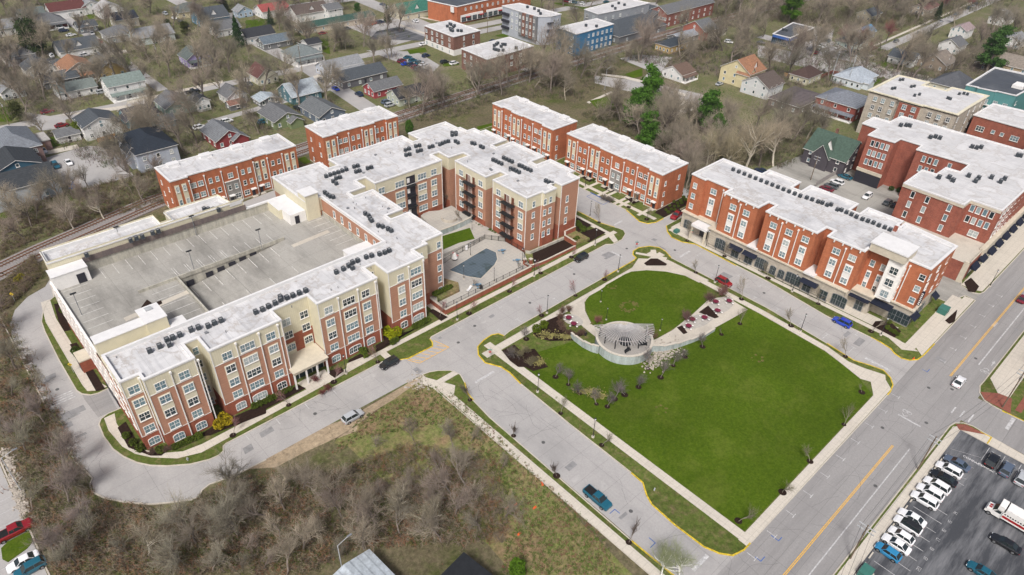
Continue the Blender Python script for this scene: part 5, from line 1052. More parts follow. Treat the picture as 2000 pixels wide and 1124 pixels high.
    fl = [1.6] if h < 4.5 else [1.7, 4.6]
    for z in fl:
        for i in range(nwin):
            t = (i+.5)/nwin; b.win('plain' if (i+len(fl)) % 2 else 'dbl', 'S', -W+2*W*t, z, -D, 1.0, 1.3); b.win('plain', 'W', -D+2*D*t, z, -W, 1.0, 1.3)
    if typ == 'gable': (b.win('plain', 'W', 0, h+rise*.35, -W, .9, 1.0) if axis == 'x' else b.win('plain', 'S', 0, h+rise*.35, -D, .9, 1.0))
    if h < 4 or porch: m = M(); (m.box(-.5, .5, -D-.06, -D, .1, 2.2) if porch != 'W' else m.box(-W-.06, -W, -.5, .5, .1, 2.2)); b.part(m, 'door', 'door_dark')
    # windows were given in local coordinates already
    b.done(); return b
WH = (.72, .72, .70); GR = (.17, .18, .19); SL = (.085, .105, .125); DK = (.045, .05, .06); GG = (.13, .17, .16); BR = (.15, .11, .09); RD = (.16, .035, .03); LG = (.30, .32, .34); OR = (.42, .18, .07)
HS = [
 (13, 42, 13, 11, 3.6, 3, 'x', 'gable', WH, LG, 'white gabled house at the left edge near the top, pale roof', {}),
 (83, 32, 17, 12, 3.4, 3.5, 'x', 'hip', RD, GR, 'red walled house under a wide grey hip roof', {'porch': 'S'}),
 (57, 20, 12, 9, 3.4, 2.6, 'x', 'gable', WH, GG, 'small white house with green-grey roof behind the red one', {}),
 (125, 8, 17, 10, 4, 3.2, 'x', 'gable', WH, RD, 'white house with long dark red roof near the top edge', {}),
 (172, 4, 12, 9, 3.6, 3, 'y', 'gable', WH, LG, 'white house with pale roof touching the top edge', {}),
 (208, 8, 12, 10, 4, 3.4, 'y', 'gable', WH, (.5, .5, .5), 'white house with bright gabled roof beside the dark-roofed cream one', {}),
 (239, 27, 11, 10, 4.2, 2.6, 'x', 'gable', (.6, .55, .42), (.03, .045, .08), 'cream house with navy blue roof by the diagonal street', {}),
 (165, 44, 9, 7, 3, 2.2, 'x', 'gable', GR, SL, 'small dark roofed house with white gable and carport', {'dormer': True}),
 (147, 81, 17, 11, 3.6, 3.4, 'x', 'gable', WH, SL, 'white bungalow with long slate roof and one white dormer', {'dormer': True}),
 (144, 120, 12, 14, 4.5, 3, 'y', 'gable', (.6, .45, .35), OR, 'peach house with bright orange-brown roof', {'porch': 'S'}),
 (204, 117, 11, 15, 4, 3.2, 'y', 'gable', (.48, .32, .06), GR, 'ochre yellow house with grey roof', {}),
 (27, 92, 12, 13, 3.6, 3.4, 'y', 'hip', WH, GR, 'white fronted house with grey hip roof, left of the dark evergreens', {'porch': 'S'}),
 (70, 120, 11, 10, 3.6, 2.8, 'y', 'gable', WH, SL, 'white gabled house with slate roof and low annexe', {'wing': (11.2, -1.3, 12, 8, 3, 1.6, 'x')}),
 (230, 55, 14, 12, 3.4, 3, 'x', 'hip', LG, GR, 'grey hip roofed house half hidden in bare trees', {}),
 (293, 57, 18, 11, 3.6, 3.2, 'x', 'gable', (.5, .6, .6), LG, 'long house with pale weathered roof and white gable end', {}),
 (366, 10, 15, 11, 3.4, 3, 'x', 'hip', (.62, .54, .28), GG, 'pale yellow house with green roof by a lawn', {}),
 (408, 20, 15, 14, 4.2, 4, 'x', 'gable', (.13, .33, .48), SL, 'light blue house with big slate roof and white gable', {'dormer': True, 'porch': 'S'}),
 (437, 45, 13, 9, 3.5, 3, 'x', 'gable', WH, GR, 'white house with grey roof left of the tall spruce', {}),
 (378, 99, 11, 10, 3.8, 3.2, 'y', 'gable', (.36, .28, .62), GG, 'lavender house with grey-green roof', {'porch': 'S'}),
 (472, 14, 8, 7, 3.2, 2.4, 'y', 'gable', (.3, .45, .6), LG, 'small pale blue house near the top', {}),
 (500, 58, 15, 9, 3.4, 3, 'x', 'gable', WH, DK, 'house with dark roof and white gable right of the tall spruce', {}),
 (530, 10, 16, 10, 3.8, 2.6, 'x', 'gable', WH, (.45, .06, .05), 'white building with bright red roof at the top', {}),
 (600, 12, 20, 12, 4.4, 3.4, 'x', 'gable', WH, BR, 'large white house with brown-grey roof at the top', {'dormer': True}),
 (645, 10, 9, 10, 5.2, 2, 'x', 'gable', WH, GR, 'white two-storey house beside the big brown-roofed one', {}),
 (655, 36, 44, 8, 3.2, 1.8, 'x', 'gable', (.6, .5, .36), (.035, .12, .09), 'long low building with dark green roof and parked cars', {'nwin': 9}),
 (535, 72, 15, 8, 3, 2.4, 'x', 'gable', GR, (.14, .2, .25), 'low house with blue-grey roof beside the utility pole', {}),
 (587, 92, 14, 12, 4, 3.6, 'y', 'hip', WH, (.2, .25, .25), 'big white house with grey-green hip roof and columned porch', {'porch': 'S'}),
 (607, 78, 7, 7, 4.4, 1.6, 'x', 'gable', WH, DK, 'small white outbuilding behind the hip roofed white house', {}),
 (511, 133, 9, 10, 3.6, 3.4, 'y', 'gable', (.62, .58, .42), (.17, .06, .05), 'cream house with dark red-brown roof beside the road bend', {}),
 (662, 118, 19, 9, 3.4, 2.6, 'x', 'gable', (.5, .56, .66), LG, 'pale blue house with grey roof and small porch', {'porch': 'S'}),
 (700, 136, 22, 10, 3.4, 2.8, 'x', 'gable', (.14, .14, .16), SL, 'long charcoal house with white windows', {'nwin': 4}),
 (747, 160, 14, 8, 3.2, 2.4, 'x', 'gable', (.42, .03, .045), GR, 'bright red house with grey roof', {}),
 (800, 172, 17, 9, 3.2, 2.6, 'x', 'gable', (.45, .5, .38), DK, 'pale green house with dark roof before the railway', {}),
 (583, 165, 13, 12, 3.2, 3.8, 'x', 'gable', (.06, .20, .25), (.42, .50, .56), 'teal house with pale blue metal roof', {}),
 (518, 187, 8, 7, 2.4, 1.2, 'y', 'gable', GR, (.42, .52, .58), 'open carport with pale blue metal roof', {'cat': 'carport'}),
 (545, 215, 11, 13, 3.2, 2.4, 'y', 'gable', (.20, .27, .10), GR, 'olive green house with grey roof', {'wing': (2, -7, 5, 5, 2.6, 1.5, 'y')}),
 (628, 204, 11, 15, 3.2, 2.6, 'y', 'gable', (.12, .17, .24), (.16, .18, .19), 'slate blue house with grey roof behind the townhouse row', {}),
 (237, 150, 14, 9, 6, 2.6, 'x', 'gable', WH, (.22, .30, .27), 'white two-storey house with pale green roof', {'porch': 'S', 'nwin': 3}),
 (143, 163, 14, 9, 3, 2.2, 'x', 'gable', WH, (.2, .25, .23), 'low white house with grey-green roof behind a large bare tree', {}),
 (112, 144, 13, 9, 3, 2.2, 'x', 'gable', GR, SL, 'grey roofed bungalow behind the power lines on the left', {}),
 (17, 165, 8, 8, 3.2, 2.4, 'y', 'gable', (.55, .58, .6), LG, 'small grey house at the left edge under the wires', {}),
 (185, 226, 12, 11, 5, 2.4, 'y', 'gable', WH, SL, 'white gable fronted house with dark roof and deck', {}),
 (268, 212, 11, 10, 3, 2.4, 'x', 'gable', (.02, .33, .48), (.06, .06, .08), 'bright turquoise house with dark roof', {'wing': (-4, -3, 5, 7, 2.8, 1.8, 'y')}),
 (317, 229, 7, 5, 2.6, 1.4, 'x', 'gable', (.02, .33, .48), SL, 'turquoise shed beside the turquoise house', {'cat': 'shed', 'nwin': 1}),
 (338, 190, 11, 12, 3.2, 2.8, 'y', 'gable', (.22, .38, .33), GR, 'sea green house with grey gabled roof', {'wing': (5.2, -3.4, 8, 6, 3, 2, 'x')}),
 (388, 188, 5, 7, 4, 1.6, 'y', 'gable', WH, DK, 'narrow white building with dark roof by the black pickup', {}),
 (452, 174, 8, 9, 3.2, 2.6, 'y', 'gable', WH, GR, 'small white house with grey roof among trees', {}),
 (458, 197, 6, 5, 2.3, 1, 'x', 'gable', GR, (.3, .13, .08), 'little shed with rusty roof', {'cat': 'shed', 'nwin': 1}),
 (127, 254, 7, 6, 2.6, 1.6, 'x', 'gable', WH, GR, 'small white shed behind the turned green lawn', {'cat': 'shed', 'nwin': 1}),
 (432, 250, 10, 13, 3.2, 2.8, 'y', 'gable', (.33, .025, .03), (.20, .22, .24), 'dark red house with grey roof behind the townhouses', {'wing': (3, -6, 5.5, 5, 2.8, 1.8, 'y')}),
 (282, 264, 13, 19, 6.6, 3.0, 'y', 'hip', (.42, .48, .58), (.022, .035, .055), 'large pale blue two-storey house with navy roof', {'nwin': 3, 'wing': (-6.2, -2, 3, 6, 6, 1.5, 'y')}),
 (803, 9, 22, 14, 3.4, 4, 'x', 'gable', (.6, .55, .38), (.02, .22, .15), 'cream building with emerald green roof at the top', {'dormer': True}),
 (1230, 40, 40, 20, 4, 5, 'x', 'hip', GR, SL, 'school-like building with big slate hip roofs behind the railway', {}),
 (1275, 18, 26, 14, 4, 5, 'y', 'gable', GR, SL, 'slate roofed wing with white gables behind bare trees', {}),
 (1370, 44, 12, 14, 5, 4, 'x', 'gable', (.42, .10, .05), GR, 'red brick gable ended building right by the railway', {'nwin': 1}),
 (1335, 5, 46, 12, 7.5, 3, 'x', 'gable', (.30, .08, .05), GR, 'long red brick terrace with white bays at the top', {'nwin': 8}),
 (1315, 78, 17, 9, 3.6, 1.8, 'x', 'hip', (.62, .40, .08), (.05, .07, .09), 'yellow railway depot with dark roof', {'nwin': 4, 'cat': 'depot'}),
 (1345, 62, 26, 8, 3.2, 1.6, 'x', 'gable', GR, (.32, .36, .42), 'long grey roofed shed joined to the depot', {'cat': 'shed'}),
 (1390, 52, 17, 9, 3.6, 2.2, 'x', 'hip', (.6, .55, .4), BR, 'cream building with brown roof beside the tracks', {}),
 (1327, 130, 10, 11, 3.4, 2.8, 'x', 'gable', WH, (.20, .12, .08), 'brown roofed white bungalow behind the tall pine', {'porch': 'S'}),
 (1455, 120, 13, 15, 6.8, 4.6, 'x', 'gable', (.68, .58, .28), OR, 'yellow Victorian house with orange roof', {'dormer': True, 'nwin': 3, 'wing': (-4.4, -4.3, 5, 6, 6.3, 3, 'y')}),
 (1493, 150, 13, 13, 5, 3.6, 'x', 'gable', (.62, .64, .64), BR, 'white and slate blue house with brown roof', {}),
 (1577, 135, 13, 9, 3.4, 3, 'x', 'hip', (.6, .56, .35), (.10, .055, .045), 'cream bungalow with dark brown roof', {}),
 (1675, 138, 17, 13, 3.4, 3.6, 'x', 'hip', (.62, .70, .75), (.42, .50, .58), 'pale blue house with light metal roof by two poles', {'wing': (-3, -7, 6, 4, 3, 1.6, 'y'), 'nwin': 5}),
 (1655, 183, 17, 17, 6, 3, 'y', 'hip', (.38, .07, .04), (.22, .25, .30), 'red brick house with grey-blue metal roof', {'porch': 'W'}),
 (1558, 186, 22, 14, 3.4, 1.2, 'x', 'hip', BR, (.15, .12, .12), 'low building with flat brown-grey roof', {}),
 (1635, 275, 14, 15, 5.5, 5.5, 'y', 'gable', (.08, .07, .085), (.07, .14, .10), 'dark grey Victorian house with green roof', {'dormer': True, 'wing': (-5, 1, 6, 6, 5, 4, 'x'), 'chim': True}),
 (1667, 72, 13, 12, 3.4, 3, 'x', 'hip', (.5, .62, .52), (.09, .11, .11), 'pale green house with dark hip roof', {}),
 (1690, 55, 12, 8, 3.6, 2.6, 'x', 'gable', GR, (.02, .30, .62), 'house with bright blue tarpaulin roof', {}),
 (1770, 104, 10, 12, 3.4, 2.8, 'y', 'gable', WH, SL, 'grey bungalow with white gables and green lawn', {}),
 (1835, 108, 14, 13, 3.6, 3.6, 'x', 'gable', (.3, .22, .15), (.28, .23, .18), 'tan roofed bungalow with one dormer', {'dormer': True}),
 (1883, 50, 13, 8, 5, 2.2, 'x', 'gable', WH, (.42, .30, .30), 'white house with red and white striped awning roof', {}),
 (1808, 8, 22, 10, 3.4, 2.6, 'x', 'gable', (.5, .42, .32), (.24, .09, .08), 'long house with dull red roof at the top right', {}),
 (1865, 78, 12, 10, 3.8, 3, 'x', 'gable', WH, GR, 'white house with dark roof among bare trees at right', {}),
 (1868, 148, 16, 14, 6.5, 4.6, 'x', 'hip', (.62, .58, .42), (.11, .12, .14), 'large cream house with charcoal roof behind the stone block', {}),
 (1985, 70, 15, 10, 3.6, 2.6, 'x', 'gable', WH, LG, 'white house with pale roof at the right edge', {}),
 (1990, 116, 10, 14, 6, 4, 'y', 'gable', (.45, .33, .18), (.3, .25, .2), 'tan stone house with mullioned windows at the right edge', {}),
 (1930, 118, 9, 8, 3, 2, 'x', 'gable', BR, GR, 'small grey roofed outbuilding behind the large green pine', {'cat': 'shed', 'nwin': 1}),
 (1960, 28, 15, 10, 3.6, 2.6, 'x', 'gable', WH, GR, 'white house with grey roof at top right', {}),
 (1700, 20, 14, 9, 3.6, 2.6, 'x', 'gable', (.5, .45, .3), SL, 'tan house with slate roof before the far wood', {}),
 (1760, 168, 13, 11, 3.2, 2.6, 'x', 'gable', GR, SL, 'charcoal roofed house half hidden behind the stone apartment block', {}),
]
for h_ in HS: house(*h_[:11], **h_[11])
# near houses at the left edge
b = house(20, 262, 12, 19, 6.2, 3.4, 'y', 'hip', (.26, .15, .13), (.20, .23, .27), 'brick house with slate roof and arched dormer at the left edge', yaw=0)
b = house(62, 272, 9, 8, 3.4, .3, 'x', 'flat', (.26, .15, .13), (.5, .48, .44), 'brick garage with orange wooden door and roof terrace', nwin=0, cat='garage')
m = M(); m.box(-3.2, 2.6, -4.1, -4.0, 0, 2.6); b.part(m, 'garage_door', 'wood_tan')
house(22, 306, 13, 13, 5.8, 2.6, 'y', 'gable', (.02, .12, .20), (.05, .06, .07), 'deep blue two-storey house with black roof, behind its twin', nwin=2)
house(38, 337, 16, 13, 5.8, 2.8, 'x', 'gable', (.42, .50, .58), (.05, .06, .07), 'pale and deep blue twin house with black roof by the lawn', nwin=2, wing=(-9, 0, 8, 15, 5.6, 2.4, 'y'))
house(728, 1168, 9, 14, 3.6, 1.0, 'y', 'gable', (.5, .55, .6), (.48, .56, .62), 'pale blue metal roofed building at the bottom edge', nwin=1, yaw=4)
house(905, 1158, 10, 9, 3.6, .3, 'x', 'flat', GR, (.02, .024, .03), 'black flat roofed building at the bottom edge', nwin=1, yaw=8)
# brick building cut by the right edge
b = Bld('brick_rowhouse', 'red brick building with white windows cut by the right edge', 'brick building', 169, -2)
b.shell([(168.5, 1.6), (166.4, -1.2), (166.4, -22), (200, -22), (202, 1.2)], [(0, 7.2, 'brick_orange')], 7.5, ['brick_orange', 'limestone'], 'roof_dark', drop=.4)
b.wins('dbl', 'W', [-3.4, -7.4, -11, -15], [5.2, 2.0], 166.4, 1.5, 1.7); b.wins('dbl', 'N', [172, 178, 184], [5, 2], 1.6, 1.5, 1.7); b.done()
# ================= VEHICLES =================
def loft(m, secs, mi=0):
    n = len(secs[0]); vs = [p for s in secs for p in s]; fs = []
    for i in range(len(secs)-1):
        for j in range(n): fs.append((i*n+j, i*n+(j+1) % n, (i+1)*n+(j+1) % n, (i+1)*n+j))
    fs += [tuple(range(n-1, -1, -1)), tuple((len(secs)-1)*n+j for j in range(n))]; m.add(vs, fs, mi)
CARS = {}
def car_meshes(kind):
    if kind in CARS: return CARS[kind]
    L, W, H, zs = {'suv': (4.7, 1.9, 1.72, 1.02), 'sedan': (4.75, 1.84, 1.46, .92), 'hatch': (4.3, 1.8, 1.52, .95), 'pickup': (5.8, 2.02, 1.9, 1.15), 'van': (5.0, 1.98, 1.85, 1.05)}[kind]
    h = L/2; hw = W/2
    def ring(x, w_, zb, zt): return [(x, -w_*.94, zb), (x, -w_, zb+.18), (x, -w_, zt-.16), (x, -w_*.90, zt), (x, w_*.90, zt), (x, w_, zt-.16), (x, w_, zb+.18), (x, w_*.94, zb)]
    b = M()
    if kind == 'pickup':
        loft(b, [ring(-h, hw*.93, .5, 1.2), ring(-h+.15, hw, .42, 1.25), ring(-.55, hw, .32, 1.25), ring(.2, hw, .3, zs+.08), ring(1.5, hw, .3, zs+.05), ring(h-.3, hw*.97, .3, zs), ring(h, hw*.85, .42, .85)])
        b.box(-h+.18, -.72, -hw*.80, hw*.80, 1.252, 1.256, 1); g0, g1, g2, g3 = 1.55, .75, -.55, -.68
    else:
        tail = {'suv': -.12, 'van': -.08, 'hatch': -.15, 'sedan': -.35}[kind]
        loft(b, [ring(-h, hw*.82, .42, zs-.12), ring(-h+.18, hw*.95, .28, zs), ring(-h*.5, hw, .24, zs+.03), ring(0, hw, .22, zs), ring(h*.45, hw, .24, zs-.02), ring(h*.82, hw*.94, .26, zs-.16), ring(h-.06, hw*.80, .34, zs-.32), ring(h, hw*.7, .42, zs-.45)])
        g0, g1, g2, g3 = {'suv': (1.15, .45, -1.75, -2.15), 'van': (1.55, .75, -2.0, -2.3), 'hatch': (1.05, .35, -1.35, -1.95), 'sedan': (1.05, .3, -.95, -1.75)}[kind]
    for x in (-h*.62, h*.62):
        for s in (-1, 1): b.v; n0 = len(b.v); b.add([(x+.42*math.cos(t), s*(hw+.004), .36+.42*math.sin(t)) for t in [i*math.pi/5 for i in range(10)]], [tuple(range(10)) if s < 0 else tuple(range(9, -1, -1))], 1)
    w0, w1 = hw*.90, hw*.70; zt = H-.05; zb = zs-.01
    g = M(); bot = [(g3, -w0), (g0, -w0), (g0, w0), (g3, w0)]; top = [(g2, -w1), (g1, -w1), (g1, w1), (g2, w1)]
    g.add([(x, y, zb) for x, y in bot]+[(x, y, zt) for x, y in top], [(0, 1, 5, 4), (1, 2, 6, 5), (2, 3, 7, 6), (3, 0, 4, 7), (4, 5, 6, 7)])
    r = M(); e = .03; r.add([(g2-e, -w1-e, zt), (g1+e, -w1-e, zt), (g1+e, w1+e, zt), (g2-e, w1+e, zt), (g2+.12, -w1+.1, H), (g1-.15, -w1+.1, H-.01), (g1-.15, w1-.1, H-.01), (g2+.12, w1-.1, H)], [(0, 1, 5, 4), (1, 2, 6, 5), (2, 3, 7, 6), (3, 0, 4, 7), (4, 5, 6, 7)])
    for (x0, y0), (x1, y1) in zip(bot, top): r.bar((x0, y0, zb), (x1, y1, zt), .05)
    xm = (g1+g2)/2
    for s in (-1, 1): r.bar((xm, s*(w0+.01), zb), (xm, s*(w1+.01), zt), .05)
    wh = M(); wh.o = (0, 0, 0)
    def wheel(): m = M(); n = 14; a = [(math.cos(2*math.pi*i/n), math.sin(2*math.pi*i/n)) for i in range(n)]; vs = [(.36*p, -.12, .36*q) for p, q in a]+[(.36*p, .12, .36*q) for p, q in a]; m.add(vs, [(i, n+i, n+(i+1) % n, (i+1) % n) for i in range(n)]+[tuple(range(n)), tuple(range(2*n-1, n-1, -1))]); k = M(); k.add([(.22*p, -.13, .22*q) for p, q in a]+[(.22*p, .13, .22*q) for p, q in a], [(i, n+i, n+(i+1) % n, (i+1) % n) for i in range(n)]+[tuple(range(n)), tuple(range(2*n-1, n-1, -1))]); return m.mesh('tyre', MT['tyre']), k.mesh('rim', MT['rim'])
    tw = CARS.get('w') or wheel(); CARS['w'] = tw
    hl = M(); hl.box(-.06, .06, -.17, .17, -.07, .07)
    mr = M(); mr.box(-.1, .1, -.08, .08, -.06, .08)
    CARS[kind] = (b.mesh('body', mats('carpaint', 'tyre'), False), g.mesh('windows', MT['carglass']), r.mesh('cabin_roof', MT['carpaint']), tw, hl.mesh('headlight', MT['lamp_clear']), hl.mesh('taillight', MT['lamp_red']), mr.mesh('mirror', MT['carpaint']), L, hw, zs, g0)
    return CARS[kind]
CC = {'white': (.78, .79, .80), 'black': (.012, .013, .015), 'silver': (.42, .44, .46), 'grey': (.12, .13, .14), 'red': (.24, .01, .016), 'maroon': (.16, .012, .025), 'blue': (.01, .05, .42), 'teal': (.012, .10, .15), 'navy': (.012, .025, .07), 'light blue': (.03, .22, .42), 'dark green': (.02, .06, .05), 'orange': (.6, .09, .02), 'slate': (.09, .12, .17)}
CL = []
def car(px, py, head, kind, col, where, z=.07, near=False, name=None): CL.append((px, py, head, kind, col, where, z, near, name))
def build_cars():
    cnt = {}
    for q in CL: cnt.setdefault((q[4], q[3], q[5]), []).append(q)
    for q in CL:
        px, py, head, kind, col, where, z, near, name = q; b, g, r, (ty, ri), hl, tlm, mi, L, hw, zs, g0 = car_meshes(kind)
        x, y = P(px, py, z+.7); kn = {'suv': 'SUV', 'hatch': 'hatchback', 'sedan': 'sedan', 'pickup': 'pickup truck', 'van': 'minivan'}[kind]
        sib = sorted(cnt[(col, kind, where)], key=lambda t_: t_[0]); pre = '' if len(sib) == 1 else ORD[[s_ is q for s_ in sib].index(True)]+' from left, '
        o = thing({'pickup': 'pickup_truck'}.get(kind, 'parked_car'), pre+col+' '+kn+' '+where, 'pickup truck' if kind == 'pickup' else 'car', x, y, z, rad(head), 'cars on streets and in car parks')
        c_ = CC[col]; inst('body', b, o, col=c_); inst('windows', g, o); inst('cabin_roof', r, o, col=c_ if not (name == 'softtop') else (.02, .02, .02))
        for sx in (-1, 1):
            for sy in (-1, 1): w_ = inst('wheel', ty, o, (sx*L*.31, sy*(hw-.10), .36)); inst('rim', ri, w_)
        if near:
            for sy in (-1, 1): inst('headlight', hl, o, (L/2-.12, sy*hw*.62, zs-.36)); inst('taillight', tlm, o, (-L/2+.05, sy*hw*.68, zs-.22)); inst('mirror', mi, o, (g0-.35, sy*(hw+.06), zs+.03), col=c_)
def T2(r, c, a, b): return ((0, 480, 980, 1480)[c-1]+a*.2669, (0, 280, 560, 824)[r-1]+b*.2669)
car(1167, 973, -90, 'pickup', 'teal', 'parked along the kerb south of the park', near=True); car(689, 813, 0, 'suv', 'silver', 'parked on the dirt shoulder', .05, True)
car(760, 709, 180, 'suv', 'black', 'parked before the apartment entrance walk', near=True); car(1135, 503, 180, 'suv', 'black', 'parked near the brick planter wall', near=True)
car(1414, 550, -90, 'suv', 'red', 'parked beside the park tables', near=True); car(1645, 629, 90, 'suv', 'blue', 'parked before the arched shopfronts', near=True)
car(1322, 420, 190, 'pickup', 'red', 'turning out beside the brick townhouse end', near=True); car(1874, 745, 0, 'sedan', 'white', 'driving on the main street', near=True); car(1998, 583, 0, 'sedan', 'maroon', 'on the main street at the right edge', near=True)
LT = 'in the dark car park, nose to the sidewalk'
for a, b_, k, c in ((1458, 300, 'sedan', 'slate'), (1400, 350, 'suv', 'white'), (1362, 408, 'sedan', 'black'), (1312, 465, 'suv', 'white'), (1262, 515, 'suv', 'white'), (1222, 572, 'suv', 'white'), (1130, 700, 'sedan', 'white'), (1052, 832, 'hatch', 'white'), (1015, 892, 'sedan', 'white'), (955, 950, 'hatch', 'light blue')): car(*T2(4, 4, a, b_), 90+R.uniform(-2, 2), k, c, LT, .08, True)
car(*T2(4, 4, 1098, 755), 90, 'suv', 'white', 'with black soft top in the dark car park', .08, True, 'softtop')
car(*T2(4, 4, 1718, 280), 0, 'suv', 'black', 'in the top row of the dark car park', .08, True); car(*T2(4, 4, 1825, 345), 0, 'suv', 'slate', 'in the top row of the dark car park', .08, True); car(*T2(4, 4, 1935, 410), 0, 'suv', 'silver', 'in the top row of the dark car park', .08, True)
car(*T2(4, 4, 1815, 888), 90, 'sedan', 'black', 'alone below the moving truck', .08, True); car(*T2(4, 4, 1645, 1095), 90, 'sedan', 'teal', 'at the bottom edge of the dark car park', .08, True)
car(*T2(4, 1, 100, 800), 0, 'pickup', 'red', 'in the west car park', .03, True); car(*T2(4, 1, 165, 1022), 180, 'sedan', 'white', 'in the west car park by the grass island', .03, True); car(*T2(4, 1, 218, 1070), 180, 'suv', 'teal', 'in the west car park at the bottom left', .03, True)
CY = 'in the courtyard car park'
for a, b_, h_, k, c in ((640, 243, 90, 'sedan', 'teal'), (580, 282, 90, 'suv', 'white'), (540, 310, 90, 'suv', 'grey'), (505, 330, 90, 'sedan', 'maroon'), (803, 385, 180, 'suv', 'white'), (955, 430, 0, 'suv', 'grey'), (1010, 448, 0, 'sedan', 'black'), (1000, 296, 90, 'sedan', 'navy')): car(*T2(2, 4, a, b_), h_, k, c, CY, .03, False)
car(1487, 333, 90, 'sedan', 'navy', 'parked behind the orange brick block', .03)
DV = 'on the gravel turning yard at left'
car(*T2(2, 1, 407, 160), -90, 'suv', 'teal', DV, .04); car(*T2(2, 1, 500, 137), -90, 'sedan', 'white', DV, .04); car(*T2(2, 1, 315, 50), -90, 'sedan', 'white', 'on the driveway of the brick garage', .04); car(*T2(2, 1, 250, 72), -90, 'suv', 'navy', 'on the driveway of the brick garage', .04)
ST = 'in the houses quarter upper left'
for a, b_, h_, k, c in ((345, 815, 0, 'sedan', 'maroon'), (450, 915, 0, 'sedan', 'red'), (437, 202, 0, 'suv', 'white'), (465, 223, 0, 'suv', 'navy'), (520, 255, 0, 'sedan', 'white'), (570, 118, 0, 'suv', 'white'), (732, 302, -90, 'sedan', 'red'), (670, 242, 90, 'sedan', 'white'), (622, 402, 0, 'suv', 'white'), (388, 440, 0, 'suv', 'grey'), (1272, 130, 90, 'sedan', 'white'), (1325, 158, 90, 'sedan', 'grey'), (1362, 185, 90, 'suv', 'navy'), (1208, 98, 90, 'suv', 'silver'), (1408, 672, 0, 'pickup', 'black'), (748, 672, 0, 'suv', 'silver'), (945, 700, 0, 'van', 'silver'), (373, 405, 90, 'suv', 'white'), (215, 108, 0, 'suv', 'white'), (370, 65, 0, 'suv', 'white'), (1775, 612, 90, 'sedan', 'black'), (1820, 612, 90, 'sedan', 'grey'), (1660, 885, 0, 'suv', 'white'), (1460, 930, 0, 'suv', 'white')): car(*T2(1, 1, a, b_), h_, k, c, ST, .05)
MU = 'near the green roofed strip and lanes'
for a, b_, h_, k, c in ((555, 590, -90, 'suv', 'grey'), (657, 648, -90, 'sedan', 'blue'), (828, 688, 90, 'suv', 'navy'), (1055, 768, 0, 'suv', 'silver'), (1030, 745, 0, 'suv', 'slate'), (375, 790, 90, 'suv', 'black'), (130, 890, 0, 'suv', 'teal'), (565, 242, 0, 'sedan', 'red'), (895, 177, 0, 'suv', 'red'), (922, 174, 0, 'sedan', 'orange'), (948, 166, 0, 'sedan', 'red'), (985, 162, 0, 'suv', 'navy'), (700, 215, 0, 'suv', 'slate'), (740, 210, 0, 'suv', 'grey'), (130, 745, 90, 'sedan', 'black'), (180, 735, 90, 'suv', 'black'), (1240, 152, 90, 'sedan', 'white'), (1000, 32, 90, 'sedan', 'slate'), (1810, 300, 0, 'sedan', 'navy')): car(*T2(1, 2, a, b_), h_, k, c, MU, .06)
BL = 'in the car park before the brown brick apartments'
for i, (a, b_, c) in enumerate(((1185, 418, 'teal'), (1143, 446, 'maroon'), (1222, 442, 'teal'), (1170, 466, 'blue'), (1210, 472, 'navy'), (1272, 458, 'teal'), (1298, 468, 'white'), (1243, 492, 'maroon'), (1265, 503, 'grey'), (1312, 520, 'slate'), (1320, 407, 'navy'), (1455, 452, 'black'), (1298, 322, 'white'), (1525, 462, 'white'))): car(*T2(1, 2, a, b_), 0 if i % 2 else 8, 'suv' if i % 3 else 'sedan', c, BL, .06)
TC = 'along the far top road'
for a, b_, h_, k, c in ((468, 8, 90, 'suv', 'red'), (497, 12, 90, 'suv', 'white'), (525, 18, 90, 'suv', 'teal'), (555, 20, 90, 'sedan', 'silver'), (585, 26, 90, 'suv', 'white'), (765, 12, 0, 'sedan', 'teal'), (40, 8, 0, 'suv', 'white'), (95, 14, 0, 'suv', 'teal'), (1310, 90, 0, 'sedan', 'navy'), (1595, 612, 0, 'sedan', 'silver'), (1662, 306, -70, 'suv', 'white'), (1900, 310, -70, 'sedan', 'grey')): car(*T2(1, 3, a, b_), h_, k, c, TC, .05)
BS = 'by the blue fascia shop'
for a, b_, h_, k, c in ((375, 292, 0, 'sedan', 'black'), (400, 277, 0, 'suv', 'white'), (422, 268, 0, 'suv', 'white'), (443, 260, 0, 'suv', 'white'), (460, 330, 10, 'sedan', 'white'), (490, 340, 10, 'suv', 'white'), (427, 386, 10, 'hatch', 'red'), (580, 345, 10, 'sedan', 'white'), (680, 366, 10, 'sedan', 'silver'), (720, 374, 10, 'suv', 'navy'), (500, 298, 90, 'suv', 'teal')): car(*T2(1, 4, a, b_), h_, k, c, BS, .06)
FS = 'along the far street at upper right'
for a, b_, h_, k, c in ((1340, 156, 0, 'sedan', 'silver'), (1455, 102, 0, 'suv', 'light blue'), (1545, 60, 0, 'suv', 'navy'), (1575, 45, 0, 'sedan', 'silver'), (1600, 28, 0, 'suv', 'black'), (1015, 300, 0, 'suv', 'grey'), (1180, 240, 0, 'sedan', 'slate'), (1800, 75, 90, 'sedan', 'silver')): car(*T2(1, 4, a, b_), h_, k, c, FS, .05)
build_cars()
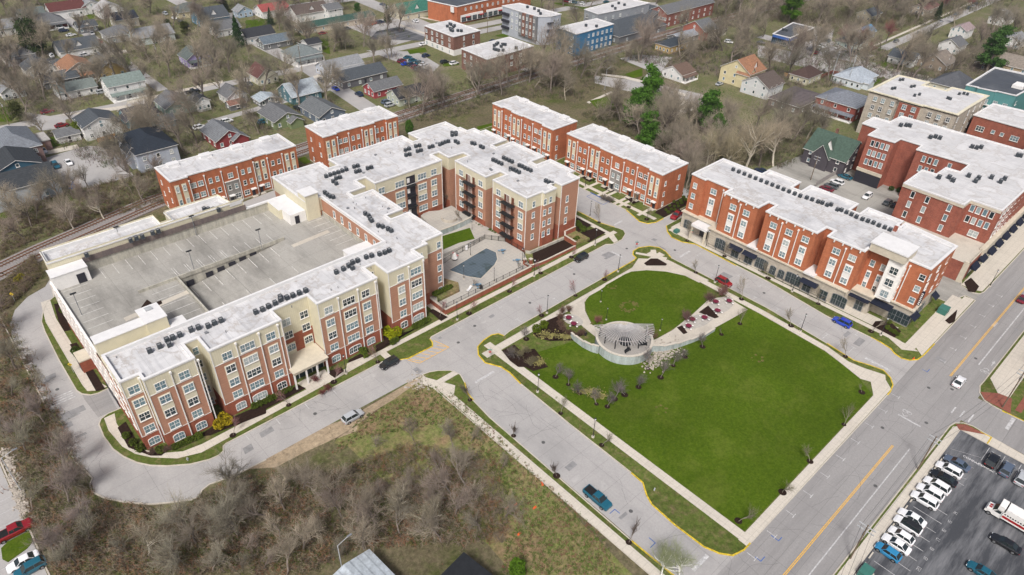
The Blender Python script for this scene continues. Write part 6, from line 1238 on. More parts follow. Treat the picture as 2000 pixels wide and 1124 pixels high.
# moving truck
x, y = P(*T2(4, 4, 1840, 700), 1.2); o = thing('moving_truck', 'white box moving truck with red stripe in the dark car park', 'truck', x, y, .08, rad(90))
m = M(); m.box(-5.4, 1.1, -1.15, 1.15, .9, 3.4); m.box(.9, 2.1, -1.15, 1.15, 2.5, 3.4); m.build('cargo_box', mats('trim_white'), o)
m = M(); m.box(-5.42, 1.0, -1.17, 1.17, 1.25, 1.75); m.build('red_stripe', mats('lamp_red'), o)
m = M(); 
for i in range(11): m.box(-3.6+i*.42, -3.35+i*.42, 1.175, 1.182, 2.05, 2.32); m.box(-3.6+i*.42, -3.35+i*.42, -1.182, -1.175, 2.05, 2.32)
m.build('lettering', mats('metal_dark'), o)
m = M(); loft(m, [[(a, -.98, .5), (a, -1, t_), (a, 1, t_), (a, .98, .5)] for a, t_ in ((1.1, 2.3), (1.9, 2.3), (2.6, 1.5), (3.5, 1.3), (3.7, .9))]); m.build('cab', mats('trim_white'), o)
m = M(); m.add([(1.95, -.9, 2.28), (1.95, .9, 2.28), (2.64, .92, 1.52), (2.64, -.92, 1.52)], [(0, 3, 2, 1)]); m.add([(1.3, -1.01, 1.5), (2.4, -1.01, 1.5), (1.9, -1.01, 2.15), (1.3, -1.01, 2.15), (1.3, 1.01, 1.5), (2.4, 1.01, 1.5), (1.9, 1.01, 2.15), (1.3, 1.01, 2.15)], [(0, 1, 2, 3), (7, 6, 5, 4)])
w_o = m.build('windows', mats('carglass'), o); w_o.location = (.02, 0, .02)
m = M(); m.box(2.85, 3.3, -.5, -.1, 1.42, 1.47); m.box(2.85, 3.3, .1, .5, 1.42, 1.47); m.build('bonnet_stripes', mats('lamp_red'), o)
for sx in (-3.6, 2.9):
    for sy in (-1, 1): w_ = inst('wheel', CARS['w'][0], o, (sx, sy*.9, .42), 0, None, 1.15); inst('rim', CARS['w'][1], w_)
# car park lines and numbers
m = M(); Z_ = .075
for i in range(12): x_ = 82.9+i*2.78; m.box(x_-.05, x_+.05, .8, 5.8, Z_, Z_+.004)
for i in range(4): x_ = 123+i*3.4; m.box(x_-.05, x_+.05, 1.2, 6.4, Z_, Z_+.004) if i < 1 else m.quad((121+i*4, 1.5, Z_), (121.1+i*4, 1.4, Z_), (118.9+i*4, 6.4, Z_), (118.8+i*4, 6.5, Z_))
for i in range(8): y_ = 1.2-i*2.9; m.box(132.4, 137.2, y_-.05, y_+.05, Z_, Z_+.004)
for i in range(7): x_ = 84+i*2.9; m.box(x_-.05, x_+.05, -14.5, -9.5, Z_, Z_+.004)
struct(m, 'car_park_line', mats('faded_white'))
m = M()
for i in range(16): x_ = 82.2+i*2.9; m.box(x_, x_+1.7, 6.5, 6.72, Z_, .2) if i not in (13, ) else None
for i, g_ in enumerate(comps(m)):
    c_ = g_.v[0]; g_.o = (c_[0], c_[1], .07); q = g_.build('wheel_stop', mats('concrete')); tag(q, ORD[i]+' concrete wheel stop from the bottom along the dark car park edge', 'wheel stop', 'wheel stops')
font = {'0': '1110111', '1': '0010010', '2': '1011101', '3': '1011011', '4': '0111010', '5': '1101011', '6': '1101111', '7': '1010010', '8': '1111111', '9': '1111011'}
m = M()
def digits(s_, cx, cy, w_=.32, h_=.55):   # seven segment style painted bay numbers
    for k, ch in enumerate(s_):
        ox = cx+k*(w_+.16); S = font[ch]; t_ = .07; seg = [(0, h_, w_, h_), (0, h_/2, 0, h_), (w_, h_/2, w_, h_), (0, h_/2, w_, h_/2), (0, 0, 0, h_/2), (w_, 0, w_, h_/2), (0, 0, w_, 0)]
        for f_, (a, b_, c_, d) in zip(S, seg):
            if f_ == '1': x0, x1, y0, y1 = ox+min(a, c_)-t_/2, ox+max(a, c_)+t_/2, cy+min(b_, d)-t_/2, cy+max(b_, d)+t_/2; m.box(x0, x1, y0, y1, .076, .08)
for i, s_ in enumerate(('25', '24', '23', '22', '21', '20', '19', '18', '17', '16', '15', '14')): digits(s_, 84.0+i*2.78, -.3)
struct(m, 'bay_number', mats('faded_white'))

def ptext(s, px, py, rot, size, name='painted_word'):
    cv = bpy.data.curves.new('lettering', 'FONT'); cv.body = s; cv.size = size; cv.align_x = 'CENTER'; t_ = bpy.data.objects.new('tmp', cv); C.collection.objects.link(t_)
    me = bpy.data.meshes.new_from_object(t_); bpy.data.objects.remove(t_); me.materials.clear(); me.materials.append(MT['paint_white']); x, y = P(px, py, .08); o = inst(name, me, None, (x, y, .086), rad(rot)); o['kind'] = 'structure'
ptext('COMPACT', 1899, 902, -90, .75); ptext('COMPACT', 1928, 917, -90, .75)
m = M()
for i in range(9): y_ = 95+i*3.0; m.box(-16.5, -10.9, y_-.05, y_+.05, .022, .026)
struct(m, 'west_car_park_line', mats('faded_white'))
m = M(); m.prism(ccw(TL(4, 1, [(10, 930), (60, 880), (215, 800), (240, 880), (200, 930), (60, 1030), (20, 1010)])), .0, .16); struct(m, 'west_grass_island', mats('lawn'))
# ================= PARK =================
mk('green_metal', (.05, .17, .14), .5, amp=.15); concretem('shaded_terrace_floor', (.33, .315, .29), (.20, .19, .18), 0, 0); mk('pale_timber', (.43, .42, .41), .9, amp=.25, sc=2); mk('maroonp', (.16, .02, .045), .5, amp=.1); mk('teal_sign', (.01, .22, .18), .5, amp=.1); mk('orange_net', (.75, .12, .03), .8, amp=.3)  # pavilion floor concrete is coloured darker to paint in the pergola's shade
GZ = .15
# pavilion: raised round terrace with curved retaining wall and a fan pergola
c0 = P(1219, 664, 2.0); PX, PY = c0
pav = thing('park_pavilion', 'round concrete terrace with curved wall and fan shaped timber pergola in the park', 'pavilion', PX, PY, 0)
tR = 6.3
m = M(PX, PY, 0); m.prism(ccw(arc(PX, PY, tR, 0, 350, 35)), 0, 1.9); m.build('terrace', mats('shaded_terrace_floor'), pav)
m = M(PX, PY, 0); strip(m, arc(PX, PY, tR+.15, 120, 330, 34), .45, 0, 2.55); strip(m, arc(PX, PY, tR+.15, 120, 330, 34), .6, 2.55, 2.7, 1); m.build('curved_wall', mats('wall_park', 'sidewalk'), pav)
m = M(PX, PY, 0); strip(m, arc(PX, PY, tR-.2, 345, 475, 22), .5, 1.9, 2.5); m.build('low_seat_wall', mats('sidewalk'), pav)
for s_ in range(3):
    m = M(PX, PY, 0); a0 = 28; strip(m, arc(PX, PY, tR+.4+s_*.4, a0, a0+24, 6), .38, 0, 1.5-s_*.45); m.build('step', mats('concrete'), pav)
wl = TL(3, 3, [(710, 455), (660, 440), (600, 410), (540, 365), (510, 335)], 1.6); wr = TL(3, 3, [(1100, 450), (1180, 450), (1280, 425), (1380, 390), (1480, 350), (1560, 300)], 1.2)
for pts, ha, hb in ((wl, 2.3, 1.3), (wr, 2.0, .7)):
    m = M(PX, PY, 0); n = len(pts)
    for i in range(n-1):
        h_ = ha+(hb-ha)*i/(n-1); strip(m, [pts[i], pts[i+1]], .35, 0, h_); strip(m, [pts[i], pts[i+1]], .5, h_, h_+.12, 1)
    m.build('wing_wall', mats('wall_park', 'sidewalk'), pav)
m = M(PX, PY, 0); N = 34
for i in range(N):
    a = rad(138+i*186/(N-1)); r0, r1 = .6, 6.5; q = (math.cos(a), math.sin(a))
    cx, cy = PX+1.8*math.cos(rad(52)), PY+1.8*math.sin(rad(52))
    m.bar((cx+q[0]*r0, cy+q[1]*r0, 5.3), (cx+q[0]*(r1+.6), cy+q[1]*(r1+.6), 4.7), .085)
per = m.build('pergola_rafters', mats('pale_timber'), pav)
m = M(PX, PY, 0)
for rr, z in ((2.4, 5.0), (5.6, 4.65)):
    pts = [(cx+rr*math.cos(rad(138+k*186/14)), cy+rr*math.sin(rad(138+k*186/14))) for k in range(15)]; strip(m, pts, .16, z-.16, z+.03)
m.build('pergola_beam', mats('wood_grey'), pav)
for k in range(7):
    a = rad(142+k*178/6); m = M(PX, PY, 0); m.bar((cx+5.5*math.cos(a), cy+5.5*math.sin(a), 1.9), (cx+5.5*math.cos(a), cy+5.5*math.sin(a), 4.6), .13, 6); m.build('pergola_post', mats('metal_dark'), pav)
m = M(PX, PY, 0); m.cyl(PX-.4, PY-.6, 1.91, 2.35, 1.5, 1.5, 14); m.build('round_planter', mats('metal_dark'), pav)
for k, (a, b_) in enumerate(((-2.6, -3.2), (1.8, -4.2))):
    o = thing('park_bench', ('left' if k else 'right')+' dark slatted bench under the pergola', 'bench', PX+a, PY+b_, 1.9, rad(-40*k)); m = M(); m.box(-.9, .9, -.25, .25, .42, .48); m.build('seat', mats('metal_dark'), o); m = M(); m.box(-.9, .9, .22, .28, .48, .9); m.build('backrest', mats('metal_dark'), o)
    for sx in (-.8, .8): m = M(); m.box(sx-.04, sx+.04, -.22, .22, 0, .42); m.build('leg', mats('metal_dark'), o)
# riprap below the wall
m = M(); rr = random.Random(11)
for i in range(420):
    t = rr.random(); x, y = P(1265+t*55+rr.gauss(0, 9), 708-t*32+rr.gauss(0, 10), .2); s_ = rr.uniform(.12, .3); m.ball(x, y, .15+rr.uniform(0, .1), s_, s_*.7, n=5, jit=.3)
struct(m, 'riprap', mats('rock'), 'stuff')
# picnic tables
TB = {}
def mktable():
    o = thing('picnic_table', '', 'table', 0, 0, .19); m = M(); m.cyl(0, 0, .70, .76, .75, .75, 14); m.build('table_top', mats('maroonp'), o); m = M(); m.bar((0, 0, 0), (0, 0, .7), .06, 6); m.build('pedestal', mats('metal_dark'), o)
    for k in range(4):
        a = rad(45+90*k); m = M(); m.cyl(1.15*math.cos(a), 1.15*math.sin(a), .42, .48, .24, .24, 10); s_ = m.build('seat', mats('trim_white'), o); m = M(); m.bar((0, 0, .25), (1.15*math.cos(a), 1.15*math.sin(a), .42), .035, 4); m.build('seat_arm', mats('metal_dark'), s_)
    return o
t0 = mktable(); first = True; kn = []
for ch in [t0]+list(t0.children): KIDS[ch.name] = [c for c in bpy.data.objects if c.parent == ch]
KIDS[t0.name] = [c for c in bpy.data.objects if c.parent == t0]
TP = [(3, 490, 228, 'upper of the two by the brown hedge'), (3, 527, 272, 'lower of the two by the brown hedge'), (3, 1395, 238, 'left one on the middle terrace'), (3, 1485, 225, 'right one on the middle terrace'), (3, 1368, 288, 'front one on the middle terrace'), (3, 1567, 110, 'left one on the far terrace'), (3, 1665, 105, 'right one on the far terrace'), (3, 1580, 175, 'front one on the far terrace')]
for c_, a, b_, wh in TP:
    o = t0 if first else copytree(t0); first = False; x, y = P(*T2(3, c_, a, b_), .8); o.location = (x, y, .19); o.rotation_euler[2] = R.uniform(0, 1.5); tag(o, 'round maroon picnic table with white seats, '+wh, 'table', 'maroon picnic tables in the park')
# street lamps
def mklamp():
    o = thing('street_lamp', '', 'street lamp', 0, 0, .14); m = M(); m.cyl(0, 0, 0, .35, .32, .28, 10); m.build('base', mats('sidewalk'), o)
    m = M(); m.bar((0, 0, .3), (0, 0, 4.6), .075, 8, r1=.05); m.cyl(0, 0, .35, 1.0, .13, .09, 8); m.build('post', mats('metal_dark'), o)
    m = M(); m.cyl(0, 0, 4.6, 4.72, .12, .2, 8); m.cyl(0, 0, 5.1, 5.3, .22, .05, 8); m.build('lamp_cap', mats('metal_dark'), o); m = M(); m.cyl(0, 0, 4.72, 5.1, .16, .19, 8); m.build('lamp_glass', mats('lamp_clear'), o); return o
l0 = mklamp(); KIDS[l0.name] = [c for c in bpy.data.objects if c.parent == l0]; first = True
LP = [((893, 625), 'before the brick retaining wall west end'), ((1043, 540), 'at the pool wall gate'), ((1068, 612), 'on the park side opposite the pool'), ((1207, 531), 'on the park side near the crossroads'), ((1162, 479), 'by the planter bed corner walk'), ((1152, 424), 'on the street beside the east apartment end'), ((676, 730), 'by the entrance forecourt'), ((1050, 766), 'at the west corner of the big lawn'), ((1158, 854), 'midway down the south park walk'), ((1396, 552), 'behind the red SUV'), ((1563, 648), 'beside the north-east park walk'), ((1379, 482), 'at the stone porch'), ((1547, 570), 'before the arched shop windows'), ((1720, 655), 'by the corner planting bed'), ((1933, 560), 'outside the navy awnings'), ((1143, 365), 'before the townhouse row'), ((1184, 625), 'on the round lawn, left'), ((1289, 646), 'on the round lawn, right'), ((1173, 590), 'at the round lawn edge')]
for (px, py), wh in LP:
    o = l0 if first else copytree(l0); first = False; x, y = P(px, py, .14); o.location = (x, y, .14); s_ = .72 if 'round lawn' in wh else 1.05; o.scale = (s_, s_, s_); tag(o, 'black post lamp '+wh, 'street lamp', 'black post lamps')
# deck lights on the garage roof
for (px, py), wh in (((384, 460), 'rising behind the weathered screen'), ((240, 482), 'left one behind the weathered screen'), ((512, 487), 'at the middle of the deck'), ((380, 530), 'above the green openings'), ((160, 615), 'on the west parapet')):
    x, y = P(px, py, 12.6); o = thing('deck_light', 'black twin floodlight on the garage deck, '+wh, 'floodlight', x, y, 12.5, 0, 'garage deck lights'); m = M(); m.bar((0, 0, 0), (0, 0, 5.6), .08, 6); m.build('post', mats('metal_grey'), o); m = M(); m.box(-.6, .6, -.18, .18, 5.55, 5.75); m.build('lamp_head', mats('metal_dark'), o)
# small bollard meters / litter bins / hydrants
def small(px, py, kind):
    x, y = P(px, py, .2)
    if kind == 'hyd': o = thing('fire_hydrant', 'silver fire hydrant on the verge '+('near the west bend' if px < 600 else 'before the south park corner'), 'hydrant', x, y, .14); m = M(); m.cyl(0, 0, 0, .6, .14, .12, 8); m.ball(0, 0, .62, .14); m.build('body', mats('galv'), o); m = M(); m.box(-.24, .24, -.06, .06, .35, .48); m.build('outlet', mats('galv'), o)
small(367, 899, 'hyd'); small(1278, 958, 'hyd')
x, y = P(1216, 663 if 0 else 655, .2); x, y = P(*T2(3, 3, 612, 355), .3); o = thing('litter_bin', 'black litter bin at the left end of the pergola', 'bin', x, y, .19); m = M(); m.cyl(0, 0, 0, .95, .3, .33, 10); m.build('bin_body', mats('metal_dark'), o); m = M(); m.cyl(0, 0, .95, 1.1, .36, .25, 10); m.build('lid', mats('metal_dark'), o)
# stop signs, street signs
def pole_sign(px, py, name, label, kind, h=2.4):
    x, y = P(px, py, .14); o = thing(name, label, 'sign', x, y, .14, rad(-45)); m = M(); m.bar((0, 0, 0), (0, 0, h), .04, 5); m.build('post', mats('galv'), o); m = M()
    if kind == 'stop':
        m.add([(.38*math.cos(rad(22.5+45*k)), -.05, h-.4+.38*math.sin(rad(22.5+45*k))) for k in range(8)], [tuple(range(8))]); m.build('sign_face', mats('lamp_red'), o)
        cv = bpy.data.curves.new('lettering', 'FONT'); cv.body = 'STOP'; cv.size = .3; cv.align_x = 'CENTER'; t_ = bpy.data.objects.new('tmp', cv); C.collection.objects.link(t_); me = t_.to_mesh().copy() if False else bpy.data.meshes.new_from_object(t_); bpy.data.objects.remove(t_); me.materials.clear(); me.materials.append(MT['trim_white']); q = inst('lettering', me, o, (0, -.06, h-.5)); q.rotation_euler = (rad(90), 0, 0)
        m = M(); m.box(-.5, .5, -.02, .02, h+.02, h+.2); m.box(-.02, .02, -.5, .5, h+.22, h+.4); m.build('street_name_blade', mats('teal_sign'), o)
    else: m.add([(0, -.05, h+.5), (-.55, -.05, h), (0, -.05, h-.5), (.55, -.05, h)], [(0, 1, 2, 3)]); m.build('sign_face', mats('paint_yellow'), o); m = M(); m.add([(0, -.07, h+.2), (-.25, -.07, h-.05), (.25, -.07, h-.05)], [(0, 1, 2)]); m.box(-.06, .06, -.075, -.065, h-.3, h-.05); m.build('arrow', mats('metal_dark'), o)
pole_sign(957, 700, 'stop_sign', 'red stop sign at the west corner of the park', 'stop'); pole_sign(1242, 488, 'stop_sign', 'red stop sign at the north corner of the park', 'stop'); pole_sign(1348, 465, 'stop_sign', 'red stop sign by the stone porch', 'stop')
pole_sign(144, 728, 'warning_sign', 'yellow diamond arrow sign beside the loop road walk', 'dia'); pole_sign(30, 590, 'warning_sign', 'yellow warning sign at the outer edge of the loop road', 'dia')
# traffic cone
x, y = P(*T2(3, 4, 1140, 530), .2); o = thing('traffic_cone', 'orange cone on the grass corner by the main street', 'cone', x, y, .15); m = M(); m.cyl(0, 0, .03, .7, .18, .03, 8); m.build('cone_body', mats('orange_net'), o); m = M(); m.box(-.22, .22, -.22, .22, 0, .03); m.build('base', mats('orange_net'), o)
m = M(); strip(m, [(q[0], q[1]) for q in TL(3, 2, [(1560, 850), (1600, 875), (1640, 860), (1660, 830)])], .5, .03, .12); strip(m, TL(3, 2, [(1600, 870), (1700, 980), (1860, 1120)]), .25, .03, .08); strip(m, TL(4, 3, [(0, 150), (60, 190), (150, 300)]), .3, .03, .1); strip(m, TL(4, 3, [(290, 430), (300, 470)]), .4, .03, .1)
for a, b_ in ((40, 635), (100, 610), (125, 825), (240, 630)): x, y = P(*T2(4, 3, a, b_)); m.box(x-.4, x+.4, y-.2, y+.2, .03, .12)
tag(m.build('silt_fence', mats('orange_net')), 'torn orange silt netting lying along the south lot walk', 'netting')
# green transformer cabinets
for (r_, c_, a, b_, wh, s_) in ((3, 4, 1358, 175, 'in a fenced bed beside the orange brick block', 1.5), (2, 3, 1280, 640, 'on the grass island by the stone porch', .9), (4, 4, 790, 1105, 'at the bottom edge by the dark car park', 1.3)):
    x, y = P(*T2(r_, c_, a, b_), .8); o = thing('transformer_cabinet', 'green utility cabinet '+wh, 'utility box', x, y, .14, 0, 'green utility cabinets'); m = M(); m.box(-.9*s_, .9*s_, -.7*s_, .7*s_, .1, 1.1*s_); m.build('cabinet', mats('green_metal'), o); m = M(); m.box(-1.05*s_, 1.05*s_, -.85*s_, .85*s_, 0, .1); m.build('plinth', mats('concrete'), o)
# ================= POOL COURT =================
m = M(); DZ = 1.0
court = [(81.2, 107.3), (109.6, 107.3), (109.9, 109.6), (114.0, 113.9), (114.2, 146.4), (88, 146.4), (86, 144), (81, 130), (81, 114.2)]
pool_area = [(81.3, 107.3), (109.8, 107.3), (114.0, 113.8), (114.0, 122), (110.2, 126.5), (92, 126.5), (86.1, 121), (86.1, 114.4), (81.3, 114.3)]
m.prism(ccw(pool_area), -.1, DZ); struct(m, 'pool_deck', mats('pooldeck'))
m = M(); m.prism(ccw([(86.1, 126.5), (110.2, 126.5), (114.1, 122), (114.1, 146.3), (80, 146.3), (86.1, 144)]), -.1, 2.0); struct(m, 'court_ground', mats('pooldeck'))
m = M(); m.prism(ccw(TL(2, 2, [(1440, 680), (1640, 620), (1675, 700), (1560, 730), (1445, 780)], 2.0)), 1.9, 2.05); struct(m, 'court_lawn', mats('lawn'))
m = M(); m.prism(ccw([(127, 108.2), (134, 107.3), (134, 113), (114.2, 113.8), (112.3, 111.5), (111.6, 108.2)]), 0, .9); m.prism(ccw([(87, 119.5), (81.6, 111.2), (88.6, 111.2), (90.5, 114), (87.5, 121)]), DZ-.1, DZ+.6); struct(m, 'planter_soil', mats('dirtgrass'))
m = M(); m.prism(ccw([(112.2, 108.2), (127.3, 107.6), (127.5, 111.5), (115.6, 112.2)]), .5, .95); struct(m, 'mulch_terrace', mats('mulch'))
# pool with winter cover
wt = ccw(TL(2, 2, [(1490, 930), (1760, 770), (1830, 800), (1840, 850), (1820, 890), (1720, 990), (1620, 975)], DZ)); o = thing('swimming_pool', 'pointed swimming pool under a blue mesh winter cover', 'pool', *wt[0], DZ)
m = M(*wt[0], DZ); strip(m, wt, .5, DZ, DZ+.06, closed=True); m.build('coping', mats('concrete'), o); m = M(*wt[0], DZ); m.sheet(wt, DZ+.07); m.build('pool_cover', mats('poolcover'), o)
# retaining walls
o = thing('retaining_wall', 'red brick retaining wall with pale cap in front of the pool terrace', 'wall', 81.2, 107, 0); bw = [(80.9, 114), (80.9, 107.1), (110.0, 107.1), (110.0, 109.4)]
m = M(81.2, 107, 0); strip(m, bw, .4, 0, 1.55); m.build('wall', mats('brick_base'), o); m = M(81.2, 107, 0); strip(m, bw, .5, 1.55, 1.68); m.build('cap', mats('concrete'), o)
o = thing('retaining_wall', 'stepped red brick planter wall beside the east apartment end', 'wall', 112, 108, 0); bw = [(110.8, 109.2), (111.3, 107.9), (114, 107.4), (116.5, 107.2), (127.6, 107.0), (127.8, 111.5), (129.5, 113.1), (133.8, 113)]
m = M(112, 108, 0); strip(m, bw[:5], .35, 0, 1.1); strip(m, bw[4:], .4, 0, 2.3); m.build('wall', mats('brick_base'), o); m = M(112, 108, 0); strip(m, bw[:5], .46, 1.1, 1.2); strip(m, bw[4:], .5, 2.3, 2.42); m.build('cap', mats('concrete'), o)
o = thing('retaining_wall', 'grey concrete wall behind the dark mulch planter', 'wall', 114.5, 112.5, 0); m = M(114.5, 112.5, 0); strip(m, [(114.2, 113.6), (115, 112.5), (127.8, 111.7)], .4, 0, 1.7); m.build('wall', mats('wall_concrete'), o)
cw = TL(2, 2, [(1430, 640), (1500, 615), (1560, 590), (1650, 545), (1655, 530)], 3.4); o = thing('retaining_wall', 'curved pale wall of the raised fire pit terrace', 'wall', *cw[0], 0); m = M(*cw[0], 0); strip(m, cw, .4, 1.5, 3.6); m.build('wall', mats('wall_park'), o); m = M(*cw[0], 0); strip(m, cw, .5, 3.6, 3.72); m.build('cap', mats('concrete'), o)
m = M(); m.prism(ccw(cw[:-1]+TL(2, 2, [(1640, 520), (1560, 495), (1440, 490), (1320, 500), (1280, 530), (1340, 590)], 3.0)), 1.5, 3.0); struct(m, 'fire_pit_terrace', mats('pooldeck'))
o = thing('curved_bench', 'curved dark built-in bench on the fire pit terrace', 'bench', *P(875, 430, 3), 3.0); x, y = P(878, 428, 3)
m = M(*o.location[:]); strip(m, arc(x, y, 2.0, 150, 300, 12), .5, 3.0, 3.45); m.build('seat', mats('metal_dark'), o); m = M(*o.location[:]); strip(m, arc(x, y, 2.3, 150, 300, 12), .15, 3.0, 3.9); m.build('backrest', mats('concrete'), o)
# pool fence
def fence(pts, z, h, label, name='fence', mt='metal_dark', step=2.4, pick=.35, solid=False):
    o = thing(name, label, 'fence', pts[0][0], pts[0][1], z)
    for i in range(len(pts)-1):
        a = Vector(pts[i]); b = Vector(pts[i+1]); L = (b-a).length; n = max(1, round(L/step))
        m = M(pts[0][0], pts[0][1], z)
        if solid: strip(m, [tuple(a), tuple(b)], .08, z+.05, z+h)
        else:
            for q in (.12, h-.08): strip(m, [tuple(a), tuple(b)], .05, z+q, z+q+.05)
            k = int(L/pick)
            for j in range(k+1): p = a+(b-a)*(j/max(1, k)); m.box(p[0]-.014, p[0]+.014, p[1]-.014, p[1]+.014, z+.12, z+h)
        m.build('panel', mats(mt), o)
        for j in range(n+(i == len(pts)-2)): p = a+(b-a)*(j/n); m = M(pts[0][0], pts[0][1], z); m.box(p[0]-.045, p[0]+.045, p[1]-.045, p[1]+.045, z, z+h+.1); m.build('post', mats(mt), o)
    return o
fence([(81.4, 110.5), (81.4, 107.4), (109.6, 107.4), (109.8, 109.5)], 1.6, 1.3, 'black railing on top of the brick wall by the pool')
fence([(91.5, 123.5), (99, 125.0), (110.2, 126.3), (113.8, 121.5), (113.9, 113.9), (110.2, 109.8)], DZ, 1.5, 'black railing round the far side of the pool')
for i, (x, y) in enumerate(((110.1, 109.6), (111.4, 108.6))): o = thing('brick_pier', ('left' if i == 0 else 'right')+' brick gate pier beside the pool', 'pier', x, y, 0); m = M(); m.box(-.35, .35, -.35, .35, 0, 2.6); m.build('pier', mats('brick_base'), o); m = M(); m.box(-.45, .45, -.45, .45, 2.6, 2.75); m.build('cap', mats('concrete'), o)
# pool furniture
def lounger(px, py, rot, label, col=(.7, .7, .7)):
    x, y = P(px, py, DZ); o = thing('sun_lounger', label, 'sun lounger', x, y, DZ, rad(rot), 'pool furniture'); m = M(); m.box(-.9, .5, -.32, .32, .3, .38); m.build('seat', mats('plain'), o, col=col); m = M(); m.add([(.5, -.32, .34), (1.05, -.32, .75), (1.05, .32, .75), (.5, .32, .34)], [(0, 1, 2, 3)]); m.build('backrest', mats('plain'), o, col=col); m = M(); [m.box(a-.03, a+.03, b_-.03, b_+.03, 0, .3) for a in (-.8, .45) for b_ in (-.28, .28)]
    for g_ in comps(m): g_.build('leg', mats('metal_grey'), o)
lounger(911, 487, 50, 'pale lounger at the far left of the pool'); lounger(916, 567, 20, 'white lounger near the brick wall railing'); lounger(890, 500, 100, 'grey lounger heaped with red and white covers', (.5, .2, .2)); lounger(868, 495, 10, 'pale chair stack against the apartment corner')
def utable(px, py, label):
    x, y = P(px, py, DZ+.7); o = thing('patio_table', label, 'table', x, y, DZ, 0, 'pool furniture'); m = M(); m.cyl(0, 0, .7, .75, .55, .55, 12); m.build('table_top', mats('plain'), o, col=(.12, .22, .32)); m = M(); m.bar((0, 0, 0), (0, 0, .7), .05, 6); m.build('pedestal', mats('metal_grey'), o)
    for k in range(3): m = M(); a = k*2.1; m.box(1.0*math.cos(a)-.22, 1.0*math.cos(a)+.22, 1.0*math.sin(a)-.22, 1.0*math.sin(a)+.22, .4, .46); m.build('stool', mats('plain'), o, col=(.16, .3, .42))
utable(981, 489, 'blue table with stools at the far right of the pool'); utable(1010, 508, 'blue table with stools by the pool gate'); utable(932, 556, 'single pale blue table near the brick wall')
x, y = P(888, 505, DZ+.3); o = thing('covered_grill', 'white cloth covered stack on a black base by the pool', 'covered grill', x, y, DZ); m = M(); m.cyl(0, 0, 0, .4, .8, .9, 10); m.build('base', mats('metal_dark'), o); m = M(); m.cyl(0, 0, .4, 2.0, .9, .25, 9); m.build('cover', mats('trim_white'), o)
x, y = P(939, 564, DZ); o = thing('litter_bin', 'black bin by the pool railing', 'bin', x, y, DZ); m = M(); m.cyl(0, 0, 0, 1, .35, .35, 10); m.build('bin_body', mats('metal_dark'), o); m = M(); m.cyl(0, 0, 1, 1.1, .38, .3, 10); m.build('lid', mats('metal_dark'), o)
for (px, py), wh in (((906, 545), 'left of the pool'), ((1012, 560) if 0 else (965, 551), 'before the pool'), ((1020, 512), 'right of the pool'), ((919, 500), 'behind the pool'), ((922, 455), 'by the fire pit terrace')):
    o = copytree(l0); x, y = P(px, py, DZ); o.location = (x, y, DZ); o.scale = (.85, .85, .85); tag(o, 'black post lamp '+wh, 'street lamp', 'black post lamps')
# other fences
fence([(190.5, 84), (182.5, 95), (195, 108), (210, 112)], .02, 1.6, 'chain link fence behind the orange brick block', mt='metal_grey', step=3)
fence(TL(3, 1, [(0, 170), (110, 30), (300, -70)])[::-1], .02, 1.1, 'low black guard fence along the outer loop road', step=3)
fence(TL(1, 4, [(190, 560), (340, 600)]), .1, 1.8, 'tan board fence before the brown roofed bungalow', mt='wood_tan', solid=True)
fence(TL(1, 4, [(380, 610), (540, 545), (600, 560)]), .1, 1.8, 'dark red board fence beside the pale blue house', mt='paver_red', solid=True)
fence(TL(2, 4, [(420, 320), (700, 150)]), .1, 1.8, 'grey board fence along the courtyard car park', mt='wood_grey', solid=True)
fence(TL(1, 1, [(720, 1050), (850, 1010)]), .1, 1.7, 'pink tan board fence left of the navy roofed house', mt='wood_tan', solid=True)
fence([(158.4, 72), (158.1, 64)] and [(157.9, 83), (157.9, 70)], .14, 1.1, 'low railing before the arched shopfronts, upper part'); fence([(157.9, 66.5), (157.9, 47)], .14, 1.1, 'low railing before the arched shopfronts, lower part')
# portable toilet
x, y = P(*T2(2, 1, 527, 325), .2); o = thing('portable_toilet', 'bright blue portable toilet on the gravel yard', 'portable toilet', x, y, .04, rad(20)); m = M(); m.box(-.65, .65, -.65, .65, 0, 2.2); m.build('cabin', mats('plain'), o, col=(.01, .18, .62)); m = M(); m.add([(-.7, -.7, 2.2), (.7, -.7, 2.2), (.7, .7, 2.2), (-.7, .7, 2.2), (0, -.5, 2.4), (0, .5, 2.4)], [(0, 1, 4), (1, 2, 5, 4), (2, 3, 5), (3, 0, 4, 5)]); m.build('roof', mats('plain'), o, col=(.5, .55, .6)); m = M(); m.box(-.4, .4, -.68, -.65, .1, 1.9); m.build('door', mats('plain'), o, col=(.01, .12, .45))
# utility poles with cross arms and wires
PL = []
def upole(px, py, h, label, arm=2.2, mt='wood_pole', lean=0, ang=0, w_=.15):
    x, y = P(px, py); o = thing('utility_pole', label, 'utility pole', x, y, 0, ang, 'utility poles'); m = M(); m.bar((0, 0, 0), (lean, 0, h), w_, 7, r1=w_*.7); m.build('pole', mats(mt), o)
    for q in (.5, 1.5): m = M(); m.box(lean-.08, lean+.08, -arm/2, arm/2, h-q, h-q+.14); m.build('cross_arm', mats('galv'), o)
    m = M(); m.cyl(lean+.3, 0, h-3, h-2.1, .22, .22, 8); m.build('transformer', mats('galv'), o); PL.append((x+lean*math.cos(ang), y+lean*math.sin(ang), h-.5)); return len(PL)-1
q1 = upole(1792, 918, 9.5, 'wooden pole with guy tubes by the dark car park, nearer the crossroads'); q2 = upole(1660, 1092, 9.5, 'grey pole with wide arms near the bottom, by the dark car park', 2.8); q3 = upole(1957, 797, 11, 'tan wooden pole at the brick paved corner')
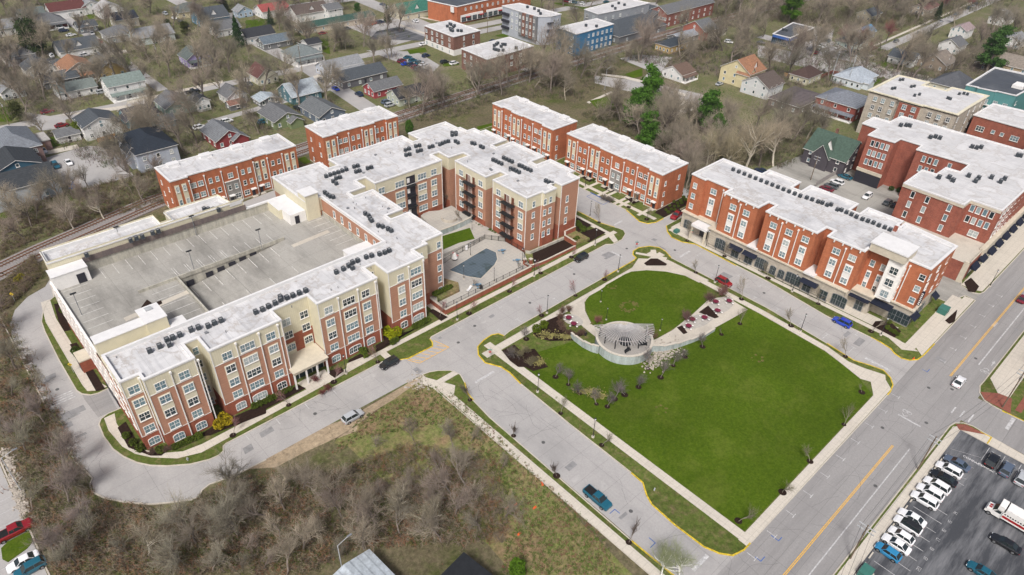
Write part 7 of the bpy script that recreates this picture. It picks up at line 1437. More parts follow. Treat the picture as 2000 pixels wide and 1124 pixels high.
p1 = upole(312, 132, 11, 'pole right of the white two-storey house'); p2 = upole(444, 105, 11, 'green overgrown pole left of the tall spruce'); p3 = upole(590, 140, 13, 'pole in front of the white hip roofed house'); p4 = upole(122, 200, 10, 'pole among bushes at left'); p5 = upole(18, 245, 10, 'pole at the left edge above the brick house'); p6 = upole(755, 48, 10, 'pole by the tall arborvitae at the wide road')
p7 = upole(1583, 352, 9, 'pole with streetlight in the rear yard'); p8 = upole(1622, 160, 14, 'tall steel pole left of the pale blue house', 1, 'galv'); p9 = upole(1654, 168, 14, 'tall steel pole touching the pale blue house', 1, 'galv'); p10 = upole(1778, 150, 10, 'pole with white equipment by the green lawns'); p11 = upole(952, 65, 10, 'pole before the red brick commercial building'); p12 = upole(1201, 232, 9, 'pole with blue transformer behind the townhouses')
wm = M()
def wire(a, b_, sag=1.2, offs=(-.9, 0, .9)):
    A = PL[a] if isinstance(a, int) else a; B = PL[b_] if isinstance(b_, int) else b_; d = Vector((B[0]-A[0], B[1]-A[1])); d.normalize()
    for o_ in offs:
        pr_ = None
        for k in range(9):
            t = k/8; p = (A[0]+(B[0]-A[0])*t-d[1]*o_, A[1]+(B[1]-A[1])*t+d[0]*o_, A[2]+(B[2]-A[2])*t-sag*4*t*(1-t))
            if pr_: wm.bar(pr_, p, .025, 3)
            pr_ = p
wire(p5, p4); wire(p4, p1, 2); wire(p1, p2, 2); wire(p2, p3, 2); wire(p3, p6, 2.5); wire((-20, 250, 10), p5); wire(q2, q1); wire(q1, q3, 2); wire((60, 3, 9), q2); wire(q3, (230, 2.5, 10), 2); wire(p8, p9, .5); wire(p10, p9, 2); wire(p7, p8, 2)
struct(wm, 'overhead_wires', mats('metal_dark'), 'stuff')
# cobra head road lights
for px, py, wh in ((1181, 176, 'over the curved road behind the townhouses'), (42, 960, 'in the west car park'), (672, 1130, 'at the bottom edge of the wood')):
    x, y = P(px, py); o = thing('road_light', 'tall grey road light '+wh, 'street lamp', x, y, 0, 0, 'tall road lights'); m = M(); m.bar((0, 0, 0), (0, 0, 9), .11, 6, r1=.07); m.bar((0, 0, 9), (2.0, 0, 9.6), .05, 5); m.build('post', mats('galv'), o); m = M(); m.box(1.8, 2.6, -.15, .15, 9.5, 9.68); m.build('lamp_head', mats('metal_grey'), o)
# white rubble in the west car park strip
m = M()
for i in range(500):
    t = rr.random(); x, y = P(10+t*48+rr.gauss(0, 7), 880+t*150+rr.gauss(0, 6)); s_ = rr.uniform(.12, .35); m.ball(x, y, .1, s_, s_*.6, n=5, jit=.3)
for i in range(120): x, y = P(820+rr.gauss(0, 12), 748+rr.gauss(0, 8)); s_ = rr.uniform(.1, .35); m.ball(x, y, .05, s_, s_*.5, n=5, jit=.3)
struct(m, 'rubble', mats('rock'), 'stuff')
# ================= TREES =================
def limb(m, pts, r0, r1, n):
    """tapered tube through points"""
    k = len(pts); base = len(m.v); pv = [Vector(p) for p in pts]
    for i, p in enumerate(pv):
        d = (pv[min(i+1, k-1)]-pv[max(i-1, 0)]); d.normalize(); u = d.cross(Vector((.13, .9, .31))); u.normalize(); w_ = d.cross(u); r = r0+(r1-r0)*i/(k-1)
        for j in range(n): t = 2*math.pi*j/n; q = p+u*(math.cos(t)*r)+w_*(math.sin(t)*r); m.v.append(tuple(q))
    for i in range(k-1):
        for j in range(n): a = base+i*n; m.f.append((a+j, a+(j+1) % n, a+n+(j+1) % n, a+n+j)); m.m.append(0)
def grow(rg, p, d, L, r, lev, tr, cr, prm, seg):
    up, spread, nchild, shrink, maxlev = prm; pts = [tuple(p)]; q = Vector(p); dd = Vector(d); k = seg if lev < 2 else 2
    for i in range(k):
        dd = dd+Vector((rg.gauss(0, .16), rg.gauss(0, .16), rg.gauss(0, .10)+up*(.12 if lev else 0))); dd.normalize(); q = q+dd*(L/k); pts.append(tuple(q))
    r1 = r*(.55 if lev < 2 else .4); limb(tr if lev < 2 else cr, pts, r, r1, 6 if lev == 0 else (4 if lev < 3 else 3))
    if lev >= maxlev: return
    nc = nchild[lev]
    for c in range(nc):
        t = (.38 if lev == 0 else .22)+(1.0-(.38 if lev == 0 else .22))*(c+rg.random()*.8)/nc; t = min(t, 1); f = t*k; i = min(int(f), k-1); a = Vector(pts[i]).lerp(Vector(pts[i+1]), f-i)
        az = rg.uniform(0, 2*math.pi); u = dd.cross(Vector((math.cos(az), math.sin(az), .2)));
        if u.length < .1: continue
        u.normalize(); s_ = spread*rg.uniform(.7, 1.3); nd = dd*math.cos(s_)+u*math.sin(s_); nd.z += up*.25; nd.normalize()
        grow(rg, a, nd, L*shrink*rg.uniform(.75, 1.2)*(1.15-.5*t if lev == 0 else 1), max(.0095, r*.52*(1.1-.45*t)), lev+1, tr, cr, prm, seg)
TREES = {}
def bare(key, seed, h, r, prm, seg=5):
    rg = random.Random(seed); tr = M(); cr = M(); grow(rg, (0, 0, -.2), (rg.gauss(0, .05), rg.gauss(0, .05), 1), h, r, 0, tr, cr, prm, seg)
    TREES[key] = (tr.mesh('trunk', MT['bark']), cr.mesh('crown', MT['twig']))
#            up  spread children            shrink maxlev
for i in range(4): bare('big%d' % i, 20+i, 7.6, .26, (.5, .72, (10, 7, 6, 4), .62, 4))
for i in range(2): bare('pale%d' % i, 40+i, 8.5, .30, (.45, .78, (11, 7, 5, 4), .66, 4))
for i in range(3): bare('mid%d' % i, 60+i, 5.2, .13, (.6, .62, (9, 7, 6, 3), .60, 4), 4)
for i in range(2): bare('young%d' % i, 80+i, 3.4, .07, (.7, .55, (10, 6, 5), .58, 3), 4)
for i in range(2): bare('narrow%d' % i, 90+i, 3.6, .07, (1.6, .28, (16, 7, 5), .50, 3), 4)
for i in range(2):
    rg = random.Random(95+i); tr = M(); cr = M()
    for k in range(9): a = rg.uniform(0, 6.28); grow(rg, (rg.uniform(-.2, .2), rg.uniform(-.2, .2), 0), (math.cos(a)*.6, math.sin(a)*.6, 1), 1.0, .03, 1, tr, cr, (.4, .6, (0, 6, 5, 4), .72, 4), 3)
    TREES['brush%d' % i] = (tr.mesh('stems', MT['bark']), cr.mesh('crown', MT['twig']))
def leafy(key, seed, shape, n, size, h, trunk=True):
    """crown of many leaf clump faces through a volume; shape(rg) gives a point"""
    rg = random.Random(seed); cr = M()
    for _ in range(n):
        x, y, z, k = shape(rg); s_ = size*rg.uniform(.6, 1.4)*k; u = Vector((rg.gauss(0, 1), rg.gauss(0, 1), rg.gauss(0, .6))).normalized(); v = u.cross(Vector((rg.gauss(0, 1), rg.gauss(0, 1), rg.gauss(0, 1)))).normalized(); w_ = u.cross(v)
        c = Vector((x, y, z)); cr.add([tuple(c+v*s_), tuple(c+w_*s_*.7), tuple(c-v*s_), tuple(c-w_*s_*.6)], [(0, 1, 2, 3)])
    tr = M()
    if trunk: limb(tr, [(0, 0, -.1), (.05, 0, h*.5), (0, .05, h*.92)], .03*h, .008*h, 6)
    TREES[key] = (tr.mesh('trunk', MT['bark']), cr.mesh('crown', MT['leaf']))
def sp_spruce(h, w_):
    def f(rg):
        lv = rg.random()**.8; t = .06+.94*lv; a = rg.uniform(0, 6.283); tier = .82+.18*math.cos(lv*44); rr_ = w_*(1-t)**.85*tier*math.sqrt(rg.uniform(.25, 1)); wob = 1+.22*math.sin(a*5+lv*9); return rr_*wob*math.cos(a), rr_*wob*math.sin(a), h*t-rr_*.18, 1
    return f
def sp_pine(h, w_, rg0):
    cl = [(math.cos(q)*k_, math.sin(q)*k_, z_) for q, k_, z_ in [(rg0.uniform(0, 6.28), math.sqrt(rg0.random()), rg0.uniform(.22, 1)) for _ in range(48)]]
    def f(rg):
        c = rg.choice(cl); k = w_*(1.15-c[2]*.75); return c[0]*k+rg.gauss(0, .65), c[1]*k+rg.gauss(0, .65), h*c[2]+rg.gauss(0, .4), 1
    return f
def sp_ball(r, rz, z0):
    def f(rg):
        a = rg.uniform(0, 6.283); u = rg.uniform(-1, 1); k = rg.uniform(.8, 1.04)*(1+.12*math.sin(3*a+5*u)); q = math.sqrt(1-u*u); return r*k*q*math.cos(a), r*k*q*math.sin(a), z0+rz*k*u, 1
    return f
leafy('spruce', 1, sp_spruce(15, 4.2), 7000, .22, 15); leafy('pine0', 2, sp_pine(14, 4.0, random.Random(5)), 9000, .27, 14); leafy('pine1', 3, sp_pine(16, 4.6, random.Random(9)), 11000, .28, 16)
leafy('round', 4, sp_ball(.55, .5, .5), 520, .10, 1, False); leafy('arbor', 5, sp_ball(1.6, 2.9, 3), 2600, .2, 4); leafy('cedar', 6, sp_pine(9, 3.0, random.Random(2)), 4200, .22, 9)
leafy('budding', 7, lambda rg: (lambda a, r_: (r_*math.cos(a), r_*math.sin(a), 2.2+abs(rg.gauss(0, 2.2)), 1))(rg.uniform(0, 6.28), 2.6*math.sqrt(rg.random())), 1500, .10, 6)
PLN = {}
def tree(x, y, kind, s, region, cat, name, bark, leaf, label, group, zs=1.0, z=0.0, rot=None):
    PLN.setdefault(region, []).append((x, y, kind, s, cat, name, bark, leaf, label, group, zs, z, rot))
def px_of(x, y):
    c = CR @ (np.array([x, y, 0])-np.array([0, 0, CH])); return 1000+FOC*c[0]/c[2]
def build_trees():
    for reg, L in PLN.items():
        byl = {}
        for q in L: byl.setdefault(q[8], []).append(q)
        for lab, qs in byl.items():
            qs.sort(key=lambda q: px_of(q[0], q[1]))
            for i, (x, y, kind, s, cat, name, bark, leaf, label, group, zs, z, rot) in enumerate(qs):
                o = thing(name, (big_ord(i)+' from left, ' if len(qs) > 1 else '')+label, cat, x, y, z, R.uniform(0, 6.28) if rot is None else rot, group); o.scale = (s, s, s*zs)
                tr, cr = TREES[kind]; j = R.uniform(.85, 1.15); inst('trunk', tr, o, col=tuple(c*j for c in bark)) if len(tr.vertices) else None; inst('crown', cr, o, col=tuple(c*j for c in leaf))
ONES = 'first second third fourth fifth sixth seventh eighth ninth'.split(); TENS = {2: 'twenty', 3: 'thirty', 4: 'forty', 5: 'fifty', 6: 'sixty', 7: 'seventy', 8: 'eighty', 9: 'ninety'}
def big_ord(i):
    n = i+1
    if n < 20: return ORD[i]
    t, o_ = divmod(n, 10); return (TENS[t]+'-'+ONES[o_-1]) if o_ else TENS[t][:-1]+'ieth'
def inpoly(x, y, poly):
    c = False; n = len(poly)
    for i in range(n):
        x0, y0 = poly[i-1]; x1, y1 = poly[i]
        if (y0 > y) != (y1 > y) and x < (x1-x0)*(y-y0)/(y1-y0)+x0: c = not c
    return c
def inprj(x, y):
    c = CR @ (np.array([x, y, 0])-np.array([0, 0, CH])); return 1000+FOC*c[0]/c[2], 562+FOC*c[1]/c[2]
for q in ((219, 276, 16), (216, 239, 19), (261, 264, 17), (271, 235, 18), (312, 251, 22), (273, 315, 34), (372, 177, 18), (291, 79, 22), (340, 65, 22), (168, 125, 24), (168, 166, 20), (113, 199, 17), (69, 199, 23)): KEEP.append(q)
ROADS = [(15, 300, 283, 303), (82, 90, 300, 470), (134, 151, 226, 470), (84, 142, 255, 265), (221, 246, 224, 480), (183, 255, 20, 100), (398, 720, 133, 141), (0, 160, 90, 190)]
def clear(x, y, k=1.0):
    for a, b_, r_ in KEEP:
        if (x-a)**2+(y-b_)**2 < (r_*k)**2: return False
    for x0, x1, y0, y1 in ROADS:
        if x0 < x < x1 and y0 < y < y1: return False
    return True
GB = (1.0, .95, .9); BK = (.20, .17, .145); TW = [(.27, .235, .185), (.31, .27, .205), (.22, .20, .155), (.34, .295, .225), (.29, .24, .20)]
def scatter(polypx, n, kinds, smin, smax, region, label, group, mind, tw=None, name='bare_tree', cat='tree', usekeep=True, bark=BK, seed=1, zs=1.0, z=0):
    rg = random.Random(seed); pl = [P(*q) for q in polypx]; xs = [q[0] for q in pl]; ys = [q[1] for q in pl]; got = []; tries = 0
    while len(got) < n and tries < 9000:
        tries += 1; px = rg.uniform(min(q[0] for q in polypx), max(q[0] for q in polypx)); py = rg.uniform(min(q[1] for q in polypx), max(q[1] for q in polypx))
        if not inpoly(px, py, polypx): continue
        x, y = P(px, py)
        if any((x-a)**2+(y-b_)**2 < mind*mind for a, b_ in got) or (usekeep and not clear(x, y, .8)): continue
        got.append((x, y)); t_ = rg.choice(tw or TW); tree(x, y, rg.choice(kinds), rg.uniform(smin, smax), region, cat, name, bark, t_, label, group, zs, z)
BIG = ['big0', 'big1', 'big2', 'big3']; MID = ['mid0', 'mid1', 'mid2']; BT = 'bare woodland and garden trees'
scatter([(0, 610), (30, 640), (110, 800), (190, 980), (330, 1010), (470, 1000), (470, 1124), (110, 1124), (70, 1050), (30, 900), (0, 850)], 24, BIG+MID, .62, .95, 'w1', 'bare tree in the scrub strip west of the loop road', BT, 3.2, seed=3, tw=[(.24, .23, .17), (.28, .26, .2), (.24, .2, .18)])
scatter([(330, 1010), (420, 985), (560, 950), (700, 925), (900, 930), (1000, 1000), (990, 1040), (930, 1065), (700, 1080), (640, 1124), (330, 1124)], 40, BIG+MID, .6, .9, 'w2', 'bare tree in the wood south of the street', BT, 3.0, seed=4)
scatter([(640, 880), (860, 830), (960, 880), (1000, 960), (900, 930), (700, 925)], 7, MID, .6, .8, 'w2b', 'small bare tree on the rough lot by the wood', BT, 3.0, seed=5)
scatter([(0, 400), (60, 395), (150, 375), (230, 330), (300, 320), (320, 395), (200, 430), (70, 470), (0, 500)], 22, BIG+MID+['pale0'], .6, .95, 'w3', 'bare tree on the railway bank behind the garage', BT, 3.2, usekeep=False, seed=6)
scatter([(1130, 225), (1220, 200), (1340, 215), (1450, 250), (1560, 250), (1600, 290), (1530, 330), (1400, 320), (1345, 370), (1290, 300)], 26, BIG+['pale1'], 1.1, 1.55, 'w4', 'bare tree in the wood behind the long townhouse row', BT, 4.0, usekeep=False, seed=7)
scatter([(790, 235), (800, 195), (960, 140), (1130, 100), (1170, 150), (1130, 200), (990, 190), (900, 225), (850, 235)], 22, BIG, 1.15, 1.6, 'w5', 'bare tree in the railway wood behind the apartments', BT, 4.5, usekeep=False, seed=8)
scatter([(0, 0), (790, 0), (800, 100), (700, 190), (590, 240), (450, 290), (330, 310), (200, 330), (0, 230)], 92, BIG, 1.1, 1.6, 'w6', 'bare tree among the houses at upper left', BT, 5.5, seed=9)
scatter([(1200, 60), (1420, 40), (1560, 90), (1800, 90), (2000, 40), (2000, 150), (1780, 160), (1560, 175), (1400, 150), (1230, 120)], 32, BIG, 1.25, 1.75, 'w7', 'bare tree among the houses at upper right', BT, 6.0, seed=10)
scatter([(1400, 0), (1960, 0), (1800, 45), (1640, 75), (1520, 45), (1400, 55)], 30, BIG, 1.3, 1.8, 'w8', 'bare tree in the far wood at the top right', BT, 7, usekeep=False, seed=11)
scatter([(880, 0), (1380, 0), (1400, 30), (1170, 90), (900, 90)], 12, BIG, 1.1, 1.5, 'w9', 'bare tree between the flat roofed blocks at the top', BT, 9, seed=12)
# named individuals
def tr(px, py, kind, s, label, leaf, cat='tree', name='bare_tree', bark=BK, zs=1.0, group=None, z=0.0): x, y = P(px, py, z); tree(x, y, kind, s, 'n', cat, name, bark, leaf, label, group, zs, z)
PB = (.50, .46, .38)
tr(1455, 335, 'pale0', 1.55, 'large pale barked sycamore behind the townhouse row, crown wide', (.36, .31, .22), bark=PB); tr(1410, 345, 'pale1', 1.25, 'pale barked tree nearest the end townhouse', (.32, .28, .18), bark=PB); tr(1510, 325, 'pale1', 1.3, 'pale barked tree beside the green roofed house', (.34, .29, .22), bark=PB); tr(1380, 325, 'pale0', 1.05, 'slender pale tree behind the long townhouse roof', (.34, .30, .2), bark=PB)
tr(780, 985 if 0 else 1010, 'pale0', .62, 'pale barked tree near the middle of the south wood', (.26, .23, .17), bark=PB); tr(290, 1085, 'pale1', .62, 'pale barked tree at the lower left of the wood', (.26, .23, .17), bark=PB); tr(845, 1030, 'pale1', .6, 'forked pale tree at the right of the south wood', (.28, .25, .18), bark=PB)
tr(145, 450, 'pale0', .72, 'leaning pale tree on the bank behind the stair house', (.28, .24, .2), bark=PB); tr(205, 430, 'pale1', .66, 'pale forked tree on the railway bank', (.28, .24, .2), bark=PB)
for px, wh in ((1290, 'at the lower end of the south park street'), (1330, 'overhanging the street corner at the bottom')): tr(px, 1130, 'pale1', .55, 'white stemmed birch '+wh, (.25, .28, .15), bark=(.7, .7, .66), name='birch_tree')
GN = (.045, .12, .018); DG = (.022, .055, .022)
tr(1262, 240, 'pine1', 1.35, 'tall bright green pine behind the long townhouse row, right of two', (.075, .175, .02), 'evergreen', 'pine_tree'); tr(1238, 248, 'pine0', 1.05, 'bright green pine behind the long townhouse row, left of two', (.07, .165, .02), 'evergreen', 'pine_tree'); tr(1378, 262, 'pine0', 1.2, 'bright green pine beside the pale sycamore', (.065, .15, .022), 'evergreen', 'pine_tree'); tr(1262, 290, 'pine0', 1.0, 'lower bright green pine in front of the two tall ones', (.07, .165, .02), 'evergreen', 'pine_tree'); tr(1392, 292, 'pine1', .85, 'bushy green pine before the pale sycamore', (.065, .15, .022), 'evergreen', 'pine_tree'); tr(1300, 300, 'cedar', .9, 'low green conifer behind the townhouse roof', (.06, .12, .02), 'evergreen', 'pine_tree')
tr(468, 92, 'spruce', 1.0, 'tall dark spruce among the upper left houses', (.028, .065, .02), 'evergreen', 'spruce_tree'); tr(72, 112, 'cedar', 1.8, 'dark broad cedar left of the slate roofed bungalow', (.035, .06, .018), 'evergreen', 'cedar_tree'); tr(62, 95, 'cedar', 1.0, 'smaller cedar behind the broad dark cedar', (.05, .07, .018), 'evergreen', 'cedar_tree'); tr(155, 268, 'arbor', .95, 'round yellow-green arborvitae beside the white gable house', (.11, .15, .012), 'evergreen', 'arborvitae')
tr(40, 238, 'cedar', .8, 'olive cedar at the left edge by the driveway', (.06, .07, .02), 'evergreen', 'cedar_tree'); tr(530, 50, 'spruce', .62, 'narrow dark spruce near the red roofed building', (.025, .055, .025), 'evergreen', 'spruce_tree'); tr(700, 35, 'pine0', .55, 'bright green pine before the green roofed strip', (.05, .12, .025), 'evergreen', 'pine_tree'); tr(757, 45, 'spruce', .65, 'dark conical spruce beside the wide road', (.035, .06, .015), 'evergreen', 'spruce_tree')
tr(1925, 143, 'pine1', 1.35, 'large bright green pine behind the teal building', (.05, .11, .025), 'evergreen', 'pine_tree'); tr(1540, 45, 'pine1', 1.3, 'tall green pine left of the blue fascia shop', (.06, .13, .01), 'evergreen', 'pine_tree'); tr(1828, 40, 'spruce', .75, 'dark spruce by the far street', (.03, .05, .018), 'evergreen', 'spruce_tree'); tr(800, 262, 'arbor', .9, 'bright green tree at the railway townhouse end', (.055, .12, .015), 'evergreen', 'arborvitae'); tr(440, 25, 'cedar', .8, 'dark evergreen right of the light blue house', (.03, .05, .018), 'evergreen', 'cedar_tree'); tr(365, 70, 'cedar', .75, 'olive evergreen by the diagonal street', (.05, .06, .015), 'evergreen', 'cedar_tree'); tr(330, 60, 'cedar', .6, 'dark evergreen beside the pale roofed long house', (.035, .06, .018), 'evergreen', 'cedar_tree'); tr(1010, 1128, 'arbor', .8, 'bright green bush at the bottom edge right of the wood', (.07, .14, .01), 'evergreen', 'arborvitae')
for px, py, s in ((1670, 95, 1.0), (1730, 85, 1.05), (1640, 85, .8), (1895, 20, .9), (1840, 20, .8), (550, 45, .9), (1700, 110, .7)): tr(px, py, 'big1', s, 'reddish budding tree '+{1670: 'beside the blue tarpaulin roof', 1730: 'right of the blue tarpaulin roof', 1640: 'before the pale green house', 1895: 'at the far top right street', 1840: 'left of the far top right street', 550: 'by the red roofed building', 1700: 'before the dark hip roof'}[px], (.26, .10, .10))
# street and park trees
ST_ = [(1003, 852, 'first up the south lot walk'), (1087, 930, 'middle of the south lot walk'), (918, 782, 'nearest the orange netting'), (1228, 1060, 'lowest on the south lot walk')]
for px, py, wh in ST_: x, y = P(px, py, .14); tree(x, y, 'narrow0', 1.0, 'n', 'tree', 'columnar_tree', BK, (.13, .105, .09), 'narrow upright bare tree, '+wh, 'narrow street trees', 1.05, .14)
RG = [(q[0], q[1], 0) for q in ((1058, 617), (1124, 578), (1181, 547), (738, 708), (652, 747), (564, 792), (455, 851), (916, 613), (995, 570), (1056, 534), (1116, 503), (859, 619))]
for i, (px, py, _) in enumerate(RG): x, y = P(px, py, .14); tree(x, y, 'young%d' % (i % 2), .85, 'front', 'tree', 'street_tree', (.22, .18, .16), (.30, .15, .15), 'young reddish bare tree along the street between apartments and park', 'young street trees', 1.15, .14)
GRN = [(1359, 533), (1448, 585), (1545, 637), (1651, 697), (1342, 471), (1415, 501), (1500, 544), (1598, 594), (1701, 648), (1263, 429), (1228, 405), (1170, 435)]
for i, (px, py) in enumerate(GRN): x, y = P(px, py, .14); tree(x, y, 'young%d' % (i % 2), 1.1 if i % 3 else .95, 'ne', 'tree', 'street_tree', (.26, .23, .19), (.24, .21, .15), 'thin pale bare tree along the north-east street', 'young street trees', 1.25, .14)
for i, (px, py, wh) in enumerate([(1683, 767, 'nearest the south-east lawn corner walk'), (1648, 830, 'second along the main street side'), (1582, 902, 'third along the main street side'), (1528, 962, 'fourth along the main street side'), (1442, 1018, 'nearest the bottom lawn corner'), (1445, 633, 'near the far terrace'), (1409, 654, 'behind the round tables'), (1095, 808, 'by the south park walk bend'), (1175, 870, 'lowest by the south park walk')]):
    x, y = P(px, py, .15); s_ = (.5, .95, .95, .95, 1.15, .9, .4, .8, .85)[i]; tree(x, y, 'young%d' % (i % 2), s_, 'n', 'tree', 'park_tree', (.26, .24, .19), (.20, .19, .12), 'young bare tree on the big lawn, '+wh, 'young park trees', 1.1, .15)
for i, (px, py) in enumerate([(1085, 737), (1110, 752), (1132, 768), (1165, 790), (1186, 795), (1200, 780), (1220, 772), (1247, 757), (1290, 738), (1338, 698), (1372, 678), (1265, 720), (1315, 715), (1028, 663), (1005, 700)]):
    x, y = P(px, py, .15); tree(x, y, 'mid%d' % (i % 3), .56+.09*(i % 3), 'ring', 'tree', 'ornamental_tree', (.2, .18, .16), (.17, .15, .145), 'small grey ornamental tree in the arc below the pavilion', 'ornamental trees round the pavilion', .8, .15)
for px, py, s, c, wh in ((1270, 665, 1.5, (.16, .085, .075), 'right of the pergola'), (1338, 625, 1.3, (.20, .12, .11), 'above the middle terrace'), (1388, 590, 1.2, (.16, .09, .085), 'left of the far terrace'), (1410, 578, 1.5, (.21, .11, .10), 'behind the far terrace'), (1166, 632, .9, (.26, .12, .10), 'left edge of the round lawn')): x, y = P(px, py, .15); tree(x, y, 'brush0', s, 'n', 'shrub', 'red_shrub', (.2, .1, .08), c, 'dense dark red bare shrub '+wh, 'park shrubs', 1.2, .15)
for i, (px, py) in enumerate([(1098, 612), (1110, 608), (1095, 625), (1095, 638), (1100, 648), (1112, 655), (1125, 660), (1135, 655)]): x, y = P(px, py, .15); tree(x, y, 'brush1', 1.0, 'hedge', 'hedge', 'hedge_shrub', (.16, .10, .07), (.15, .095, .07), 'brown bare shrub in the curved hedge round two tables', 'brown curved hedge', .9, .15)
for i, (px, py) in enumerate([(1048, 648), (1062, 640), (1030, 690), (1018, 695), (1045, 708), (1035, 715), (998, 690)]): x, y = P(px, py, .15); tree(x, y, 'round' if i < 2 else 'brush0', 1.9 if i < 2 else .9, 'bedw', 'shrub', 'garden_shrub', BK, (.10, .14, .01) if i < 2 else (.19, .17, .10), 'shrub in the mulch beds at the park west corner', 'park shrubs', 1, .15)
gc = M()
for i in range(1500):
    a, b_, c_, d_ = R.choice(((1072, 655, 26, 7), (1105, 658, 14, 5), (1052, 708, 12, 7), (1150, 765, 22, 6), (1168, 775, 14, 5)))
    x, y = P(a+R.gauss(0, c_*.5), b_+R.gauss(0, d_*.5), .2); s_ = R.uniform(.12, .28); q = R.uniform(0, 3); gc.add([(x-s_*math.cos(q), y-s_*math.sin(q), .2), (x+s_*math.cos(q), y+s_*math.sin(q), .25), (x+s_*.3, y+s_*.2, .2+s_*1.6)], [(0, 1, 2)])
o = gc.build('dry_groundcover', mats('leaf'), col=(.26, .24, .09)); o['kind'] = 'stuff'
# foundation shrubs
def row(pts, kind, s, region, label, col, group, name='clipped_shrub', z=.15, zs=1.0, zt=None):
    for px, py in pts: x, y = P(px, py, z); tree(x, y, kind, s*R.uniform(.85, 1.15), region, 'shrub', name, BK, col, label, group, zs, z)
def lin(a, b_, n): return [(a[0]+(b_[0]-a[0])*i/(n-1), a[1]+(b_[1]-a[1])*i/(n-1)) for i in range(n)]
YG = (.085, .12, .015); FS_ = 'clipped shrubs along the buildings'
row(lin((342, 877), (390, 855), 6), 'round', 1.25, 'r1', 'round green shrub below the west apartment block', YG, FS_); row(lin((499, 797), (567, 763), 8), 'round', 1.2, 'r2', 'round green shrub in the row left of the entrance', YG, FS_); row(lin((810, 642), (836, 628), 5), 'round', 1.25, 'r3', 'round green shrub in the row at the east front block', YG, FS_)
row([(766, 661), (759, 655), (775, 655)], 'round', 2.2, 'r4', 'bright yellow-green bush in the recess bed', (.30, .33, .008), FS_); row([(774, 668), (768, 672)], 'round', 1.3, 'r5', 'round green shrub under the yellow-green bush', YG, FS_); row([(710, 690), (716, 697), (728, 688)], 'round', 1.4, 'r6', 'green shrub beside the entrance terrace', YG, FS_)
row([(430, 835), (447, 828), (438, 822)], 'round', 2.0, 'r7', 'golden forsythia bush at the recess corner', (.36, .28, .012), FS_, 'forsythia_bush'); row([(43, 545), (38, 552)], 'round', 1.7, 'r8', 'yellow forsythia by the railway left', (.24, .21, .03), FS_, 'forsythia_bush', .0)
row(lin((1305, 417), (1335, 388), 6)+lin((1300, 412), (1330, 380), 5)+lin((1318, 412), (1345, 386), 5), 'round', .9, 'r9', 'small round shrub in the bed at the long townhouse end', YG, FS_); row(lin((1158, 354), (1165, 350), 3)+[(1232, 385), (1222, 379), (1180, 360)], 'round', .9, 'r10', 'small shrub before the long townhouse row', YG, FS_)
row(lin((150, 690), (162, 705), 4), 'round', 1.5, 'r11', 'green shrub in the mulch west of the garage', (.06, .10, .015), FS_); row([(262, 868), (275, 880), (248, 855), (315, 883), (125, 610)], 'round', 1.4, 'r12', 'shrub in the mulch round the south-west corner', YG, FS_)
row(lin((1128, 440), (1140, 452), 4)+lin((1118, 476), (1127, 470), 3), 'round', 1.5, 'r13', 'green shrub beside the east apartment end', YG, FS_); row(lin((930, 442), (942, 448), 3)+lin((958, 455), (972, 463), 4)+lin((1010, 478), (1022, 485), 4)+lin((1030, 482), (1055, 474), 5)+[(955, 437)], 'round', 1.2, 'r14', 'round shrub along the pool court wall', YG, FS_, z=1.0); row(lin((850, 578), (880, 563), 6), 'round', 1.2, 'r15', 'round shrub in the raised bed left of the pool', YG, FS_, z=1.6)
row(lin((1732, 643), (1752, 655), 4)+[(1790, 622), (1735, 632)], 'round', 1.0, 'r16', 'round shrub in the bed at the shop corner', YG, FS_); row([(1740, 372), (1755, 375), (1765, 372)], 'round', 1.4, 'r17', 'green shrub in the courtyard car park bed', (.05, .08, .015), FS_)
row(lin((300, 888), (335, 880), 4), 'brush1', .8, 'r18', 'brown bare shrub below the corner block', (.17, .11, .09), FS_, 'bare_shrub'); row([(640, 762), (632, 770), (615, 745), (780, 640), (800, 632)], 'brush0', .8, 'r19', 'maroon bare shrub in the front beds', (.18, .06, .06), FS_, 'bare_shrub')
row([(1185, 392), (1178, 390), (1190, 396)], 'brush0', 1.0, 'r20', 'grey bare shrub clump on the townhouse verge', (.16, .14, .12), FS_, 'bare_shrub'); x, y = P(1700, 375 if 0 else 352); tree(x, y, 'mid1', .8, 'n', 'tree', 'redbud_tree', BK, (.20, .09, .15), 'purple budding tree in the courtyard car park', None, 1, .02)
tr(905, 435, 'young0', 1.1, 'thin bare tree standing on the fire pit terrace', (.2, .17, .12), z=3.0); tr(868, 400, 'mid0', .7, 'bare tree in the inner corner of the court', (.24, .2, .15), z=2.0)
for px, py, wh in ((1012, 525, 'by the gate'), (925, 560, 'near the brick wall')): tr(px, py, 'young1', .7, 'low bare shrub tree inside the pool railing '+wh, (.24, .21, .17), z=1.0)
m = M()
for reg in ('n', 'ring', 'front', 'ne'):
    for q in PLN.get(reg, []):
        if q[5] in ('park_tree', 'ornamental_tree', 'street_tree', 'columnar_tree'): m.sheet(arc(q[0], q[1], R.uniform(.5, .8), 0, 330, 11), .228+.0004*(len(m.f) % 20))
struct(m, 'mulch_ring', mats('mulch'))
PLN['w4'] = [q for q in PLN['w4'] if not any(abs(px_of(q[0], q[1])-c_) < 28 for c_ in (1255, 1385)) or q[3] < 1.2]
build_trees()
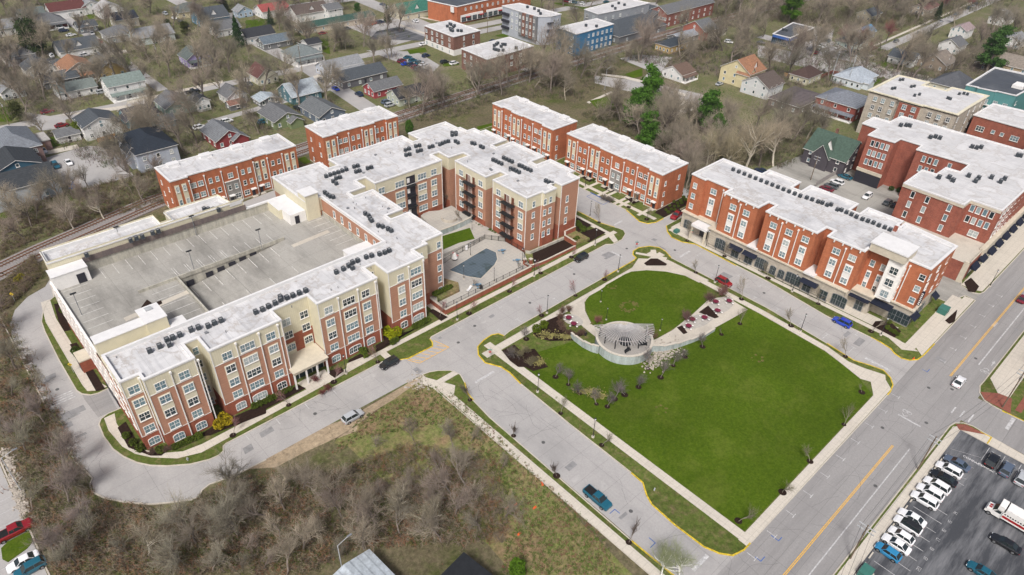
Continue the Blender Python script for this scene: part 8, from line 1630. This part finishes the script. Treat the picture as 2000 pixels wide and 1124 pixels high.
# ----- undergrowth: low brush and weeds nobody could count -----
def brush(name, polys, n, hmin, hmax, cols, seed, keep=False):
    rg = random.Random(seed)
    for ci, col in enumerate(cols):
        m = M()
        for _ in range(n//len(cols)):
            pol = rg.choice(polys); xs = [q[0] for q in pol]; ys = [q[1] for q in pol]
            for _t in range(20):
                px, py = rg.uniform(min(xs), max(xs)), rg.uniform(min(ys), max(ys))
                if inpoly(px, py, pol): break
            x, y = P(px, py)
            if not clear(x, y, .7) and keep: continue
            hh = rg.uniform(hmin, hmax)
            for k in range(7):
                a = rg.uniform(0, 6.28); s_ = hh*rg.uniform(.5, 1); bx, by = x+rg.gauss(0, hh*.3), y+rg.gauss(0, hh*.3); t_ = rg.uniform(0, 6.28); w_ = .03+.03*hh*rg.random()
                tx, ty = bx+s_*.5*math.cos(a), by+s_*.5*math.sin(a); m.add([(bx-w_*math.cos(t_), by-w_*math.sin(t_), 0), (bx+w_*math.cos(t_), by+w_*math.sin(t_), 0), (tx, ty, s_)], [(0, 1, 2)])
                for j in range(3): b2 = rg.uniform(.3, .9); qx, qy, qz = bx+(tx-bx)*b2, by+(ty-by)*b2, s_*b2; e = s_*.45; u = rg.uniform(0, 6.28); m.add([(qx, qy, qz), (qx+.05, qy+.04, qz+.04), (qx+e*math.cos(u), qy+e*math.sin(u), qz+e*rg.uniform(.1, .7))], [(0, 1, 2)])
        o = m.build(name, mats('leaf'), col=col); o['kind'] = 'stuff'
A1 = [(0, 600), (30, 640), (110, 800), (190, 985), (330, 1000), (480, 930), (640, 925), (800, 870), (960, 900), (1000, 1000), (980, 1060), (700, 1070), (600, 1124), (110, 1124), (60, 1030), (30, 900), (0, 850)]
brush('undergrowth', [A1], 5200, .7, 2.0, [(.13, .10, .075), (.085, .10, .025), (.20, .16, .12), (.22, .19, .13), (.22, .12, .07)], 21)
A2 = [(0, 400), (150, 375), (330, 315), (330, 400), (200, 430), (70, 470), (0, 510)]; A2b = [(0, 560), (70, 500), (80, 540), (20, 600), (0, 610)]
brush('railway_bank_brush', [A2, A2, A2b], 2600, .7, 1.8, [(.13, .09, .07), (.12, .11, .04), (.19, .15, .11)], 22)
A3 = [(1130, 225), (1220, 200), (1340, 215), (1450, 250), (1560, 250), (1600, 290), (1530, 330), (1400, 320), (1345, 380), (1290, 300)]; A4 = [(780, 240), (800, 195), (960, 140), (1240, 60), (1250, 100), (1130, 200), (990, 190), (900, 228), (850, 238)]
brush('woodland_brush', [A3, A4], 3600, .9, 2.6, [(.13, .105, .08), (.085, .10, .035), (.17, .14, .11)], 23)
brush('garden_brush', [[(0, 0), (790, 0), (800, 100), (700, 190), (590, 240), (450, 290), (330, 310), (200, 330), (0, 230)], [(1200, 60), (1560, 90), (1800, 90), (2000, 40), (2000, 150), (1780, 160), (1560, 175), (1400, 150), (1230, 120)]], 9600, .8, 3.2, [(.15, .125, .10), (.08, .11, .03), (.22, .18, .15), (.18, .14, .13)], 24, True)
brush('far_woodland', [[(1380, 0), (1990, 0), (1800, 50), (1640, 75), (1520, 45), (1390, 60)]], 2400, 2, 5, [(.15, .12, .09), (.10, .11, .045), (.18, .15, .12)], 25)
brush('rough_weeds', [[(840, 750), (920, 790), (1000, 880), (1180, 1050), (1210, 1124), (980, 1124), (1000, 960), (860, 830), (700, 860), (640, 900), (700, 820)]], 3600, .15, .55, [(.10, .15, .03), (.26, .21, .12), (.20, .11, .07), (.09, .13, .03)], 26)

# ----- the rest of the bare trees further off, beyond the few hundred built one by one -----
def far_trees(n, polys, smin, smax, seed):
    rg = random.Random(seed); vs = []; t_ = 0
    while len(vs) < n and t_ < 20000:
        t_ += 1; pol = rg.choice(polys); px, py = rg.uniform(min(q[0] for q in pol), max(q[0] for q in pol)), rg.uniform(min(q[1] for q in pol), max(q[1] for q in pol))
        if inpoly(px, py, pol):
            x, y = P(px, py)
            if clear(x, y, .72): vs.append((x, y, 0))
    me = bpy.data.meshes.new('distant_bare_trees'); me.from_pydata(vs, [], []); o = inst('distant_bare_trees', me, None, (0, 0, 0), 0, (.28, .245, .19)); o['kind'] = 'stuff'
    ng = bpy.data.node_groups.new('tree_points', 'GeometryNodeTree'); ng.interface.new_socket('Geometry', in_out='INPUT', socket_type='NodeSocketGeometry'); ng.interface.new_socket('Geometry', in_out='OUTPUT', socket_type='NodeSocketGeometry')
    N = ng.nodes; L = ng.links; gi = N.new('NodeGroupInput'); go = N.new('NodeGroupOutput'); jn = N.new('GeometryNodeJoinGeometry'); src = next(q for q in C.objects if q.type == 'MESH' and q.data == TREES['big%d' % (seed % 4)][1] and q.parent).parent
    for c in src.children: oi_ = N.new('GeometryNodeObjectInfo'); oi_.inputs['Object'].default_value = c; oi_.transform_space = 'ORIGINAL'; L.new(oi_.outputs['Geometry'], jn.inputs[0])
    ip = N.new('GeometryNodeInstanceOnPoints'); L.new(gi.outputs[0], ip.inputs['Points']); L.new(jn.outputs[0], ip.inputs['Instance'])
    rr_ = N.new('FunctionNodeRandomValue'); rr_.data_type = 'FLOAT_VECTOR'; rr_.inputs[0].default_value = (0, 0, 0); rr_.inputs[1].default_value = (.06, .06, 6.28); L.new(rr_.outputs[0], ip.inputs['Rotation'])
    rs = N.new('FunctionNodeRandomValue'); rs.data_type = 'FLOAT'; rs.inputs[2].default_value = smin; rs.inputs[3].default_value = smax; L.new(rs.outputs[1], ip.inputs['Scale']); L.new(ip.outputs[0], go.inputs[0])
    md = o.modifiers.new('trees', 'NODES'); md.node_group = ng
W6 = [(0, 0), (790, 0), (800, 100), (700, 190), (590, 240), (450, 290), (330, 310), (200, 330), (0, 230)]; W8 = [(1200, 40), (1400, 20), (1990, 0), (2000, 150), (1780, 160), (1560, 175), (1400, 150), (1230, 120)]
far_trees(46, [W6], .7, 1.25, 5); far_trees(40, [W8, A4, A3], .7, 1.3, 6); far_trees(36, [W8, A4, A3, A3], .8, 1.4, 7)
# ================= HAZE =================
m = M(); m.box(-520, 1620, -520, 1520, -1.5, 125); m.quad((-520, -520, -1.5), (-520, 1520, -1.5), (1620, 1520, -1.5), (1620, -520, -1.5)) if 0 else None
hz = m.build('haze', []); hz['kind'] = 'stuff'; hm = bpy.data.materials.new('haze_air'); hm.use_nodes = True; ht = hm.node_tree; ht.nodes.remove(ht.nodes['Principled BSDF']); pv = ht.nodes.new('ShaderNodeVolumePrincipled'); pv.inputs['Density'].default_value = .00012; pv.inputs['Color'].default_value = (.86, .91, .97, 1); pv.inputs['Anisotropy'].default_value = .3
ht.links.new(pv.outputs[0], ht.nodes['Material Output'].inputs['Volume']); hz.data.materials.append(hm)
